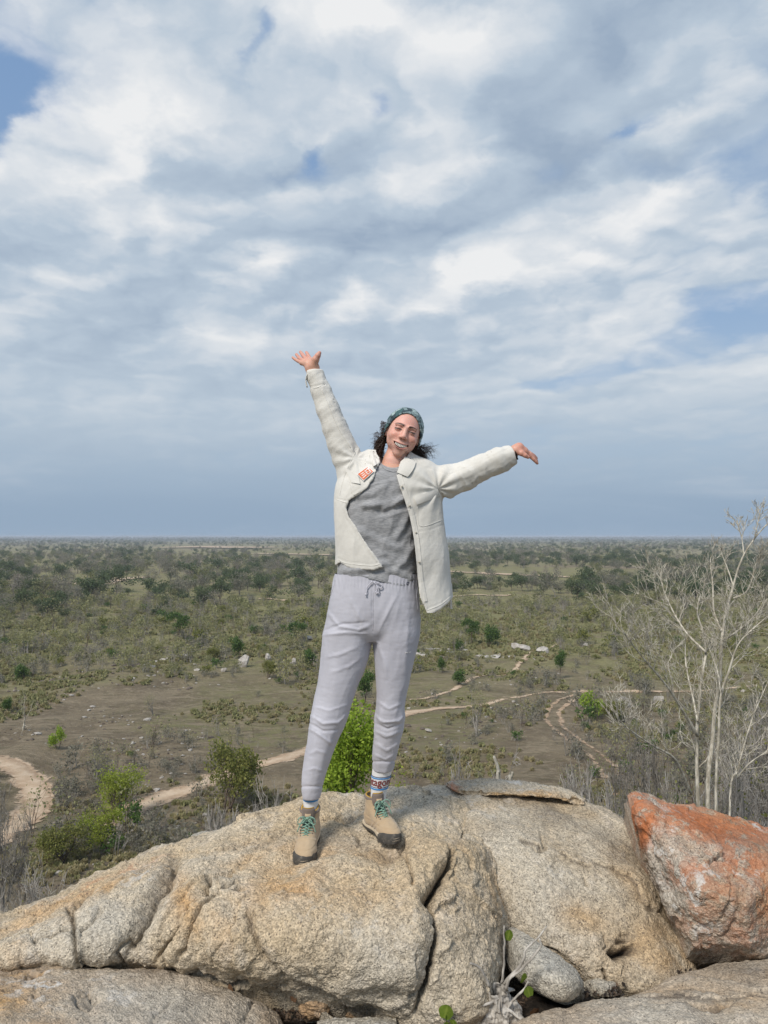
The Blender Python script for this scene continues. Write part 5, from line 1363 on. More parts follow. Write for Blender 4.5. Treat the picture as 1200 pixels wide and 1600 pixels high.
def poly_sd(X, Z, poly):
    """signed distance to a closed polygon (negative inside), 2-D arrays"""
    d = np.full(X.shape, 1e9); s = np.ones(X.shape); n = len(poly)
    for i in range(n):
        ax, az = poly[i]; bx, bz = poly[i - 1]
        ex, ez = bx - ax, bz - az; wx, wz = X - ax, Z - az
        t = np.clip((wx * ex + wz * ez) / (ex * ex + ez * ez + 1e-12), 0, 1)
        d = np.minimum(d, (wx - ex * t) ** 2 + (wz - ez * t) ** 2)
        c1, c2, c3 = Z >= az, Z < bz, ex * wz > ez * wx
        f = (c1 & c2 & c3) | (~c1 & ~c2 & ~c3); s[f] *= -1
    return s * np.sqrt(d)
def surf(F, g):
    """naive surface nets"""
    F = np.asarray(F, np.float32); S = F < 0
    n = F.shape
    c = np.zeros((n[0] - 1, n[1] - 1, n[2] - 1), np.int8)
    for a in (0, 1):
        for b in (0, 1):
            for d in (0, 1): c += S[a:n[0] - 1 + a, b:n[1] - 1 + b, d:n[2] - 1 + d]
    act = (c > 0) & (c < 8); I = np.argwhere(act); idx = np.full(act.shape, -1, np.int64); idx[act] = np.arange(len(I))
    acc = np.zeros((len(I), 3)); cnt = np.zeros(len(I))
    cs = [(a, b, d) for a in (0, 1) for b in (0, 1) for d in (0, 1)]
    val = {k: F[I[:, 0] + k[0], I[:, 1] + k[1], I[:, 2] + k[2]] for k in cs}
    for k in cs:
        for ax in range(3):
            if k[ax] == 0:
                k2 = list(k); k2[ax] = 1; k2 = tuple(k2)
                a, b = val[k], val[k2]; m = (a < 0) != (b < 0)
                t = np.where(m, a / (a - b + 1e-20), 0)
                p = np.array(k, float)[None] + 0 * acc; p[:, ax] += t
                acc += np.where(m[:, None], p, 0); cnt += m
    V = (I + acc / cnt[:, None]) * g.h + g.lo
    Fs = []
    for ax in range(3):
        sl0 = [slice(None)] * 3; sl1 = [slice(None)] * 3; sl0[ax] = slice(0, -1); sl1[ax] = slice(1, None)
        A, B = S[tuple(sl0)], S[tuple(sl1)]
        E = np.argwhere(A != B); u, v = (ax + 1) % 3, (ax + 2) % 3
        E = E[(E[:, u] > 0) & (E[:, v] > 0) & (E[:, u] < n[u] - 1) & (E[:, v] < n[v] - 1)]
        ins = A[E[:, 0], E[:, 1], E[:, 2]]
        def cell(du, dv):
            q = E.copy(); q[:, u] -= du; q[:, v] -= dv; return idx[q[:, 0], q[:, 1], q[:, 2]]
        q = np.stack([cell(1, 1), cell(0, 1), cell(0, 0), cell(1, 0)], -1)
        q[~ins] = q[~ins][:, ::-1]
        Fs.append(q)
    Fq = np.concatenate(Fs); Fq = Fq[(Fq >= 0).all(1)]
    return V, Fq
def vnormals(V, F):
    n = np.cross(V[F[:, 2]] - V[F[:, 0]], V[F[:, 3]] - V[F[:, 1]]); N = np.zeros_like(V)
    for i in range(4): np.add.at(N, F[:, i], n)
    return N / (np.linalg.norm(N, axis=1)[:, None] + 1e-12)
def relax(V, F, it=1, k=.5):
    for _ in range(it):
        A = np.zeros_like(V); c = np.zeros(len(V))
        for i in range(4):
            np.add.at(A, F[:, i], V[F[:, (i + 1) % 4]] + V[F[:, (i - 1) % 4]]); np.add.at(c, F[:, i], 2)
        V = V * (1 - k) + k * A / np.maximum(c, 1)[:, None]
    return V
def W(px, py, Y=3.0): return at(px, py, Y)
def zx(rows, y0, ry, dy=0.0):
    """picture rows (py, px left, px right[, y centre, y radius]) -> loft rows at real depth"""
    out = []
    for r in rows:
        yc = r[3] if len(r) > 3 else y0; yr = r[4] if len(r) > 4 else ry
        a, b = at(r[1], r[0], yc), at(r[2], r[0], yc)
        out.append((a[2], a[0], b[0], yc, yr))
    return out
def folds(V, N, dirs, amp, s, seed, along=None):
    """cloth creases: ridged noise stretched along the given direction"""
    d = np.asarray(dirs, float); d /= np.linalg.norm(d)
    P = V + 0
    al = P @ d
    Q = P - al[:, None] * d * .78
    r = fbm(Q / s, 3, seed)
    return amp * (1 - 2.2 * np.abs(r)) 

# ---- materials
def skin_fn(n, b):
    col = n.attr('tint', 'Color')
    c = n.coord('Object')
    n.set(b.inputs['Base Color'], n.mix(n.m('MULTIPLY', n.ss(n.noise(c, 60, 5, .6), .45, .7), .12), col, (.55, .22, .16)))
    b.inputs['Subsurface Weight'].default_value = .12; b.inputs['Subsurface Radius'].default_value = (.012, .004, .002)
    n.set(b.inputs['Normal'], n.bump(n.noise(c, 320, 3), .12, .001))
M_SKIN = material('skin', skin_fn, rough=.48, spec=.4)
def cloth(name, c1, c2, weave=900, heather=None, bump=.35, rough=.85, sheen=.2):
    def fn(n, b):
        c = n.coord('Object')
        w = n.noise(n.v('MULTIPLY', c, (1, 1, .25)), weave * .35, 3, .6); w2 = n.noise(n.v('MULTIPLY', c, (.25, .25, 1)), weave * .35, 3, .6)
        col = n.mix(n.ss(n.noise(c, 6, 5, .6), .35, .65), c1, c2)
        col = n.v('SCALE', col, scale=n.m('ADD', .94, n.m('MULTIPLY', n.m('ADD', w, w2), .06)))
        if heather:
            st = n.noise(n.v('MULTIPLY', c, (60, 60, 420)), 1.0, 5, .65, .3)
            col = n.mix(n.ss(st, .40, .62), col, heather)
        n.set(b.inputs['Base Color'], col)
        n.set(b.inputs['Normal'], n.bump(n.m('ADD', n.m('MULTIPLY', n.m('ADD', w, w2), .4), n.m('MULTIPLY', n.noise(c, 38, 5, .6), 1.0)), bump, .0035))
        b.inputs['Sheen Weight'].default_value = sheen
    return material(name, fn, rough=rough, spec=.2)
M_JACKET = cloth('linen_jacket', (.60, .585, .54), (.69, .675, .63))
M_JACKET_TRIM = cloth('linen_trim', (.61, .595, .55), (.68, .665, .62))
M_TEE = cloth('heather_tee', (.235, .24, .25), (.26, .265, .275), heather=(.37, .375, .385))
M_TROUSER = cloth('trouser_nylon', (.425, .425, .475), (.475, .475, .525), weave=1400, bump=.2, rough=.6, sheen=.1)
M_SOCK = cloth('sock_knit', (.68, .68, .69), (.74, .74, .74), weave=700)
M_SUEDE = cloth('boot_suede', (.40, .295, .185), (.47, .36, .235), weave=1200, bump=.4)
M_BOOT_GREY = cloth('boot_collar', (.16, .125, .105), (.20, .16, .135))
M_MUSTARD = material('mustard_lining', color=(.48, .29, .05), rough=.85)
M_MIDSOLE = material('midsole_cream', color=(.62, .52, .38), rough=.7)
M_OUTSOLE = material('rubber_dark', lambda n, b: n.set(b.inputs['Base Color'], n.mix(n.ss(n.noise(n.coord(), 40, 5, .7), .45, .65), (.060, .056, .050), (.13, .115, .095))), rough=.8)
M_LACE = material('lace_teal', lambda n, b: n.set(b.inputs['Base Color'], n.mix(n.ss(n.noise(n.coord(), 260, 2), .45, .55), (.13, .25, .19), (.26, .40, .32))), rough=.8)
M_TONGUE = material('tongue_teal', color=(.065, .10, .085), rough=.85)
M_HAIR = material('hair_brown', lambda n, b: n.set(b.inputs['Base Color'], n.mix(n.attr('var'), (.018, .010, .007), (.060, .032, .020))), rough=.45, spec=.4)
M_TEETH = material('teeth', color=(.66, .62, .56), rough=.3, spec=.5)
M_WHITE = material('print_white', color=(.75, .74, .72), rough=.7)
M_ORANGE = material('patch_orange', color=(.68, .13, .03), rough=.7)
M_BLUE = material('stripe_blue', color=(.06, .26, .58), rough=.8)
M_NAVY = material('stripe_navy', color=(.03, .04, .09), rough=.8)
M_MAROON = material('letters_maroon', color=(.20, .035, .03), rough=.8)
M_BLACK = material('black_rubber', color=(.012, .012, .013), rough=.55)
M_BUTTON = material('button_pearl', color=(.50, .47, .40), rough=.3)
def band_fn(n, b):
    c = n.coord('Object')
    cw = n.v('ADD', c, n.v('SCALE', n.v('SUBTRACT', n.n('ShaderNodeTexNoise', i_Vector=c, i_Scale=28.0).outputs['Color'], (.5, .5, .5)), scale=.03))
    v = n.sep(n.voro(cw, 36, out='Color'))
    e = n.voro(cw, 36, 'DISTANCE_TO_EDGE')
    col = n.mix(n.ss(v[0], .40, .43), (.045, .070, .085), (.19, .26, .275))
    col = n.mix(n.ss(v[1], .62, .65), col, (.33, .42, .42))
    col = n.mix(n.ss(v[2], .78, .8), col, (.06, .12, .125))
    col = n.mix(n.ss(e, .06, .02), col, (.03, .05, .055))
    n.set(b.inputs['Base Color'], col)
    n.set(b.inputs['Normal'], n.bump(n.noise(n.v('MULTIPLY', c, (1, 1, 4)), 45, 4), .5, .004))
M_BAND = material('headscarf_print', band_fn, rough=.85)

PX0, PY0 = 552, 1310
PROOT = at(PX0, PY0, 2.95)
person = thing('person', 'smiling person in pale open overshirt and lilac-grey trousers, arms raised, standing on the boulder', 'person', tuple(PROOT))
def padd(name, V, F=None, T=None, mat=None, parent=None, attrs=None, mats=None, smooth=True, label=None):
    base = PROOT if parent is None or parent is person else np.array(parent['_w'])
    me = mesh_np(name, np.asarray(V) - base, F, T, mats or [mat], attrs=attrs, smooth=smooth)
    o = link(name, me, parent or person); o.location = (0, 0, 0)
    if label: o['label'] = label
    return o
def tubes_add(name, tb, mat, parent=None, origin=None, attrs=None):
    base = PROOT if origin is None else np.asarray(origin)
    for i in range(len(tb.V)): tb.V[i] = tb.V[i] - base
    return link(name, tb.mesh(name, mat, attrs), parent or person)

# ------------------------------------------------------------------ jacket
OPEN_L = [(596, 700), (593, 722), (584, 746), (574, 763), (546, 781), (540.5, 793), (545, 807), (559, 828), (577, 856), (592, 876), (599, 886.5)]
OPEN_R = [(664, 950), (657, 932), (653, 908), (650, 873), (646.5, 838), (640, 803), (631, 775), (624, 757), (619, 737), (628, 716), (634, 700)]
def build_jacket():
    g = G3((-.35, 2.80, .90), (.56, 3.20, 1.88), .0043)
    body = loft(g, zx([(975, 523, 712), (945, 524, 709), (915, 524, 706), (888, 524, 703.5), (862, 524, 701.5), (828, 522.5, 696), (803, 521.5, 692, 3.0, .128), (780, 522, 689, 3.0, .126), (758, 526, 686, 3.0, .118), (738, 534, 684, 3.005, .105), (724, 546, 676, 3.01, .085), (712, 562, 652, 3.015, .062), (704, 575, 640, 3.02, .045)], 3.0, .132), 2.4)
    sh = cone(g, W(560, 731), W(664, 750), .052, .050)
    slL = None
    L = [(548, 728, .062), (536, 700, .056), (524, 670, .050), (512, 640, .046), (502, 612, .041), (493, 590, .034), (491, 560, .032)]
    for i in range(len(L) - 1):
        c = cone(g, W(*L[i][:2]), W(*L[i + 1][:2]), L[i][2], L[i + 1][2]); slL = c if slL is None else smin(slL, c, .012)
    Rr = [(668, 754, .063, 3.0), (700, 752, .063, 2.995), (728, 742, .056, 2.99), (752, 731, .050, 2.985), (776, 720, .050, 2.98), (794, 713, .040, 2.98), (822, 704, .030, 2.98)]
    slR = None
    for i in range(len(Rr) - 1):
        c = cone(g, W(Rr[i][0], Rr[i][1], Rr[i][3]), W(Rr[i + 1][0], Rr[i + 1][1], Rr[i + 1][3]), Rr[i][2], Rr[i + 1][2]); slR = c if slR is None else smin(slR, c, .012)
    # loose bag of cloth under the right cuff
    slR = smin(slR, cone(g, W(772, 732, 2.98), W(789, 729, 2.98), .022, .016), .02)
    # cuff planes
    def plane(P, d):
        d = np.asarray(d, float); d /= np.linalg.norm(d); return (g.x - P[0]) * d[0] + (g.y - P[1]) * d[1] + (g.z - P[2]) * d[2]
    slL = np.maximum(slL, plane(W(492, 579.5), W(491.5, 560) - W(493, 590)))
    slR = np.maximum(slR, plane(W(801, 708, 2.98), W(815, 703, 2.98) - W(795, 711, 2.98)))
    J = smin(smin(body, sh, .03), smin(slL, slR, .01), .022)
    J = J.astype(np.float32)
    shell = smax(J, -(J + .0070), .002)
    # front opening and hem, cut in the plane of the picture through the chest
    u = g.x[:, 0, 0][:, None]; z = g.z[0, 0, :][None]
    q = proj(np.stack(np.broadcast_arrays(u, np.full_like(u, 2.885), z), -1))
    X, Z = q[..., 0], q[..., 1]
    po = OPEN_L + [(599, 1010), (668, 1010), (668, 962)] + OPEN_R
    d1 = poly_sd(X, Z, po) / 400.
    hemL = [(480, 905), (524, 884), (530, 880), (541, 886.5), (560, 890.5), (582, 890.5), (598, 886), (601, 886), (601, 1010), (480, 1010)]
    hemR = [(601, 1010), (660, 950), (664, 951), (669, 962.5), (688, 953), (707, 939.5), (730, 930), (730, 1010)]
    d2 = np.minimum(poly_sd(X, Z, hemL), poly_sd(X, Z, hemR)) / 400.
    front = (g.y - 2.985)
    cut = np.minimum(np.maximum(d1[:, None, :], front), np.where(g.y < 3.03, d2[:, None, :], 1.0))
    bz = at(600, 905, 3.1)[2]
    back = np.maximum(np.maximum(g.z - bz, -(g.y - 3.0)), (g.x - at(704, 900, 3.0)[0]))
    cut = np.minimum(cut, back)
    neck = ell(g, W(613, 712, 3.0), (.066, .085, .085))
    F = np.maximum(shell, -cut); F = smax(F, -neck, .004)
    V, Fq = surf(F, g); V = relax(V, Fq, 1, .4); N = vnormals(V, Fq)
    pq = proj(V)
    H = np.zeros(len(V))
    arm_l = np.clip((563 - pq[:, 0]) / 14, 0, 1) * np.clip((735 - pq[:, 1]) / 20, 0, 1)
    arm_r = np.clip((pq[:, 0] - 682) / 14, 0, 1) * np.clip((790 - pq[:, 1]) / 8, 0, 1)
    bod = np.clip(1 - arm_l - arm_r, 0, 1)
    H += arm_l * (folds(V, N, (-.30, 0, 1), .0028, .055, 5) + folds(V, N, (.9, 0, .6), .0022, .05, 6))
    H += arm_r * (folds(V, N, (.55, .1, -1), .0042, .05, 7) + folds(V, N, (1, 0, .45), .0022, .045, 8))
    H += bod * (folds(V, N, (.1, 0, 1), .0040, .085, 9) + folds(V, N, (.6, 0, 1), .0012, .05, 10))
    H += .0007 * (arm_l + arm_r + .5 * bod) * (1 - 2 * np.abs(fbm((V - .8 * (V @ np.array([.5, 0, .5]))[:, None] * np.array([.5, 0, .5])) / .020, 2, 15)))
    # pull folds fanning from the raised shoulders
    for (cx, cy, amp, reach, fr, ph) in [(556, 716, .0055, 60, 9, 0), (684, 764, .0070, 62, 10, 1.2)]:
        dx, dy = pq[:, 0] - cx, pq[:, 1] - cy; a = np.arctan2(dy, dx); rr = np.hypot(dx, dy)
        H += amp * np.sin(a * fr + ph + .8 * vnoise(V * 8, 3)) * np.exp(-(rr / reach) ** 2) * np.clip(rr / 14, 0, 1)
    # the inner and outer side of the cloth move together
    wavy = .010 * vnoise(np.stack([V[:, 0] * 9, 0 * V[:, 0], V[:, 2] * 7], -1), 12) * np.clip((pq[:, 1] - 760) / 80, 0, 1) * bod
    V = V + N * H[:, None] * .55 + np.array([0, 1, 0]) * wavy[:, None]
    # hem seams: stitched lines pressed in along the edges
    for pts in (OPEN_L, OPEN_R):
        d, s_, t_ = polyline_dist(pq, pts); V = V - N * (.0010 * np.exp(-((d - 6) / 1.1) ** 2) * (V[:, 1] < 2.98))[:, None]
    for pts in ([(524, 779), (545, 783), (572, 768)], [(556, 700), (538, 742), (530, 775)], [(672, 728), (680, 748), (690, 778)], [(560, 712), (536, 672), (508, 612), (497, 598)], [(668, 731), (700, 742), (752, 722), (796, 700)],
                [(645, 832), (672, 828), (697, 818)], [(528, 872), (541, 878), (580, 882), (596, 878)], [(668, 951), (688, 943), (706, 930)]):
        d, s_, t_ = polyline_dist(pq, pts); V = V - N * (.0013 * np.exp(-(d / 1.0) ** 2) * (V[:, 1] < 2.99))[:, None]
    d, s_, t_ = polyline_dist(pq, [(480, 606), (508, 600)]); V = V - N * (.003 * np.exp(-(d / 1.2) ** 2))[:, None]
    o = padd('overshirt', V, Fq, mat=M_JACKET)
    bv = BVHTree.FromPolygons([Vector(v) for v in V], [tuple(f) for f in Fq.tolist()])
    return o, bv
EYE = Vector((0, 0, CAMZ))
def hit(bv, px, py, default=None):
    r = bv.ray_cast(EYE, ray(px, py), 6.0)
    return (np.array(r[0]), np.array(r[1])) if r[0] is not None else (None, None)
def conform(name, bv, quad, nu, nv, thick, mat, off=.001, parent=None, shape=None, maxY=None, fallbackY=2.88, fit=False):
    """a thin cloth piece laid on the surface under the four picture corners (tl, tr, br, bl)"""
    q = np.array(quad, float); top = []
    Yl = fallbackY
    for j in range(nv + 1):
        row = []
        for i in range(nu + 1):
            s, t = i / nu, j / nv
            p = (q[0] * (1 - s) + q[1] * s) * (1 - t) + (q[3] * (1 - s) + q[2] * s) * t
            if shape is not None: p = shape(p, s, t)
            h, n = hit(bv, *p)
            if h is None or (maxY and h[1] > maxY): h = at(p[0], p[1], Yl)
            Yl = h[1]; row.append(h)
        top.append(row)
    P = np.array(top)
    if fit:      # stiff piece: quadratic depth fitted to the cloth under it
        S_, T_ = np.meshgrid(np.linspace(0, 1, nu + 1), np.linspace(0, 1, nv + 1)); A_ = np.stack([S_ * 0 + 1, S_, T_, S_ * T_, S_ ** 2, T_ ** 2], -1).reshape(-1, 6); y_ = P[..., 1].reshape(-1)
        w_ = np.ones(len(y_))
        for _ in range(4):
            c_ = np.linalg.lstsq(A_ * w_[:, None], y_ * w_, rcond=None)[0]; e_ = A_ @ c_ - y_; w_ = 1 / (1 + (e_ / .006) ** 2)
        yf = (A_ @ c_).reshape(nv + 1, nu + 1); D_ = P - np.array(EYE); P = np.array(EYE) + D_ * (yf / P[..., 1])[..., None]
    # soften small bumps so the piece lies like stiff cloth
    for _ in range(2):
        Q = P.copy(); Q[1:-1, 1:-1, 1] = (P[:-2, 1:-1, 1] + P[2:, 1:-1, 1] + P[1:-1, :-2, 1] + P[1:-1, 2:, 1]) / 4; P = Q
    d = P - np.array(EYE); d /= np.linalg.norm(d, axis=-1, keepdims=True)
    A = P - d * (off + thick); B = P - d * off
    V = np.concatenate([A.reshape(-1, 3), B.reshape(-1, 3)]); w = nu + 1; m = (nu + 1) * (nv + 1); F = []
    for j in range(nv):
        for i in range(nu):
            a = j * w + i; F.append((a, a + w, a + w + 1, a + 1)); F.append((m + a, m + a + 1, m + a + w + 1, m + a + w))
    for i in range(nu):
        F.append((i, i + 1, m + i + 1, m + i)); a = nv * w + i; F.append((a + 1, a, m + a, m + a + 1))
    for j in range(nv):
        a = j * w; F.append((a + w, a, m + a, m + a + w)); b = a + nu; F.append((b, b + w, m + b + w, m + b))
    return padd(name, V, F, mat=mat, parent=parent, smooth=False) if parent is None else sub(name, V, F, mat, parent)
def sub(name, V, F, mat, parent, T=None, attrs=None, smooth=False):
    me = mesh_np(name, np.asarray(V) - PROOT, F, T, [mat], attrs=attrs, smooth=smooth); return link(name, me, parent)
def strip(bv, pts, wpx, name, mat, thick, parent, off=.001, n=14, maxY=None):
    """band of cloth following a picture polyline"""
    P = smooth_poly([(a, b, 0) for a, b in pts], n + 1)[:, :2]; T = np.gradient(P, axis=0); T /= np.linalg.norm(T, axis=1)[:, None]; Nn = np.stack([-T[:, 1], T[:, 0]], -1)
    def shp(p, s, t):
        k = t * n; i = int(round(k)); return P[i] + Nn[i] * (s - .5) * wpx
    return conform(name, bv, [(0, 0)] * 4, 2, n, thick, mat, off, parent, shp, maxY)

jacket, JB = build_jacket()
# collar wings
def collar_wing(pts_outer, pts_inner, name='collar'):
    """leaf between two 3-D polylines, arched, with thickness"""
    A = smooth_poly(pts_outer, 12); B = smooth_poly(pts_inner, 12); n = 5; rows = []
    for i in range(n + 1):
        t = i / n; rows.append(A * (1 - t) + B * t + np.array([0, -.010, .004]) * math.sin(math.pi * t))
    P = np.array(rows); th = np.array([0, .004, -.001]); V = np.concatenate([P.reshape(-1, 3), (P + th).reshape(-1, 3)]); w = 12; m = w * (n + 1); F = []
    for j in range(n):
        for i in range(w - 1):
            a = j * w + i; F.append((a, a + 1, a + w + 1, a + w)); F.append((m + a, m + a + w, m + a + w + 1, m + a + 1))
    for i in range(w - 1): F.append((i + 1, i, m + i, m + i + 1)); a = n * w + i; F.append((a, a + 1, m + a + 1, m + a))
    for j in range(n): a = j * w; F.append((a, a + w, m + a + w, m + a)); b = a + w - 1; F.append((b + w, b, m + b, m + b + w))
    return sub(name, V, F, M_JACKET_TRIM, jacket, smooth=True)
conform('collar', JB, [(577, 705), (597, 707), (594, 722), (583, 729)], 8, 8, .0050, M_JACKET_TRIM, off=.004, parent=jacket, fallbackY=2.93, fit=True, shape=lambda p, s, t: p + np.array([2.0 * math.sin(math.pi * t), 0]) * (s - .5))
conform('collar', JB, [(633, 713), (650, 722), (637, 745), (620, 738)], 8, 8, .0050, M_JACKET_TRIM, off=.004, parent=jacket, fallbackY=2.91, fit=True, shape=lambda p, s, t: p + np.array([3.0 * math.sin(math.pi * t), 0]) * (s - .3))
# pocket flaps, placket, buttons, patch
conform('pocket_flap', JB, [(647, 777), (684, 764), (687, 775), (651, 789)], 12, 5, .0032, M_JACKET_TRIM, off=.003, parent=jacket, maxY=3.05, fit=True)
conform('pocket_flap', JB, [(536, 728), (560, 744), (563, 756), (549, 754)], 8, 4, .0028, M_JACKET_TRIM, off=.002, parent=jacket, maxY=3.05, fit=True)
strip(JB, [(623.5, 741), (628, 757), (635, 777), (644, 806), (650.5, 840), (654.5, 876), (658, 910), (664, 940)], 8.0, 'button_placket', M_JACKET_TRIM, .0022, jacket, maxY=2.98)
for (x, y) in [(628, 760), (640, 790), (650, 832), (655, 878)]:
    h, n_ = hit(JB, x, y)
    if h is not None:
        tb = Tubes(); p = h - np.array([0, .004, 0]); tb.add([p - PROOT, p - PROOT - np.array([0, .0025, 0])], .0042, 10); link('button', tb.mesh('button', M_BUTTON), jacket)
# seams with stitching, thin raised cords
def seam(bv, pts, parent, r=.0011, mat=None, n=26, name='seam'):
    P = smooth_poly([(a, b, 0) for a, b in pts], n); L = []
    for p in P:
        h, nn = hit(bv, p[0], p[1])
        if h is not None and (not L or abs(h[1] - PROOT[1] - L[-1][1]) < .05): L.append(h - PROOT + np.array([0, -.0006, 0]))
    if len(L) > 3: tb = Tubes(); tb.add(L, r, 5); return link(name, tb.mesh(name, mat or M_JACKET_TRIM), parent)
for pts in ([(525, 780), (545, 785), (572, 769)], [(557, 703), (539, 742), (531, 774)], [(672, 730), (680, 748), (690, 776)], [(548, 700), (528, 668), (512, 630), (503, 608)], [(645, 832), (672, 829), (697, 819)],
            [(529, 874), (541, 880), (580, 884), (594, 881)], [(667, 954), (688, 945), (704, 932)], [(481, 604), (494, 606), (507, 600)], [(546, 752), (551, 772), (560, 770)], [(652, 792), (657, 822), (692, 812)], [(589, 878), (574, 856), (557, 829), (545, 810)]):
    seam(JB, pts, jacket)
patch = conform('name_patch', JB, [(574.8, 728.5), (584.4, 736.5), (568.0, 751.4), (557.6, 740.6)], 8, 10, .0022, M_WHITE, off=.006, parent=jacket, maxY=3.05)
# flat prints on the patch
def on_patch(u0, v0, u1, v1, name, mat, lift=.0092):
    c = np.array([(574.8, 728.5), (584.4, 736.5), (568.0, 751.4), (557.6, 740.6)])
    def f(u, v): return (c[0] * (1 - u) + c[1] * u) * (1 - v) + (c[3] * (1 - u) + c[2] * u) * v
    return conform(name, JB, [f(u0, v0), f(u1, v0), f(u1, v1), f(u0, v1)], 4, 4, .0006, mat, off=lift, parent=jacket, maxY=3.05)
on_patch(.07, .05, .93, .95, 'patch_field', M_ORANGE, .0086)
on_patch(.20, .12, .82, .46, 'patch_emblem', M_WHITE, .0096)
for (a, b, c_, d) in [(.30, .17, .40, .41), (.62, .17, .72, .41)]: on_patch(a, b, c_, d, 'patch_letter', M_ORANGE, .0104)
_pc = np.array([(574.8, 728.5), (584.4, 736.5), (568.0, 751.4), (557.6, 740.6)])
def _pf(u, v): return (_pc[0] * (1 - u) + _pc[1] * u) * (1 - v) + (_pc[3] * (1 - u) + _pc[2] * u) * v
conform('patch_letter', JB, [_pf(.34, .17), _pf(.46, .17), _pf(.70, .41), _pf(.58, .41)], 3, 3, .0006, M_ORANGE, off=.0104, parent=jacket, maxY=3.05)
for k in range(3): on_patch(.22 + .22 * k, .54, .32 + .22 * k, .88, 'patch_line', M_WHITE, .0096)

# ------------------------------------------------------------------ t-shirt
def build_tee():
    g = G3((-.26, 2.84, .98), (.22, 3.16, 1.52), .0034)
    rows = [(925, 525, 652.5, 2.99, .112), (917, 525.5, 651.5, 2.99, .112), (900, 527, 650.5, 2.99, .110), (880, 529, 650, 2.99, .108), (850, 531, 650, 2.99, .104), (820, 532, 652, 2.99, .104), (790, 535, 656, 2.99, .107), (765, 542, 660, 2.99, .105), (745, 552, 656, 2.995, .096), (732, 566, 646, 3.0, .082), (722, 582, 636, 3.005, .066), (714, 590, 632, 3.01, .055)]
    F = loft(g, zx(rows, 2.99, .11), 2.4)
    # hem line dips to the right of the picture, neckline scooped
    u = g.x[:, 0, 0][:, None]; z = g.z[0, 0, :][None]
    q = proj(np.stack(np.broadcast_arrays(u, np.full_like(u, 2.88), z), -1))
    hem = np.interp(q[..., 0], [520, 526, 545, 562, 585, 608, 640, 655], [899, 899.5, 903, 901.5, 907, 913.5, 917.5, 917.5])
    F = np.maximum(F, (q[..., 1] - hem)[:, None, :] / 400.)
    nk = ell(g, W(613, 716, 2.96), (.052, .085, .046)); F = smax(F, -nk, .006)
    V, Fq = surf(F, g); V = relax(V, Fq, 1, .4); N = vnormals(V, Fq); pq = proj(V)
    H = folds(V, N, (1, 0, .35), .0020, .06, 31) + folds(V, N, (.3, 0, 1), .0022, .07, 32)
    for (x0, y0, x1, y1, a, w) in [(570, 790, 628, 780, .007, 5), (600, 796, 634, 775, .006, 4), (560, 830, 640, 860, .004, 6), (540, 892, 600, 880, .005, 5), (575, 870, 645, 905, .004, 5), (560, 775, 600, 760, .004, 5), (640, 800, 620, 840, .005, 5), (648, 850, 620, 890, .005, 5)]:
        d, s_, t_ = polyline_dist(pq, [(x0, y0), ((x0 + x1) / 2, (y0 + y1) / 2 + 4), (x1, y1)]); H += a * np.exp(-(d / w) ** 2) - a * .5 * np.exp(-((d - w * 1.8) / w) ** 2)
    H *= np.clip((pq[:, 1] - 735) / 20, 0, 1)
    V = V + N * (H * (V[:, 1] < 3.02))[:, None]
    o = padd('t_shirt', V, Fq, mat=M_TEE)
    return o, BVHTree.FromPolygons([Vector(v) for v in V], [tuple(f) for f in Fq.tolist()])
tee, TB_ = build_tee()
strip(TB_, [(594, 723), (603, 732), (616, 735.5), (627, 731), (635, 722)], 3.4, 'neck_rib', M_TEE, .0018, tee)
strip(TB_, [(530, 898), (545, 900), (562, 899), (585, 904), (608, 910.5), (628, 913.5), (648, 914)], 2.0, 'hem', M_TEE, .0012, tee)
conform('hem_tag', TB_, [(635.2, 909.5), (641.4, 910.4), (641.2, 915.2), (635.0, 914.4)], 2, 2, .001, M_NAVY, off=.002, parent=tee)
conform('hem_tag_line', TB_, [(636.2, 911.6), (640.4, 912.2), (640.3, 913.0), (636.1, 912.4)], 2, 1, .0004, M_WHITE, off=.0034, parent=tee)

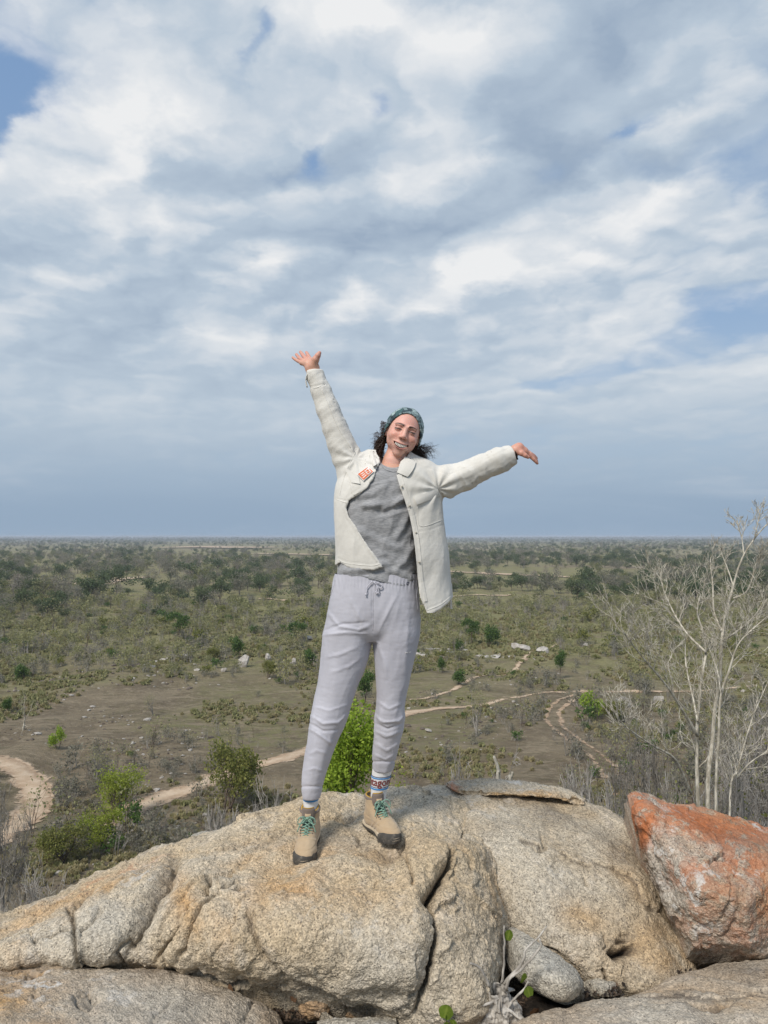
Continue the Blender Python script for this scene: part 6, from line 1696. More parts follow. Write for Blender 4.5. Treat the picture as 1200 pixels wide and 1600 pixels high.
# ------------------------------------------------------------------ trousers
def build_trousers():
    g = G3((-.36, 2.80, .14), (.20, 3.18, 1.05), .0040)
    hip = zx([(890, 526, 650), (905, 521.5, 652.5, 2.99, .108), (930, 517, 654.5, 2.99, .114), (955, 512.5, 656, 2.99, .116), (972, 511, 655.5, 2.99, .110), (986, 517, 645, 2.985, .094), (1000, 532, 628, 2.985, .070)], 2.99, .104)
    F = loft(g, hip, 2.5)
    legL = zx([(945, 528, 585, 2.99, .080), (962, 516, 586, 2.988, .098), (985, 506, 582, 2.985, .102), (1010, 503, 580, 2.98, .096), (1040, 499, 572, 2.975, .091), (1066, 496, 562, 2.97, .086), (1090, 491.5, 553, 2.965, .081), (1114, 487.5, 545, 2.955, .077), (1130, 484.5, 539, 2.95, .074), (1156, 481, 528, 2.945, .069), (1180, 476.5, 519.5, 2.94, .062), (1205, 472.5, 511, 2.935, .055), (1228, 470.5, 504.5, 2.935, .049), (1236, 471, 502.5, 2.935, .046), (1246, 473, 500, 2.935, .042)], 2.96, .08)
    legR = zx([(945, 580, 640, 2.99, .080), (962, 578, 652, 2.988, .098), (985, 580, 656, 2.985, .102), (1012, 583, 651.5, 2.985, .096), (1040, 585.5, 645, 2.985, .091), (1066, 587.5, 639.5, 2.985, .084), (1090, 588.8, 635, 2.985, .079), (1108, 588, 632.5, 2.98, .075), (1122, 586, 632.5, 2.985, .072), (1150, 583.8, 628, 3.0, .066), (1175, 582, 622, 3.01, .056), (1190, 582, 618, 3.015, .049), (1203, 582.5, 614.8, 3.02, .044)], 2.99, .08)
    F = smin(F, smin(loft(g, legL, 2.1), loft(g, legR, 2.1), .006), .012)
    V, Fq = surf(F, g); V = relax(V, Fq, 1, .4); N = vnormals(V, Fq); pq = proj(V)
    H = np.zeros(len(V)); lowc = np.interp(pq[:, 1], [905, 960, 1060, 1130, 1230], [.5, .8, .55, 1.0, .7])
    H += lowc * folds(V, N, (.25, .2, 1), .0014, .09, 51) + .0020 * fbm(V / np.array([.06, .06, .16]), 2, 52) + lowc * folds(V, N, (.2, .1, 1), .0014, .05, 57)
    W_ = [  # (polyline, amplitude, width) pressed or raised creases read from the photograph
      ([(512, 955), (530, 978), (560, 984), (580, 975)], .007, 5), ([(505, 986), (535, 975), (575, 972)], -.006, 4), ([(506, 992), (540, 988), (575, 990)], .006, 4),
      ([(560, 1010), (535, 1022), (510, 1028)], .004, 4), ([(568, 1025), (545, 1042), (515, 1052)], .004, 5), ([(588, 1000), (600, 1030), (606, 1065)], .005, 6), ([(640, 945), (636, 1000), (632, 1060)], .004, 7),
      ([(487, 1118), (505, 1130), (528, 1128), (542, 1116)], .009, 4), ([(485, 1130), (505, 1142), (530, 1140)], -.008, 3.5), ([(484, 1138), (500, 1148), (516, 1160), (514, 1150)], .008, 3.5), ([(488, 1104), (515, 1110), (545, 1100)], .005, 4),
      ([(586, 1118), (600, 1128), (622, 1126), (633, 1116)], .009, 4), ([(586, 1130), (605, 1139), (630, 1130)], -.008, 3.5), ([(585, 1142), (604, 1150), (627, 1142)], .007, 4), ([(584, 1160), (604, 1172), (624, 1160)], .005, 4), ([(584, 1178), (602, 1186), (618, 1176)], .005, 3.5), ([(592, 1096), (608, 1108), (628, 1098)], .006, 4),
      ([(480, 1180), (495, 1172), (512, 1178)], .004, 4), ([(474, 1205), (492, 1200), (508, 1206)], .004, 3.5), ([(581, 900), (583, 950), (582, 994)], -.004, 2.2), ([(545, 930), (560, 960), (575, 985)], .004, 5), ([(620, 930), (604, 962), (590, 990)], .005, 5)]
    for (pts, a, w) in W_:
        k_ = .62 if pts[0][1] > 1090 else .75; a_ = a * k_; w = w * .72; d, s_, t_ = polyline_dist(pq, pts); d = d + 1.2 * vnoise(V * 45, 8); H += a_ * np.exp(-(d / w) ** 2) * np.where(s_ > 0, 1, np.exp(-(d / (w * .8)) ** 2)) * np.sin(np.clip(t_, .02, .98) * math.pi) ** .5
    H += .0005 * (1 - 2 * np.abs(fbm(V / np.array([.05, .05, .016]) + 3, 2, 61))) * lowc
    # gathers under the waistband, elastic cuffs
    H += .0011 * np.sin(pq[:, 0] * 1.15 + 2 * vnoise(V * 20, 3)) * np.exp(-((pq[:, 1] - 912) / 9) ** 2)
    for (y, x0, x1) in [(1229, 460, 520), (1190, 575, 625)]:
        k = (pq[:, 0] > x0) & (pq[:, 0] < x1); H -= k * .0035 * np.exp(-((pq[:, 1] - y) / 1.6) ** 2)
    V = V + N * H[:, None]
    o = padd('trousers', V, Fq, mat=M_TROUSER)
    return o, BVHTree.FromPolygons([Vector(v) for v in V], [tuple(f) for f in Fq.tolist()])
trousers, KB = build_trousers()
# drawstring
def cord(pts, r, mat, name, parent, bv=KB, lift=.008, n=24):
    P = smooth_poly([(a, b, 0) for a, b in pts], n); L = []; Yl = 2.88
    for i, p in enumerate(P):
        h, nn = hit(bv, p[0], p[1])
        if h is None: h = at(p[0], p[1], Yl)
        Yl = h[1]; L.append(h - PROOT + np.array([0, -lift, 0]))
    tb = Tubes(); tb.add(L, r, 6); return link(name, tb.mesh(name, mat), parent)
M_CORD = material('drawstring', color=(.50, .50, .56), rough=.8)
for pts in ([(582, 908), (578, 912), (573, 918), (573, 924), (571.5, 928)], [(583, 908), (588, 914), (589, 922), (586, 926)], [(584, 909), (592, 911), (597, 915), (594, 919), (588, 914)], [(585, 910), (590, 917), (592, 925), (589.5, 927)]):
    cord(pts, .0022, M_CORD, 'drawstring', trousers)
for (x, y) in [(571.5, 928), (589.3, 926)]: cord([(x, y - 1), (x, y + 2)], .0032, M_CORD, 'cord_end', trousers, n=3)
cord([(517, 930), (521, 918), (524, 906)], .0012, M_TROUSER, 'pocket_edge', trousers, lift=.001); cord([(653, 912), (651, 930), (653, 955)], .0012, M_TROUSER, 'pocket_edge', trousers, lift=.001)
cord([(583, 925), (583.5, 950), (582.5, 985)], .0010, M_TROUSER, 'front_seam', trousers, lift=.0008)
for pts in ([(634.0, 1021.2), (634.2, 1018.8)], [(634.2, 1019.8), (637.5, 1019.6)], [(639, 1019.4), (642, 1018.6)], [(640.5, 1020), (642, 1019.4)]): cord(pts, .0009, M_WHITE, 'thigh_logo', trousers, lift=.0006, n=4)

# ------------------------------------------------------------------ socks
def sock(rows, name, stripes, text=None):
    n = 40; rr = np.array(sorted(zx(rows, 3, .04)));
    zs = np.linspace(rr[0, 0], rr[-1, 0], 26); a = np.arange(n) * 2 * math.pi / n; V = []
    def sec(z, k=1.0, aa=a):
        xl, xr, yc, ry = [np.interp(z, rr[:, 0], rr[:, c]) for c in (1, 2, 3, 4)]
        rad = k + .012 * np.sin(aa * 20)
        return np.stack([(xl + xr) / 2 + (xr - xl) / 2 * rad * np.cos(aa), yc + ry * rad * np.sin(aa), np.full(len(aa), z)], -1)
    for z in zs: V.append(sec(z))
    V = np.concatenate(V); j = np.arange(n); F = np.concatenate([np.stack([i * n + j, i * n + (j + 1) % n, (i + 1) * n + (j + 1) % n, (i + 1) * n + j], -1) for i in range(25)])
    o = padd(name, V, F, mat=M_SOCK)
    sl = -.12      # the rings drop a little to the front
    for (py, hpx, mat) in stripes:
        z0 = at(600, py, rr[0, 3])[2]; h = hpx / 395.; Vs = np.concatenate([sec(z0 + h * k / 2 + 0, 1.045) for k in (-1, 1)])
        Fs = np.stack([j, (j + 1) % n, n + (j + 1) % n, n + j], -1)
        Vi = np.concatenate([sec(z0 + h * k / 2, 1.0) for k in (-1, 1)]); V2 = np.concatenate([Vs, Vi])
        Fc = np.concatenate([Fs, np.stack([j + 2 * n, j, (j + 1) % n, (j + 1) % n + 2 * n], -1)[:, ::-1] , np.stack([j + n, j + 3 * n, (j + 1) % n + 3 * n, (j + 1) % n + n], -1)[:, ::-1]])
        sub('stripe', V2, Fc, mat, o)
    if text:
        cu = bpy.data.curves.new('lettering', 'FONT'); cu.body = text[0]; cu.size = 1.0; cu.offset = .018
        to = bpy.data.objects.new('tmp_text', cu); COL.objects.link(to)
        me = bpy.data.meshes.new_from_object(to.evaluated_get(bpy.context.evaluated_depsgraph_get())); COL.objects.unlink(to); bpy.data.objects.remove(to)
        import bmesh
        bm = bmesh.new(); bm.from_mesh(me); bmesh.ops.triangulate(bm, faces=bm.faces[:]); bmesh.ops.subdivide_edges(bm, edges=[e for e in bm.edges if e.calc_length() > .15], cuts=2, use_grid_fill=True); bm.to_mesh(me); bm.free()
        T2 = np.array([v.co[:] for v in me.vertices]); T2[:, 0] -= T2[:, 0].min(); Wd = T2[:, 0].max(); s = text[2] / 395.; z0 = at(600, text[1], rr[0, 3])[2]
        out = []
        for x, y, _ in T2:
            z = z0 + y * s * 1.2
            xl, xr, yc, ry = [float(np.interp(z, rr[:, 0], rr[:, c])) for c in (1, 2, 3, 4)]
            rx = (xr - xl) / 2; aa = text[3] + x * s / ((rx + ry) / 2)
            out.append(((xl + xr) / 2 + (rx + .0022) * math.cos(aa), yc + (ry + .0022) * math.sin(aa), z))
        fs = [tuple(p.vertices) for p in me.polygons]; Tq = np.array([f for f in fs if len(f) == 3]); Qq = np.array([f for f in fs if len(f) == 4]) if any(len(f) == 4 for f in fs) else None
        sub('lettering', np.array(out), Qq, M_MAROON, o, T=Tq)
    return o
sock([(1262, 474.5, 497, 2.945, .036), (1252, 474, 497.5, 2.945, .035), (1236, 474, 498, 2.94, .036), (1222, 474, 500, 2.94, .038)], 'sock', [(1247.2, 2.8, M_BLUE), (1243.6, .9, M_NAVY)])
sock([(1250, 579, 602.5, 3.035, .034), (1237, 579.5, 604, 3.03, .034), (1220, 580, 609, 3.025, .036), (1205, 581.5, 612, 3.02, .038), (1192, 583, 614.5, 3.015, .040)], 'sock',
     [(1211.0, 1.6, M_BLUE), (1208.6, .7, M_NAVY), (1225.6, .7, M_NAVY), (1228.4, 2.2, M_BLUE)], text=('patagonia', 1222.4, 14.5, R(180 - 22)))

# ------------------------------------------------------------------ boots (built once, toe towards -y)
def build_boot():
    g = G3((-.075, -.205, -.004), (.075, .125, .205), .0026)
    sole_out = None
    foot = smin(cone(g, (0, .055, .050), (.002, -.10, .036), .040, .036, 1.0), ell(g, (.004, -.115, .034), (.046, .058, .034)), .02)
    foot = smin(foot, ell(g, (-.002, .058, .045), (.036, .042, .045)), .02)
    inst = cone(g, (0, .030, .095), (.002, -.075, .050), .036, .030)
    shaft = loft(g, [(.04, -.036, .036, .048, .044), (.08, -.037, .037, .046, .046), (.12, -.040, .040, .046, .048), (.152, -.044, .044, .044, .050)], 2.2)
    up = smin(smin(foot, inst, .03), shaft, .02)
    up = np.maximum(up, .018 - g.z)
    hol = loft(g, [(.06, -.030, .030, .046, .040), (.12, -.034, .034, .046, .043), (.21, -.040, .040, .044, .046)], 2.2)
    upper = smax(up, -hol, .004)
    # slanted top line
    upper = np.maximum(upper, (g.z - (.145 + (g.y - .04) * .10)))
    V, F = surf(upper, g); V = relax(V, F, 1, .4); N = vnormals(V, F)
    H = .0018 * fbm(V * 30, 3, 5)
    for (y, z, a, w) in [(-.075, .062, .003, .005), (-.060, .075, .002, .004)]: H += a * np.exp(-(((V[:, 1] - y) * .6 + (V[:, 2] - z) * .8) / w) ** 2)
    H -= .002 * np.exp(-((V[:, 2] - .058 - .25 * np.maximum(0, V[:, 1] + .02)) / .0022) ** 2) * (V[:, 1] > -.09) - .0015 * (V[:, 2] > .058)
    V = V + N * H[:, None]
    root = link('boot', mesh_np('boot', V, F, None, [M_SUEDE]), person)
    # sole: outline swept up
    out = [(-.036, .10), (-.039, .06), (-.033, .01), (-.034, -.03), (-.044, -.08), (-.046, -.115), (-.036, -.152), (-.014, -.172), (.010, -.174), (.034, -.158), (.048, -.122), (.048, -.085), (.038, -.03), (.036, .01), (.040, .06), (.036, .10), (.018, .112), (-.018, .112)]
    P = smooth_poly([(x, y, 0) for x, y in out + out[:1]], 73)[:-1, :2]; m = len(P)
    def ringed(levels, name, mat, lug=False):
        V = []; cen = P.mean(0)
        for (z, k) in levels:
            q = cen + (P - cen) * k; zz = np.full(m, z)
            if callable(z): zz = np.array([z(y) for y in P[:, 1]])
            if lug: q = cen + (P - cen) * (k * (1 + .014 * (np.arange(m) % 4 < 2))[:, None])
            V.append(np.column_stack([q, zz]))
        V = np.concatenate(V); n = len(levels); j = np.arange(m); F = np.concatenate([np.stack([i * m + j, i * m + (j + 1) % m, (i + 1) * m + (j + 1) % m, (i + 1) * m + j], -1) for i in range(n - 1)])
        c = len(V); V = np.vstack([V, [[cen[0], cen[1], V[0, 2]], [cen[0], cen[1], V[(n - 1) * m, 2]]]])
        T = np.concatenate([np.stack([np.full(m, c), (j + 1) % m, j], -1), np.stack([np.full(m, c + 1), (n - 1) * m + j, (n - 1) * m + (j + 1) % m], -1)])
        return link(name, mesh_np(name, V, F, T, [mat], smooth=False), root)
    arch = lambda y: .010 + .010 * math.exp(-((y - .005) / .02) ** 2)
    ringed([(.0, .97), (.004, 1.01), (.012, 1.03)], 'outsole', M_OUTSOLE, lug=True)
    ringed([(.0115, 1.0), (.016, 1.045), (.026, 1.04), (.032, 1.0)], 'midsole', M_MIDSOLE)
    # rubber toe bumper
    A = np.linspace(math.radians(200), math.radians(340), 26); lv = [(.003, 1.06), (.020, 1.09), (.036, 1.05), (.043, .95)]
    V = []; 
    sel = [k for k in range(m) if P[k, 1] < -.095]; Q = P[sel]; cen = np.array([0.002, -.10])
    for (z, k) in lv: V.append(np.column_stack([cen + (Q - cen) * k, z - .012 * np.clip((Q[:, 1] + .14) / .05, 0, 1)]))
    mm = len(sel); V = np.concatenate(V); F = [(i * mm + j, i * mm + j + 1, (i + 1) * mm + j + 1, (i + 1) * mm + j) for i in range(3) for j in range(mm - 1)]
    inner = V.copy(); inner[:, :2] = cen + (inner[:, :2] - cen) * .90; k0 = len(V)
    F += [(k0 + a, k0 + d, k0 + c, k0 + b) for a, b, c, d in F]; F += [(3 * mm + j, 3 * mm + j + 1, k0 + 3 * mm + j + 1, k0 + 3 * mm + j) for j in range(mm - 1)]
    link('toe_cap', mesh_np('toe_cap', np.vstack([V, inner]), np.array(F), None, [M_OUTSOLE]), root)
    # padded collar and tongue
    tb = Tubes(); aa = np.linspace(0, 2 * math.pi, 30)
    ring = np.stack([.040 * np.cos(aa), .046 + .046 * np.sin(aa), .146 + .0045 * np.sin(aa)], -1); tb.add(ring, .0072, 8, cap=False); link('padded_collar', tb.mesh('padded_collar', M_BOOT_GREY), root)
    tb = Tubes(); ring2 = np.stack([.0365 * np.cos(aa), .046 + .0425 * np.sin(aa), .1515 + .0045 * np.sin(aa)], -1); tb.add(ring2, .0036, 6, cap=False); link('lining_edge', tb.mesh('lining_edge', M_MUSTARD), root)
    def slab(rows, th, name, mat, par=root):
        rows = np.array(rows, float); n = len(rows); V = []; wseg = 6
        for (y, z, w, b) in rows:
            for k in range(wseg + 1):
                t = k / wseg * 2 - 1; V.append((t * w, y + b * t * t, z))
        V = np.array(V); V2 = V + np.array([0, th, -th * .5]); k0 = len(V); s = wseg + 1
        F = [(i * s + j, i * s + j + 1, (i + 1) * s + j + 1, (i + 1) * s + j) for i in range(n - 1) for j in range(wseg)]
        F2 = [(k0 + d, k0 + c, k0 + b, k0 + a) for a, b, c, d in F]
        F3 = [(j + 1, j, k0 + j, k0 + j + 1) for j in range(wseg)] + [((n - 1) * s + j, (n - 1) * s + j + 1, k0 + (n - 1) * s + j + 1, k0 + (n - 1) * s + j) for j in range(wseg)]
        F4 = [(i * s, (i + 1) * s, k0 + (i + 1) * s, k0 + i * s) for i in range(n - 1)] + [((i + 1) * s + wseg, i * s + wseg, k0 + i * s + wseg, k0 + (i + 1) * s + wseg) for i in range(n - 1)]
        return link(name, mesh_np(name, np.vstack([V, V2]), np.array(F + F2 + F3 + F4), None, [mat]), par)
    slab([(-.012, .172, .026, .012), (-.012, .160, .029, .014), (-.014, .140, .029, .016), (-.020, .122, .026, .016)], .006, 'tongue', M_BOOT_GREY)
    slab([(-.0125, .1755, .024, .012), (-.0125, .1715, .0255, .012)], .0065, 'tongue_trim', M_MUSTARD)
    slab([(-.018, .150, .013, .006), (-.020, .134, .014, .006)], .003, 'tongue_label', M_SUEDE)
    slab([(-.021, .128, .024, .014), (-.036, .108, .022, .012), (-.058, .090, .020, .012), (-.082, .0765, .017, .010)], .005, 'tongue_lower', M_TONGUE)
    # laces: crossings then a bow
    tb = Tubes(); pts = [(-.024, .130, .027), (-.034, .113, .027), (-.045, .102, .026), (-.056, .094, .025), (-.068, .087, .023), (-.080, .081, .020)]
    for i in range(len(pts) - 1):
        (y0, z0, w0), (y1, z1, w1) = pts[i], pts[i + 1]
        for sgn in (-1, 1):
            P_ = [(-sgn * w0, y0 + .010, z0 - .002), (-sgn * w0 * .5, y0 - .002, z0 + .006), (0, (y0 + y1) / 2 - .008, (z0 + z1) / 2 + .010 + .002 * sgn), (sgn * w1 * .5, y1 - .002, z1 + .006), (sgn * w1, y1 + .009, z1 - .002)]
            tb.add(smooth_poly(P_, 14), .0024, 6)
    kx, ky, kz = 0, -.036, .140
    for sgn in (-1, 1):
        tb.add(smooth_poly([(kx, ky, kz), (sgn * .016, ky - .012, kz + .012), (sgn * .034, ky - .014, kz + .004), (sgn * .037, ky - .014, kz - .018), (sgn * .022, ky - .014, kz - .016), (kx, ky, kz)], 26), .0025, 6)
        tb.add(smooth_poly([(kx, ky, kz), (sgn * .018, ky - .010, kz - .004), (sgn * .032, ky - .018, kz - .030), (sgn * .040, ky - .018, kz - .052)], 18), .0025, 6)
    tb.add([(-.008, ky - .002, kz), (.008, ky - .002, kz + .001)], .0062, 8)
    link('laces', tb.mesh('laces', M_LACE), root)
    # eyelets and pull loop
    for i, (y, z, w) in enumerate(pts):
        for sgn in (-1, 1):
            tb = Tubes(); c = np.array((sgn * (w + .001), y + .008, z - .001)); tb.add([c, c + np.array((sgn * .003, -.003, .001))], .0036, 8); link('eyelet', tb.mesh('eyelet', M_BOOT_GREY), root)
    tb = Tubes(); tb.add(smooth_poly([(0, .092, .150), (0, .104, .158), (0, .106, .142), (0, .094, .134)], 14), .0035, 6, flat=2.2); link('pull_loop', tb.mesh('pull_loop', M_SUEDE), root)
    return root
boot = build_boot()
ROCKB = BVHTree.FromPolygons([Vector(v) for v in MV], [tuple(f) for f in MF[(MV[MF[:, 0], 1] > 2.5) & (MV[MF[:, 0], 2] > -.25)].tolist()])
def rock_z(x, y):
    r = ROCKB.ray_cast(Vector((x, y, .6)), Vector((0, 0, -1)), 2.0); return r[0].z if r[0] is not None else 0.0
BS = .88
def place_boot(b, x, y, rz, roll=0):
    d = np.array([math.sin(rz), -math.cos(rz)]); zt = max(rock_z(x + d[0] * .12 * BS, y + d[1] * .12 * BS), rock_z(x + d[0] * .10 * BS + .02, y + d[1] * .10 * BS)); zh = rock_z(x - d[0] * .08 * BS, y - d[1] * .08 * BS)
    pitch = math.atan2(zh - zt, .20 * BS); pitch = max(R(-3), min(R(14), pitch)); z = (zh + zt) / 2 + .004
    print('BOOT', x, y, zt, zh, math.degrees(pitch))
    b.location = tuple(np.array([x, y, z]) - PROOT); b.rotation_euler = (pitch, roll, rz); b.scale = (BS,) * 3
boot2 = boot.copy(); COL.objects.link(boot2); boot2.parent = person
for ch in list(boot.children):
    c = ch.copy(); COL.objects.link(c); c.parent = boot2
place_boot(boot, at(482.5, 1300, 2.90)[0], 2.895, R(-3)); place_boot(boot2, at(592, 1300, 2.985)[0], 2.985, R(24))

# ------------------------------------------------------------------ body
HEADC = W(630.5, 676, 2.985)
ROLL, YAW, TILT = R(17), R(4), R(4)
RM = np.array(Matrix.Rotation(ROLL, 3, 'Y') @ Matrix.Rotation(YAW, 3, 'Z') @ Matrix.Rotation(TILT, 3, 'X'))
HS = .90
def to_head(P): return (np.asarray(P) - HEADC) @ RM / HS
def from_head(P): return np.asarray(P) * HS @ RM.T + HEADC
def head_sdf(g, scarf=False):
    cr = ell(g, (0, .022, .027), (.0735, .092, .083))
    if scarf: return cr
    fc = ell(g, (0, -.022, -.026), (.0625, .067, .074))
    d = smin(cr, fc, .030)
    d = smin(d, ell(g, (0, -.062, -.096), (.021, .020, .019)), .028)           # chin
    for s in (-1, 1):
        d = smin(d, ell(g, (s * .038, -.063, -.026), (.024, .022, .020)), .016)   # smiling cheeks
        d = smin(d, ell(g, (s * .043, -.005, -.046), (.012, .026, .018)), .030)   # jaw
        d = smin(d, cone(g, (s * .014, -.087, .024), (s * .044, -.074, .022), .007, .007), .012)  # brow
        d = smax(d, -ell(g, (s * .031, -.106, .004), (.018, .020, .011)), .014)   # eye socket
        d = smin(d, ell(g, (s * .031, -.0735, .003), (.0150, .0140, .0120)), .005)  # lids over the eyeball
        d = smin(d, ell(g, (s * .0745, .016, -.010), (.008, .020, .030)), .008)   # ear
    d = smin(d, cone(g, (0, -.085, .014), (0, -.101, -.022), .0078, .0110), .012)  # nose
    d = smin(d, ell(g, (0, -.103, -.0250), (.0115, .0095, .0090)), .006)
    for s in (-1, 1):
        d = smin(d, ell(g, (s * .0140, -.098, -.0290), (.0075, .009, .0068)), .005)
        d = smax(d, -ell(g, (s * .0070, -.104, -.0350), (.0035, .004, .003)), .003)
    # muzzle pushed out by the smile, then the open smile itself
    d = smin(d, ell(g, (0, -.073, -.060), (.034, .022, .024)), .018)
    zc = -.0675 + 10.0 * g.x ** 2
    up = np.sqrt(((g.x) / .0325) ** 2 + ((g.z - zc - .0010) / .0088) ** 2) - 1
    up = up * .0088
    mouth = np.maximum(up, np.abs(g.y + .095) - .026)
    lips = np.maximum(smax(np.abs(up - .0012) - .0030 * np.clip(1.15 - (g.x / .034) ** 2, .05, 1), np.abs(g.y + .0885) - .007, .003), 0 - 1)
    surf_y = None
    d = smin(d, np.maximum(lips, d - .0042), .003)
    d = smax(d, -mouth, .003)
    return d
def face_tint(V):
    """skin colours of face, in head coordinates"""
    n = len(V); base = np.array([.70, .405, .325]); C = np.tile(base, (n, 1))
    def mixc(w, col): 
        nonlocal C
        w = np.clip(w, 0, 1)[:, None]; C = C * (1 - w) + np.array(col) * w
    fr = np.clip(-V[:, 1] / .03, 0, 1)
    def g_(x, z, sx, sz, xx=None): return np.exp(-(((V[:, 0] if xx is None else xx) - x) / sx) ** 2 - ((V[:, 2] - z) / sz) ** 2) * fr
    ax = np.abs(V[:, 0])
    mixc(.55 * g_(.042, -.024, .022, .020, ax), (.60, .24, .175)); mixc(.40 * g_(0, -.028, .014, .012), (.58, .22, .17)); mixc(.55 * g_(0, .050, .06, .03), (.64, .31, .26))
    mixc(.22 * g_(.031, .006, .018, .012, ax), (.45, .22, .17))
    # brows
    bz = .0235 + .004 * np.sin(np.clip((ax - .012) / .038, 0, 1) * math.pi) ; th = .0048 * np.clip(1.25 - (ax - .012) / .045, .25, 1)
    mixc(1.0 * (np.clip((ax - .008) / .004, 0, 1) * np.clip((.053 - ax) / .004, 0, 1) * np.exp(-((V[:, 2] - bz) / th) ** 4) * fr), (.050, .028, .020))
    # eyes narrowed by the smile
    ex, ez = (ax - .0312) / .0150, (V[:, 2] - .0025 + .0022 * ((ax - .0312) / .0145) ** 2)
    lid = np.exp(-((ez - .0040) / .0026) ** 2) * (np.abs(ex) < 1.12); inner = (np.abs(ex) < .88) & (ez < .0034) & (ez > -.0016)
    mixc(inner * fr, (.26, .21, .19)); mixc(((((ax - .0312) / .0064) ** 2 + ((ez - .0010) / .0062) ** 2 < 1) & inner) * fr * 1.0, (.020, .020, .018))
    mixc(lid * fr, (.035, .018, .013)); mixc(.6 * np.exp(-((ez + .0040) / .0012) ** 2) * (np.abs(ex) < .95) * fr, (.30, .12, .09)); mixc(.35 * np.exp(-((ez - .0105) / .0013) ** 2) * (np.abs(ex) < 1.0) * fr, (.30, .14, .10))
    mixc(.30 * np.exp(-((ez + .0100) / .0022) ** 2) * (np.abs(ex) < 1.0) * fr, (.42, .20, .15))
    # nostrils, smile lines
    mixc(.85 * g_(.0070, -.0350, .0038, .0026, ax), (.10, .03, .025)); mixc(.45 * g_(.018, -.030, .003, .006, ax), (.40, .17, .13))
    t = np.clip((-.030 - V[:, 2]) / .042, 0, 1); nl = .019 + .022 * t ** .8
    mixc(.30 * np.exp(-((ax - nl) / .0022) ** 2) * (V[:, 2] < -.028) * (V[:, 2] > -.074) * fr, (.36, .15, .11))
    zc = -.0675 + 10.0 * V[:, 0] ** 2; m = (np.sqrt((V[:, 0] / .0325) ** 2 + ((V[:, 2] - zc - .0010) / .0088) ** 2) - 1) * .0088
    mixc(.85 * np.exp(-((m - .0016) / .0018) ** 2) * fr * np.clip(1.2 - (V[:, 0] / .031) ** 2, 0, 1), (.56, .21, .19)); mixc(.75 * np.exp(-((V[:, 2] - zc + .0125) / .0042) ** 2) * fr * np.clip(1.1 - (V[:, 0] / .024) ** 2, 0, 1), (.58, .235, .215)); mixc(((m < .0002) & (V[:, 1] > -.088)) * fr, (.22, .065, .055))
    mixc(.35 * g_(0, -.083, .020, .0035), (.42, .20, .15))
    return C
def hand(g, wr, wdir_r, palm, fingers, thumb, r0=.0235):
    """palm: list of (point, radius) from the wrist to the knuckles; fingers: lists of points"""
    d = None
    for i in range(len(palm) - 1):
        for (p, q) in zip(palm[i], palm[i + 1]):
            c = cone(g, p[0], q[0], p[1], q[1]); d = c if d is None else smin(d, c, .010)
    f_all = None
    for f, r in fingers:
        f = np.array(f); 
        for i in range(len(f) - 1):
            ra = r * (1.06 - .12 * i); rb = r * (1.06 - .12 * (i + 1)); c = cone(g, f[i], f[i + 1], ra, rb); f_all = c if f_all is None else np.minimum(f_all, c)
    f_all = smin(f_all, f_all, .001)
    d = smin(d, f_all, .006)
    th, r = thumb; th = np.array(th); t = None
    for i in range(len(th) - 1): c = cone(g, th[i], th[i + 1], r[i], r[i + 1]); t = c if t is None else smin(t, c, .004)
    return smin(d, t, .009)
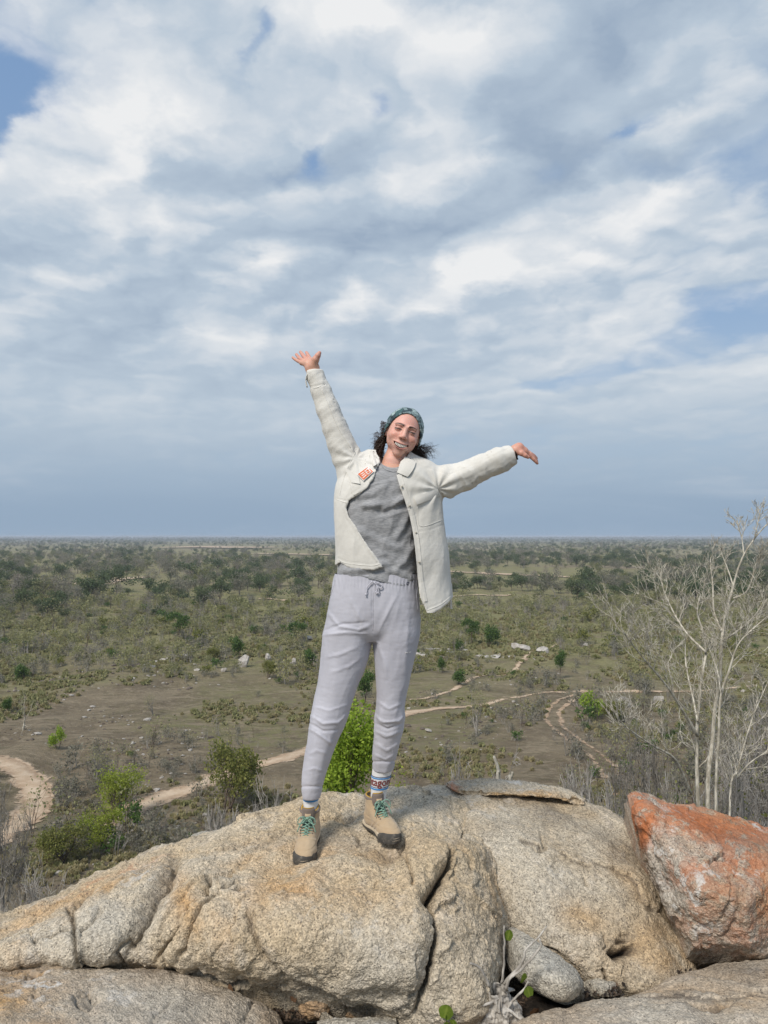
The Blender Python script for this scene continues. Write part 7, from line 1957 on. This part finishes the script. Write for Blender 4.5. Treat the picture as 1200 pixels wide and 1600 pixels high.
def build_body():
    parts = []
    # trunk, limbs: one coarse continuous figure under the clothes
    g = G3((-.36, 2.82, .10), (.60, 3.16, 1.80), .009)
    d = loft(g, zx([(968, 535, 630, 2.99, .07), (940, 530, 640, 2.99, .085), (880, 540, 640, 2.99, .085), (820, 545, 645, 2.99, .085), (770, 552, 655, 2.99, .09), (740, 566, 650, 3.0, .08), (725, 590, 634, 3.005, .06)], 2.99, .09), 2.2)
    def chain(pts, k=.02):
        nonlocal d
        for i in range(len(pts) - 1): d = smin(d, cone(g, pts[i][0], pts[i + 1][0], pts[i][1], pts[i + 1][1]), k)
    chain([(W(566, 742), .034), (W(533, 682), .030), (W(511, 634), .028), (W(492, 590), .024), (W(488.5, 575), .021)])
    chain([(W(655, 752), .034), (W(712, 748, 2.99), .030), (W(752, 730, 2.985), .028), (W(792, 712, 2.98), .024), (W(804, 704, 2.98), .022)])
    chain([(W(550, 985), .085), (W(515, 1110, 2.955), .052), (W(486, 1238, 2.94), .026), (W(486, 1275, 2.94), .024)])
    chain([(W(615, 985), .085), (W(610, 1110, 2.985), .052), (W(598, 1192, 3.02), .030), (W(591, 1215, 3.03), .025), (W(590, 1262, 3.03), .023)])
    V, F = surf(d, g); parts.append((V, F, np.tile([.58, .335, .245], (len(V), 1))))
    # head and neck
    g = G3((-.090, -.135, -.215), (.090, .125, .130), .0019)
    d = head_sdf(g)
    nk0, nk1, nk2 = np.array([0, .020, -.055]), to_head(W(617, 722, 2.99)), to_head(W(612, 745, 3.0))
    d = smin(d, cone(g, nk0, nk1, .047, .050), .012); d = smin(d, cone(g, nk1, nk2, .050, .072), .02)
    V, F = surf(d, g); V = relax(V, F, 1, .3); C = face_tint(V)
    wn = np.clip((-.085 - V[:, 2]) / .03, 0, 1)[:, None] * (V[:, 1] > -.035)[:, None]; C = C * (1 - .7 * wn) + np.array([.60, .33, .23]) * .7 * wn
    parts.append((from_head(V), F, C))
    # hand raised at the left of the picture: palm up, wrist bent back, thumb to the right
    g = G3(W(450, 605, 2.94) - np.array([0, 0, 0]), W(508, 540, 3.15), .0017)
    w0 = W(490.5, 588, 3.0); w1 = W(488, 575, 3.0)
    kn = [W(485, 562, 3.045), W(479.5, 562.5, 3.045), W(474.5, 564, 3.035), W(471.5, 567, 3.02)]
    palm = [[(w0, .0235), (w0 + np.array([-.006, 0, 0]), .022)], [(w1 + np.array([.008, 0, 0]), .020), (w1 + np.array([-.010, .0, 0]), .018)], [(W(489, 566, 3.005), .0165), (W(480, 568.5, 3.005), .0145)], [(kn[0], .0105), (kn[3], .0100)]]
    palm2 = [[(W(484, 568, 3.005), .0150)], [(kn[1], .0105)]]
    fing = [([kn[0], W(482, 556.5, 3.078), W(480.2, 553, 3.098), W(478.8, 550.6, 3.112)], .0084), ([kn[1], W(474.5, 556.5, 3.082), W(471.5, 552.6, 3.102), W(469.4, 549.8, 3.116)], .0086),
            ([kn[2], W(468.3, 560, 3.065), W(465.4, 556.8, 3.083), W(463.2, 553.8, 3.095)], .0082), ([kn[3], W(465.8, 564.2, 3.035), W(461.2, 561.6, 3.045), W(457.4, 558.6, 3.052)], .0075)]
    d = smin(hand(g, None, None, palm, fing, ([W(489, 571, 2.99), W(493, 562, 2.98), W(496.6, 555.8, 2.975), W(499.0, 551.6, 2.975)], [.0180, .0150, .0112, .0082])), cone(g, palm2[0][0][0], palm2[1][0][0], .015, .0108), .008)
    V, F = surf(d, g); V = relax(V, F, 1, .3); C = np.tile([.60, .34, .25], (len(V), 1)); pq = proj(V)
    w = np.clip((566 - pq[:, 1]) / 10, 0, 1)[:, None] * .5; C = C * (1 - w) + np.array([.62, .27, .21]) * w; parts.append((V, F, C))
    # hand stretched to the right: wrist bent, fingers pointing down and away
    g = G3(W(786, 738, 2.92), W(850, 684, 3.10), .0017)
    w0 = W(797, 711, 2.98); w1 = W(805, 703.5, 2.98)
    kn = [W(827.5, 711.5, 2.985), W(828.2, 709.6, 3.005), W(827.8, 708.2, 3.025), W(826, 707.5, 3.043)]
    palm = [[(w0, .022), (w0 + np.array([0, .008, 0]), .021)], [(w1 + np.array([0, -.006, 0]), .0205), (w1 + np.array([0, .012, 0]), .019)], [(W(811, 699.5, 2.975), .0185), (W(811.5, 699, 3.01), .0165)], [(W(819, 705, 2.978), .0140), (W(819, 703.5, 3.025), .0125)], [(kn[0], .0100), (kn[3], .0092)]]
    fing = [([kn[0], W(833.6, 717.4, 2.985), W(837, 721, 2.988), W(839.4, 723.8, 2.992)], .0080), ([kn[1], W(833.8, 714.4, 3.012), W(836.8, 717.8, 3.018), W(838.8, 720.6, 3.024)], .0080),
            ([kn[2], W(833.4, 711.4, 3.040), W(836.2, 713.8, 3.048), W(838.2, 716, 3.054)], .0076), ([kn[3], W(830.4, 710.6, 3.062), W(832.6, 712.6, 3.070), W(834.2, 714.4, 3.076)], .0070)]
    d = hand(g, None, None, palm, fing, ([W(809, 704.5, 2.965), W(815, 708, 2.955), W(820.5, 711.5, 2.952), W(825, 714.2, 2.955)], [.0150, .0118, .0092, .0074]))
    V, F = surf(d, g); V = relax(V, F, 1, .3); C = np.tile([.60, .34, .25], (len(V), 1)); pq = proj(V)
    w = np.clip((pq[:, 0] - 800) / 10, 0, 1)[:, None] * .45; C = C * (1 - w) + np.array([.60, .25, .19]) * w; parts.append((V, F, C))
    off = 0; VV, FF, CC = [], [], []
    for V, F, C in parts: VV.append(V); FF.append(F + off); CC.append(C); off += len(V)
    return padd('body', np.concatenate(VV), np.concatenate(FF), mat=M_SKIN, attrs={'tint': np.concatenate(CC)})
body = build_body()
# teeth
def teeth():
    for k in range(8):
        x = (k - 3.5) * .0066; z = -.0640 + 10.0 * x * x; y = -.0895 + 6.0 * x * x; w = .0037; h = .0076 if k in (3, 4) else .0071
        tb = Tubes(); V = []
        for (zz, kk) in ((h, .9), (h * .3, 1.0), (-h * .6, .98), (-h, .8)):
            for a in np.arange(8) * math.pi / 4: V.append((x + w * kk * np.sign(math.cos(a)) * abs(math.cos(a)) ** .5, y + .0030 * kk * np.sign(math.sin(a)) * abs(math.sin(a)) ** .6, z - .0005 + zz))
        V = from_head(np.array(V)); j = np.arange(8); F = np.concatenate([np.stack([i * 8 + j, i * 8 + (j + 1) % 8, (i + 1) * 8 + (j + 1) % 8, (i + 1) * 8 + j], -1) for i in range(3)])
        c = len(V); V = np.vstack([V, V[:8].mean(0), V[24:].mean(0)]); T = np.concatenate([np.stack([np.full(8, c), (j + 1) % 8, j], -1), np.stack([np.full(8, c + 1), 24 + j, 24 + (j + 1) % 8], -1)])
        sub('tooth', V, F, M_TEETH, body, T=T, smooth=True)
teeth()
# headscarf
def scarf():
    g = G3((-.10, -.10, -.11), (.10, .14, .14), .0028)
    cr = smin(ell(g, (0, .022, .027), (.0735, .092, .083)), smin(ell(g, (-.068, .02, -.02), (.014, .035, .045)), ell(g, (.068, .02, -.02), (.014, .035, .045)), .01), .02)
    d = smax(cr - .0060, -(cr - .0015), .002)
    line = .091 - 1.35 * (g.y + .055) - 7.5 * g.x ** 2
    d = smax(d, line - g.z, .003)
    d = smax(d, -.088 - g.z, .004)
    V, F = surf(d, g); V = relax(V, F, 1, .3); N = vnormals(V, F)
    V = V + N * (.0022 * (1 - 2 * np.abs(fbm(V * np.array([18, 30, 60]) @ np.array([[1, 0, .3], [0, 1, 0], [-.3, 0, 1]]), 2, 4))))[:, None]
    return sub('headscarf', from_head(V), F, M_BAND, body, smooth=True)
scarf()
# hair
def hair():
    rng = np.random.RandomState(3); tb = Tubes(); var = []
    def strands(n, root_fn, path_fn, r):
        for _ in range(n):
            p = root_fn(); P = path_fn(p); k = len(P); P = smooth_poly(P, 12)
            amp = rng.uniform(.001, .0035); ph = rng.uniform(0, 6.28, 2); t = np.linspace(0, 1, 12)
            P = P + np.stack([amp * t * np.sin(9 * t + ph[0]), amp * t * np.cos(8 * t + ph[1]), amp * t * np.sin(7 * t + ph[1])], -1)
            tb.add(P, np.linspace(r, r * .35, 12), 3, cap=False); var.extend([rng.rand()] * (12 * 3))
    J = lambda s: rng.normal(0, s, 3)
    strands(620, lambda: W(600 + rng.uniform(-4, 2), 687 + rng.uniform(-8, 9), 3.03 + rng.uniform(-.045, .05)),
            lambda p: [p, p + np.array([-.011, .0, -.016]) + J(.004), p + np.array([-.019, 0, -.036]) + J(.007), p + np.array([-.012, 0, -.058]) + J(.009)], .0012)
    strands(60, lambda: W(594 + rng.uniform(-3, 3), 684 + rng.uniform(-8, 12), 3.02 + rng.uniform(-.04, .04)), lambda p: [p, p + np.array([-.012, 0, 0]) + J(.005), p + np.array([-.022, 0, -.012]) + J(.010)], .0008)
    strands(60, lambda: W(603 + rng.uniform(-3, 2), 670 + rng.uniform(-10, 8), 3.0 + rng.uniform(-.02, .03)), lambda p: [p, p + np.array([-.010, 0, .002]) + J(.004), p + np.array([-.013, 0, -.012]) + J(.006), p + np.array([-.005, 0, -.020]) + J(.005)], .0010)
    strands(560, lambda: W(649 + rng.uniform(-6, 6), 701 + rng.uniform(-6, 6), 3.03 + rng.uniform(-.035, .04)),
            lambda p: [p, p + np.array([.004, .0, -.016]) + J(.004), p + np.array([.013, 0, -.036]) + J(.006), p + np.array([.023, 0, -.056]) + J(.009)], .0012)
    strands(90, lambda: W(656 + rng.uniform(-4, 3), 702 + rng.uniform(-6, 7), 3.02 + rng.uniform(-.03, .04)), lambda p: [p, p + np.array([.016, 0, .001]) + J(.005), p + np.array([.034, 0, -.004]) + J(.010), p + np.array([.050, 0, -.008]) + J(.015)], .0007)
    strands(60, lambda: W(657 + rng.uniform(-3, 3), 706 + rng.uniform(-4, 6), 3.02 + rng.uniform(-.03, .04)), lambda p: [p, p + np.array([.012, 0, -.014]) + J(.004), p + np.array([.024, 0, -.030]) + J(.008)], .0009)
    o = tubes_add('hair', tb, M_HAIR, body, attrs={'var': np.array(var)})
hair()
g = G3(W(578, 722, 2.95) - np.array([.0, 0, 0]), W(606, 672, 3.10), .0035)
d = smin(ell(g, W(596, 690, 3.035), (.016, .038, .020)), ell(g, W(592, 702, 3.03), (.017, .036, .020)), .012)
V, F = surf(d, g); N_ = vnormals(V, F); V = V + N_ * (.004 * fbm(V * np.array([110, 110, 25]), 2, 3))[:, None]; sub('hair_mass', V, F, M_HAIR, body, attrs={'var': np.full(len(V), .1)}, smooth=True)
g = G3(W(638, 730, 2.95), W(668, 686, 3.10), .0035)
d = smin(ell(g, W(649, 703, 3.035), (.015, .034, .018)), ell(g, W(655, 713, 3.03), (.012, .028, .018)), .012)
V, F = surf(d, g); N_ = vnormals(V, F); V = V + N_ * (.004 * fbm(V * np.array([110, 110, 25]), 2, 3))[:, None]; sub('hair_mass', V, F, M_HAIR, body, attrs={'var': np.full(len(V), .1)}, smooth=True)
# bracelet
tb = Tubes(); c = W(802.8, 706.8, 2.98); dr = W(815, 703, 2.98) - W(795, 711, 2.98); dr = dr / np.linalg.norm(dr); e1 = np.array([0, 1., 0]); e2 = np.cross(dr, e1)
aa = np.linspace(0, 2 * math.pi, 30); tb.add(c + .0262 * (np.cos(aa)[:, None] * e1 + np.sin(aa)[:, None] * e2) + np.array([.002, 0, 0]), .0032, 8, cap=False)
tb.add([c - e2 * .024 * np.sign(e2[2]) + np.array([0.002, -.004, -.003]), c - e2 * .030 * np.sign(e2[2]) + np.array([.003, -.004, -.003])], .0052, 8)
tubes_add('bracelet', tb, M_BLACK)
# loose cuff strap at the raised wrist
strapP = [W(481.5, 584, 2.985), W(478.5, 590, 2.985), W(478.3, 598, 2.985), W(480, 605, 2.985)]
tb = Tubes(); tb.add(smooth_poly(strapP, 12), .010, 8, flat=.28); tubes_add('cuff_flap', tb, M_JACKET_TRIM, jacket)
# ------------------------------------------------------------------ dead stump with a few live leaves, leaf litter
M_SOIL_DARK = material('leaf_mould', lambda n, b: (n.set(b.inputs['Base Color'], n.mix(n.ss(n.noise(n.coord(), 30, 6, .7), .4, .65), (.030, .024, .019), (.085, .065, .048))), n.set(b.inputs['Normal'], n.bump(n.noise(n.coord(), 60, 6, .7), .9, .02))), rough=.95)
M_DEADWOOD = bark_mat('dead_wood', (.30, .275, .24), (.55, .52, .47), 30)
def leaf_blade(cx, cy, Y, wpx, hpx, ang, tilt, parent, base, mat, name='leaf'):
    """heart-shaped blade with midrib, cupped"""
    s = Y / FPX; w, h = wpx * s / 2, hpx * s / 2; n = 10; rows = []
    for i in range(n + 1):
        t = i / n; wd = math.sin(math.pi * min(1, t * .92 + .06)) ** .62 * (1 - .25 * t)
        for k in range(-4, 5):
            q = k / 4; rows.append((q * w * wd, -abs(q) * .22 * w * wd * -1 * .6 + .0008 * math.cos(q * 9 + t * 12), (t * 2 - 1) * h - (abs(q) * .12 * h if t < .2 else 0)))
    V = np.array(rows); M = np.array(Matrix.Rotation(ang, 3, 'Y') @ Matrix.Rotation(tilt, 3, 'X') @ Matrix.Rotation(.5 * math.sin(cx), 3, 'Z')); V = V @ M.T + at(cx, cy, Y) - base
    V2 = V + np.array([0, .0006, 0]); k0 = len(V); F = [(i * 9 + j, i * 9 + j + 1, (i + 1) * 9 + j + 1, (i + 1) * 9 + j) for i in range(n) for j in range(8)]
    F += [(k0 + d, k0 + c, k0 + b, k0 + a) for a, b, c, d in F]
    var = np.concatenate([np.clip(.35 + .5 * (np.abs(np.arange(len(V)) % 9 - 4) < 1) + .2 * vnoise(V * 150, 2), 0, 1)] * 2)
    o = link(name, mesh_np(name, np.vstack([V, V2]), np.array(F), None, [mat], attrs={'var': var}), parent)
    return o
L_SHOOT = leaf_mat('shoot_leaf', (.11, .19, .02), (.30, .38, .07), trans=.25)
L_SHOOT_Y = leaf_mat('shoot_leaf_yellow', (.24, .24, .02), (.38, .36, .06), trans=.25)
L_DEAD = leaf_mat('dead_leaf', (.10, .055, .03), (.24, .14, .08), trans=.1)
def stump():
    b0 = at(783, 1610, 2.42)
    t = thing('dead_stump', 'gnarled pale dead stump with bare twigs and a few green leaves in the rock gap', 'stump', tuple(b0))
    g = G3(at(735, 1640, 2.30) - np.array([.02, 0, 0]), at(835, 1505, 2.56), .0030)
    d = None
    for (pts, r, Y) in [([(788, 1640), (784, 1600), (780, 1565), (776, 1540)], [.050, .040, .032, .028], 2.42), ([(776, 1540), (790, 1532), (799, 1540)], [.028, .018, .012], 2.42), ([(776, 1542), (766, 1534), (760, 1538)], [.026, .016, .011], 2.42),
                        ([(796, 1620), (803, 1590), (804, 1570)], [.036, .026, .016], 2.43), ([(764, 1640), (758, 1600), (764, 1570), (770, 1552)], [.034, .022, .018, .016], 2.41), ([(772, 1530), (776, 1520)], [.016, .012], 2.44)]:
        P = [at(p[0], p[1], Y) for p in pts]
        for i in range(len(P) - 1): c = cone(g, P[i], P[i + 1], r[i], r[i + 1]); d = c if d is None else smin(d, c, .014)
    V, F = surf(d, g); N = vnormals(V, F); V = V + N * (.007 * (1 - 2.2 * np.abs(fbm(V * np.array([42, 42, 14]), 3, 5))) + .003 * fbm(V * 110, 2, 6))[:, None]
    link('trunk', mesh_np('trunk', V - b0, F, None, [M_DEADWOOD]), t)
    tw = [([(783.7, 1536), (787, 1508), (788.3, 1478), (787, 1447)], .0042, .0022), ([(787, 1538), (809, 1513), (818.7, 1497), (823, 1483), (844, 1462), (853.7, 1447)], .0056, .0022), ([(790, 1545), (797, 1529), (821, 1508), (839, 1488), (845.5, 1478), (843, 1467)], .0056, .0030),
          ([(766, 1542), (753, 1518), (747, 1510), (734, 1505)], .0050, .0034), ([(752, 1517), (755, 1508)], .003, .002), ([(783, 1556), (762, 1569), (739, 1575)], .0052, .0038), ([(790, 1580), (804.7, 1560), (818.7, 1546), (825.7, 1534)], .0040, .0028),
          ([(787, 1572), (809, 1588), (823, 1604)], .0052, .0036), ([(781, 1557), (780, 1583)], .0042, .003), ([(783, 1583), (790, 1590)], .003, .002)]
    for pts, r0, r1 in tw:
        tb = Tubes(); n = len(pts); ys = np.linspace(2.395, 2.36, n); P = smooth_poly([at(p[0], p[1], y) for p, y in zip(pts, ys)], 18); P += np.stack([vnoise(P * 40, 3), vnoise(P * 40, 4), vnoise(P * 40, 5)], -1) * .0022
        rr = np.linspace(r0, r1, 18) * (1 + .18 * vnoise(P * 60, 9)); tb.add(P - b0, rr, 7); link('twig', tb.mesh('twig', M_DEADWOOD), t)
    for (cx, cy, w, h, a, ti, m) in [(795, 1461, 15, 20, .1, .3, L_SHOOT), (826, 1549, 18, 20, -.3, .3, L_SHOOT), (819, 1529, 23, 11, 1.5, -.5, L_SHOOT), (746, 1560, 11, 12, .3, .3, L_SHOOT_Y), (737, 1568, 10, 11, 1.0, .2, L_SHOOT_Y), (742, 1571, 8, 5, 1.4, .2, L_SHOOT_Y)]:
        leaf_blade(cx, cy, 2.37, w, h, a, ti, t, b0, m)
stump()
def sprig():
    b0 = at(700, 1640, 2.33); t = thing('leafy_sprig', 'small sprig with a round green leaf at the bottom edge under the boulder', 'plant', tuple(b0))
    tb = Tubes(); tb.add(smooth_poly([at(702, 1640, 2.34) - b0, at(700, 1612, 2.33) - b0, at(697, 1592, 2.32) - b0, at(697, 1586, 2.315) - b0], 12), .0016, 6); tb.add(smooth_poly([at(701, 1625, 2.34) - b0, at(707, 1605, 2.33) - b0], 6), .0013, 6)
    link('stem', tb.mesh('stem', L_SHOOT), t)
    for (cx, cy, w, h, a) in [(697, 1581, 26, 25, .2), (708, 1598, 13, 13, -.3), (699, 1601, 14, 8, 1.2)]: leaf_blade(cx, cy, 2.315, w, h, a, .25, t, b0, L_SHOOT)
sprig()
# dark mould between the rocks
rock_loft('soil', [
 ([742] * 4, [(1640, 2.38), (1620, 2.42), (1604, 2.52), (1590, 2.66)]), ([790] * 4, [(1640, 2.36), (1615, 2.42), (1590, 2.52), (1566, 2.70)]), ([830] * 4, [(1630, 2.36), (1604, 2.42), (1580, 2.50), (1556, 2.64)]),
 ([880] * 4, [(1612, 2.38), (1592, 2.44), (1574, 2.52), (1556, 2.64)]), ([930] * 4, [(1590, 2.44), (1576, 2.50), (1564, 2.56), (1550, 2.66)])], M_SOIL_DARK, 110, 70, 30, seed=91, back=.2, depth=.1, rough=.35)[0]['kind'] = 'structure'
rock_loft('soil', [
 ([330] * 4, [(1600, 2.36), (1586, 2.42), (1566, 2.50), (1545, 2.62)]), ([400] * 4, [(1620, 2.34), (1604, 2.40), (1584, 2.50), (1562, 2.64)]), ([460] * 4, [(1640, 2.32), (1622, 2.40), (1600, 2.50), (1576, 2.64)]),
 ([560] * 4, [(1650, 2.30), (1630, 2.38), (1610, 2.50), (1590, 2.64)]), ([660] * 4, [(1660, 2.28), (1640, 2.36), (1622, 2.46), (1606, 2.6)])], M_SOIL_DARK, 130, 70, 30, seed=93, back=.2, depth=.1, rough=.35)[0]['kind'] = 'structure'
def litter():
    rng = np.random.RandomState(8)
    V, F, var = leaves_np(np.zeros((1, 3)), .001, 1, .03, rng)
    pts = []
    for (x0, x1, y0, y1, Y0, Y1, n) in [(795, 900, 1560, 1600, 2.44, 2.60, 520), (380, 480, 1556, 1600, 2.42, 2.60, 420), (905, 980, 1540, 1560, 2.52, 2.62, 80), (1060, 1110, 1518, 1530, 2.66, 2.72, 40), (725, 760, 1590, 1610, 2.45, 2.55, 60)]:
        px, py, k = rng.uniform(x0, x1, n), rng.uniform(y0, y1, n), rng.rand(n)
        for a, b in zip(px, py):
            t = (b - y0) / (y1 - y0); pts.append(at(a, b, Y1 + (Y0 - Y1) * t))
    P = np.array(pts); P[:, 2] += .006; n = len(P)
    a = rng.normal(0, 1, (n, 3)); a[:, 2] *= .4; a /= np.linalg.norm(a, axis=1)[:, None]; b = np.cross(a, rng.normal(0, 1, (n, 3)) * .5 + np.array([0, 0, 1])); b /= np.linalg.norm(b, axis=1)[:, None]
    s = rng.uniform(.004, .013, n)[:, None]; V = np.stack([P - a * s, P + b * s * .5, P + a * s, P - b * s * .5], 1).reshape(-1, 3)
    M = leaf_mat('litter', (.020, .015, .012), (.11, .075, .05), trans=.0)
    o = link('leaf_litter', mesh_np('leaf_litter', V, np.arange(n * 4).reshape(-1, 4), None, [M], attrs={'var': np.repeat(rng.rand(n) ** 3, 4)}, smooth=False)); tag(o, 'dark crumbled leaf litter lying in the gaps between the rocks', kind='stuff')
litter()
for (cx, cy, Y, w, h, a, lab) in [(836, 1581, 2.47, 13, 18, .5, 'brown dead leaf lying in the dark gap right of the stump'), (361, 1549, 2.46, 26, 9, 1.4, 'curled rust-brown dead leaf under the big boulder at left'), (458, 1556, 2.46, 22, 12, 1.1, 'brown dead leaf at the left of the propping stone')]:
    b0 = at(cx, cy, Y); o = leaf_blade(cx, cy, Y, w, h, a, .4, None, b0, L_DEAD, 'dead_leaf'); o.location = b0; tag(o, lab, 'leaf')
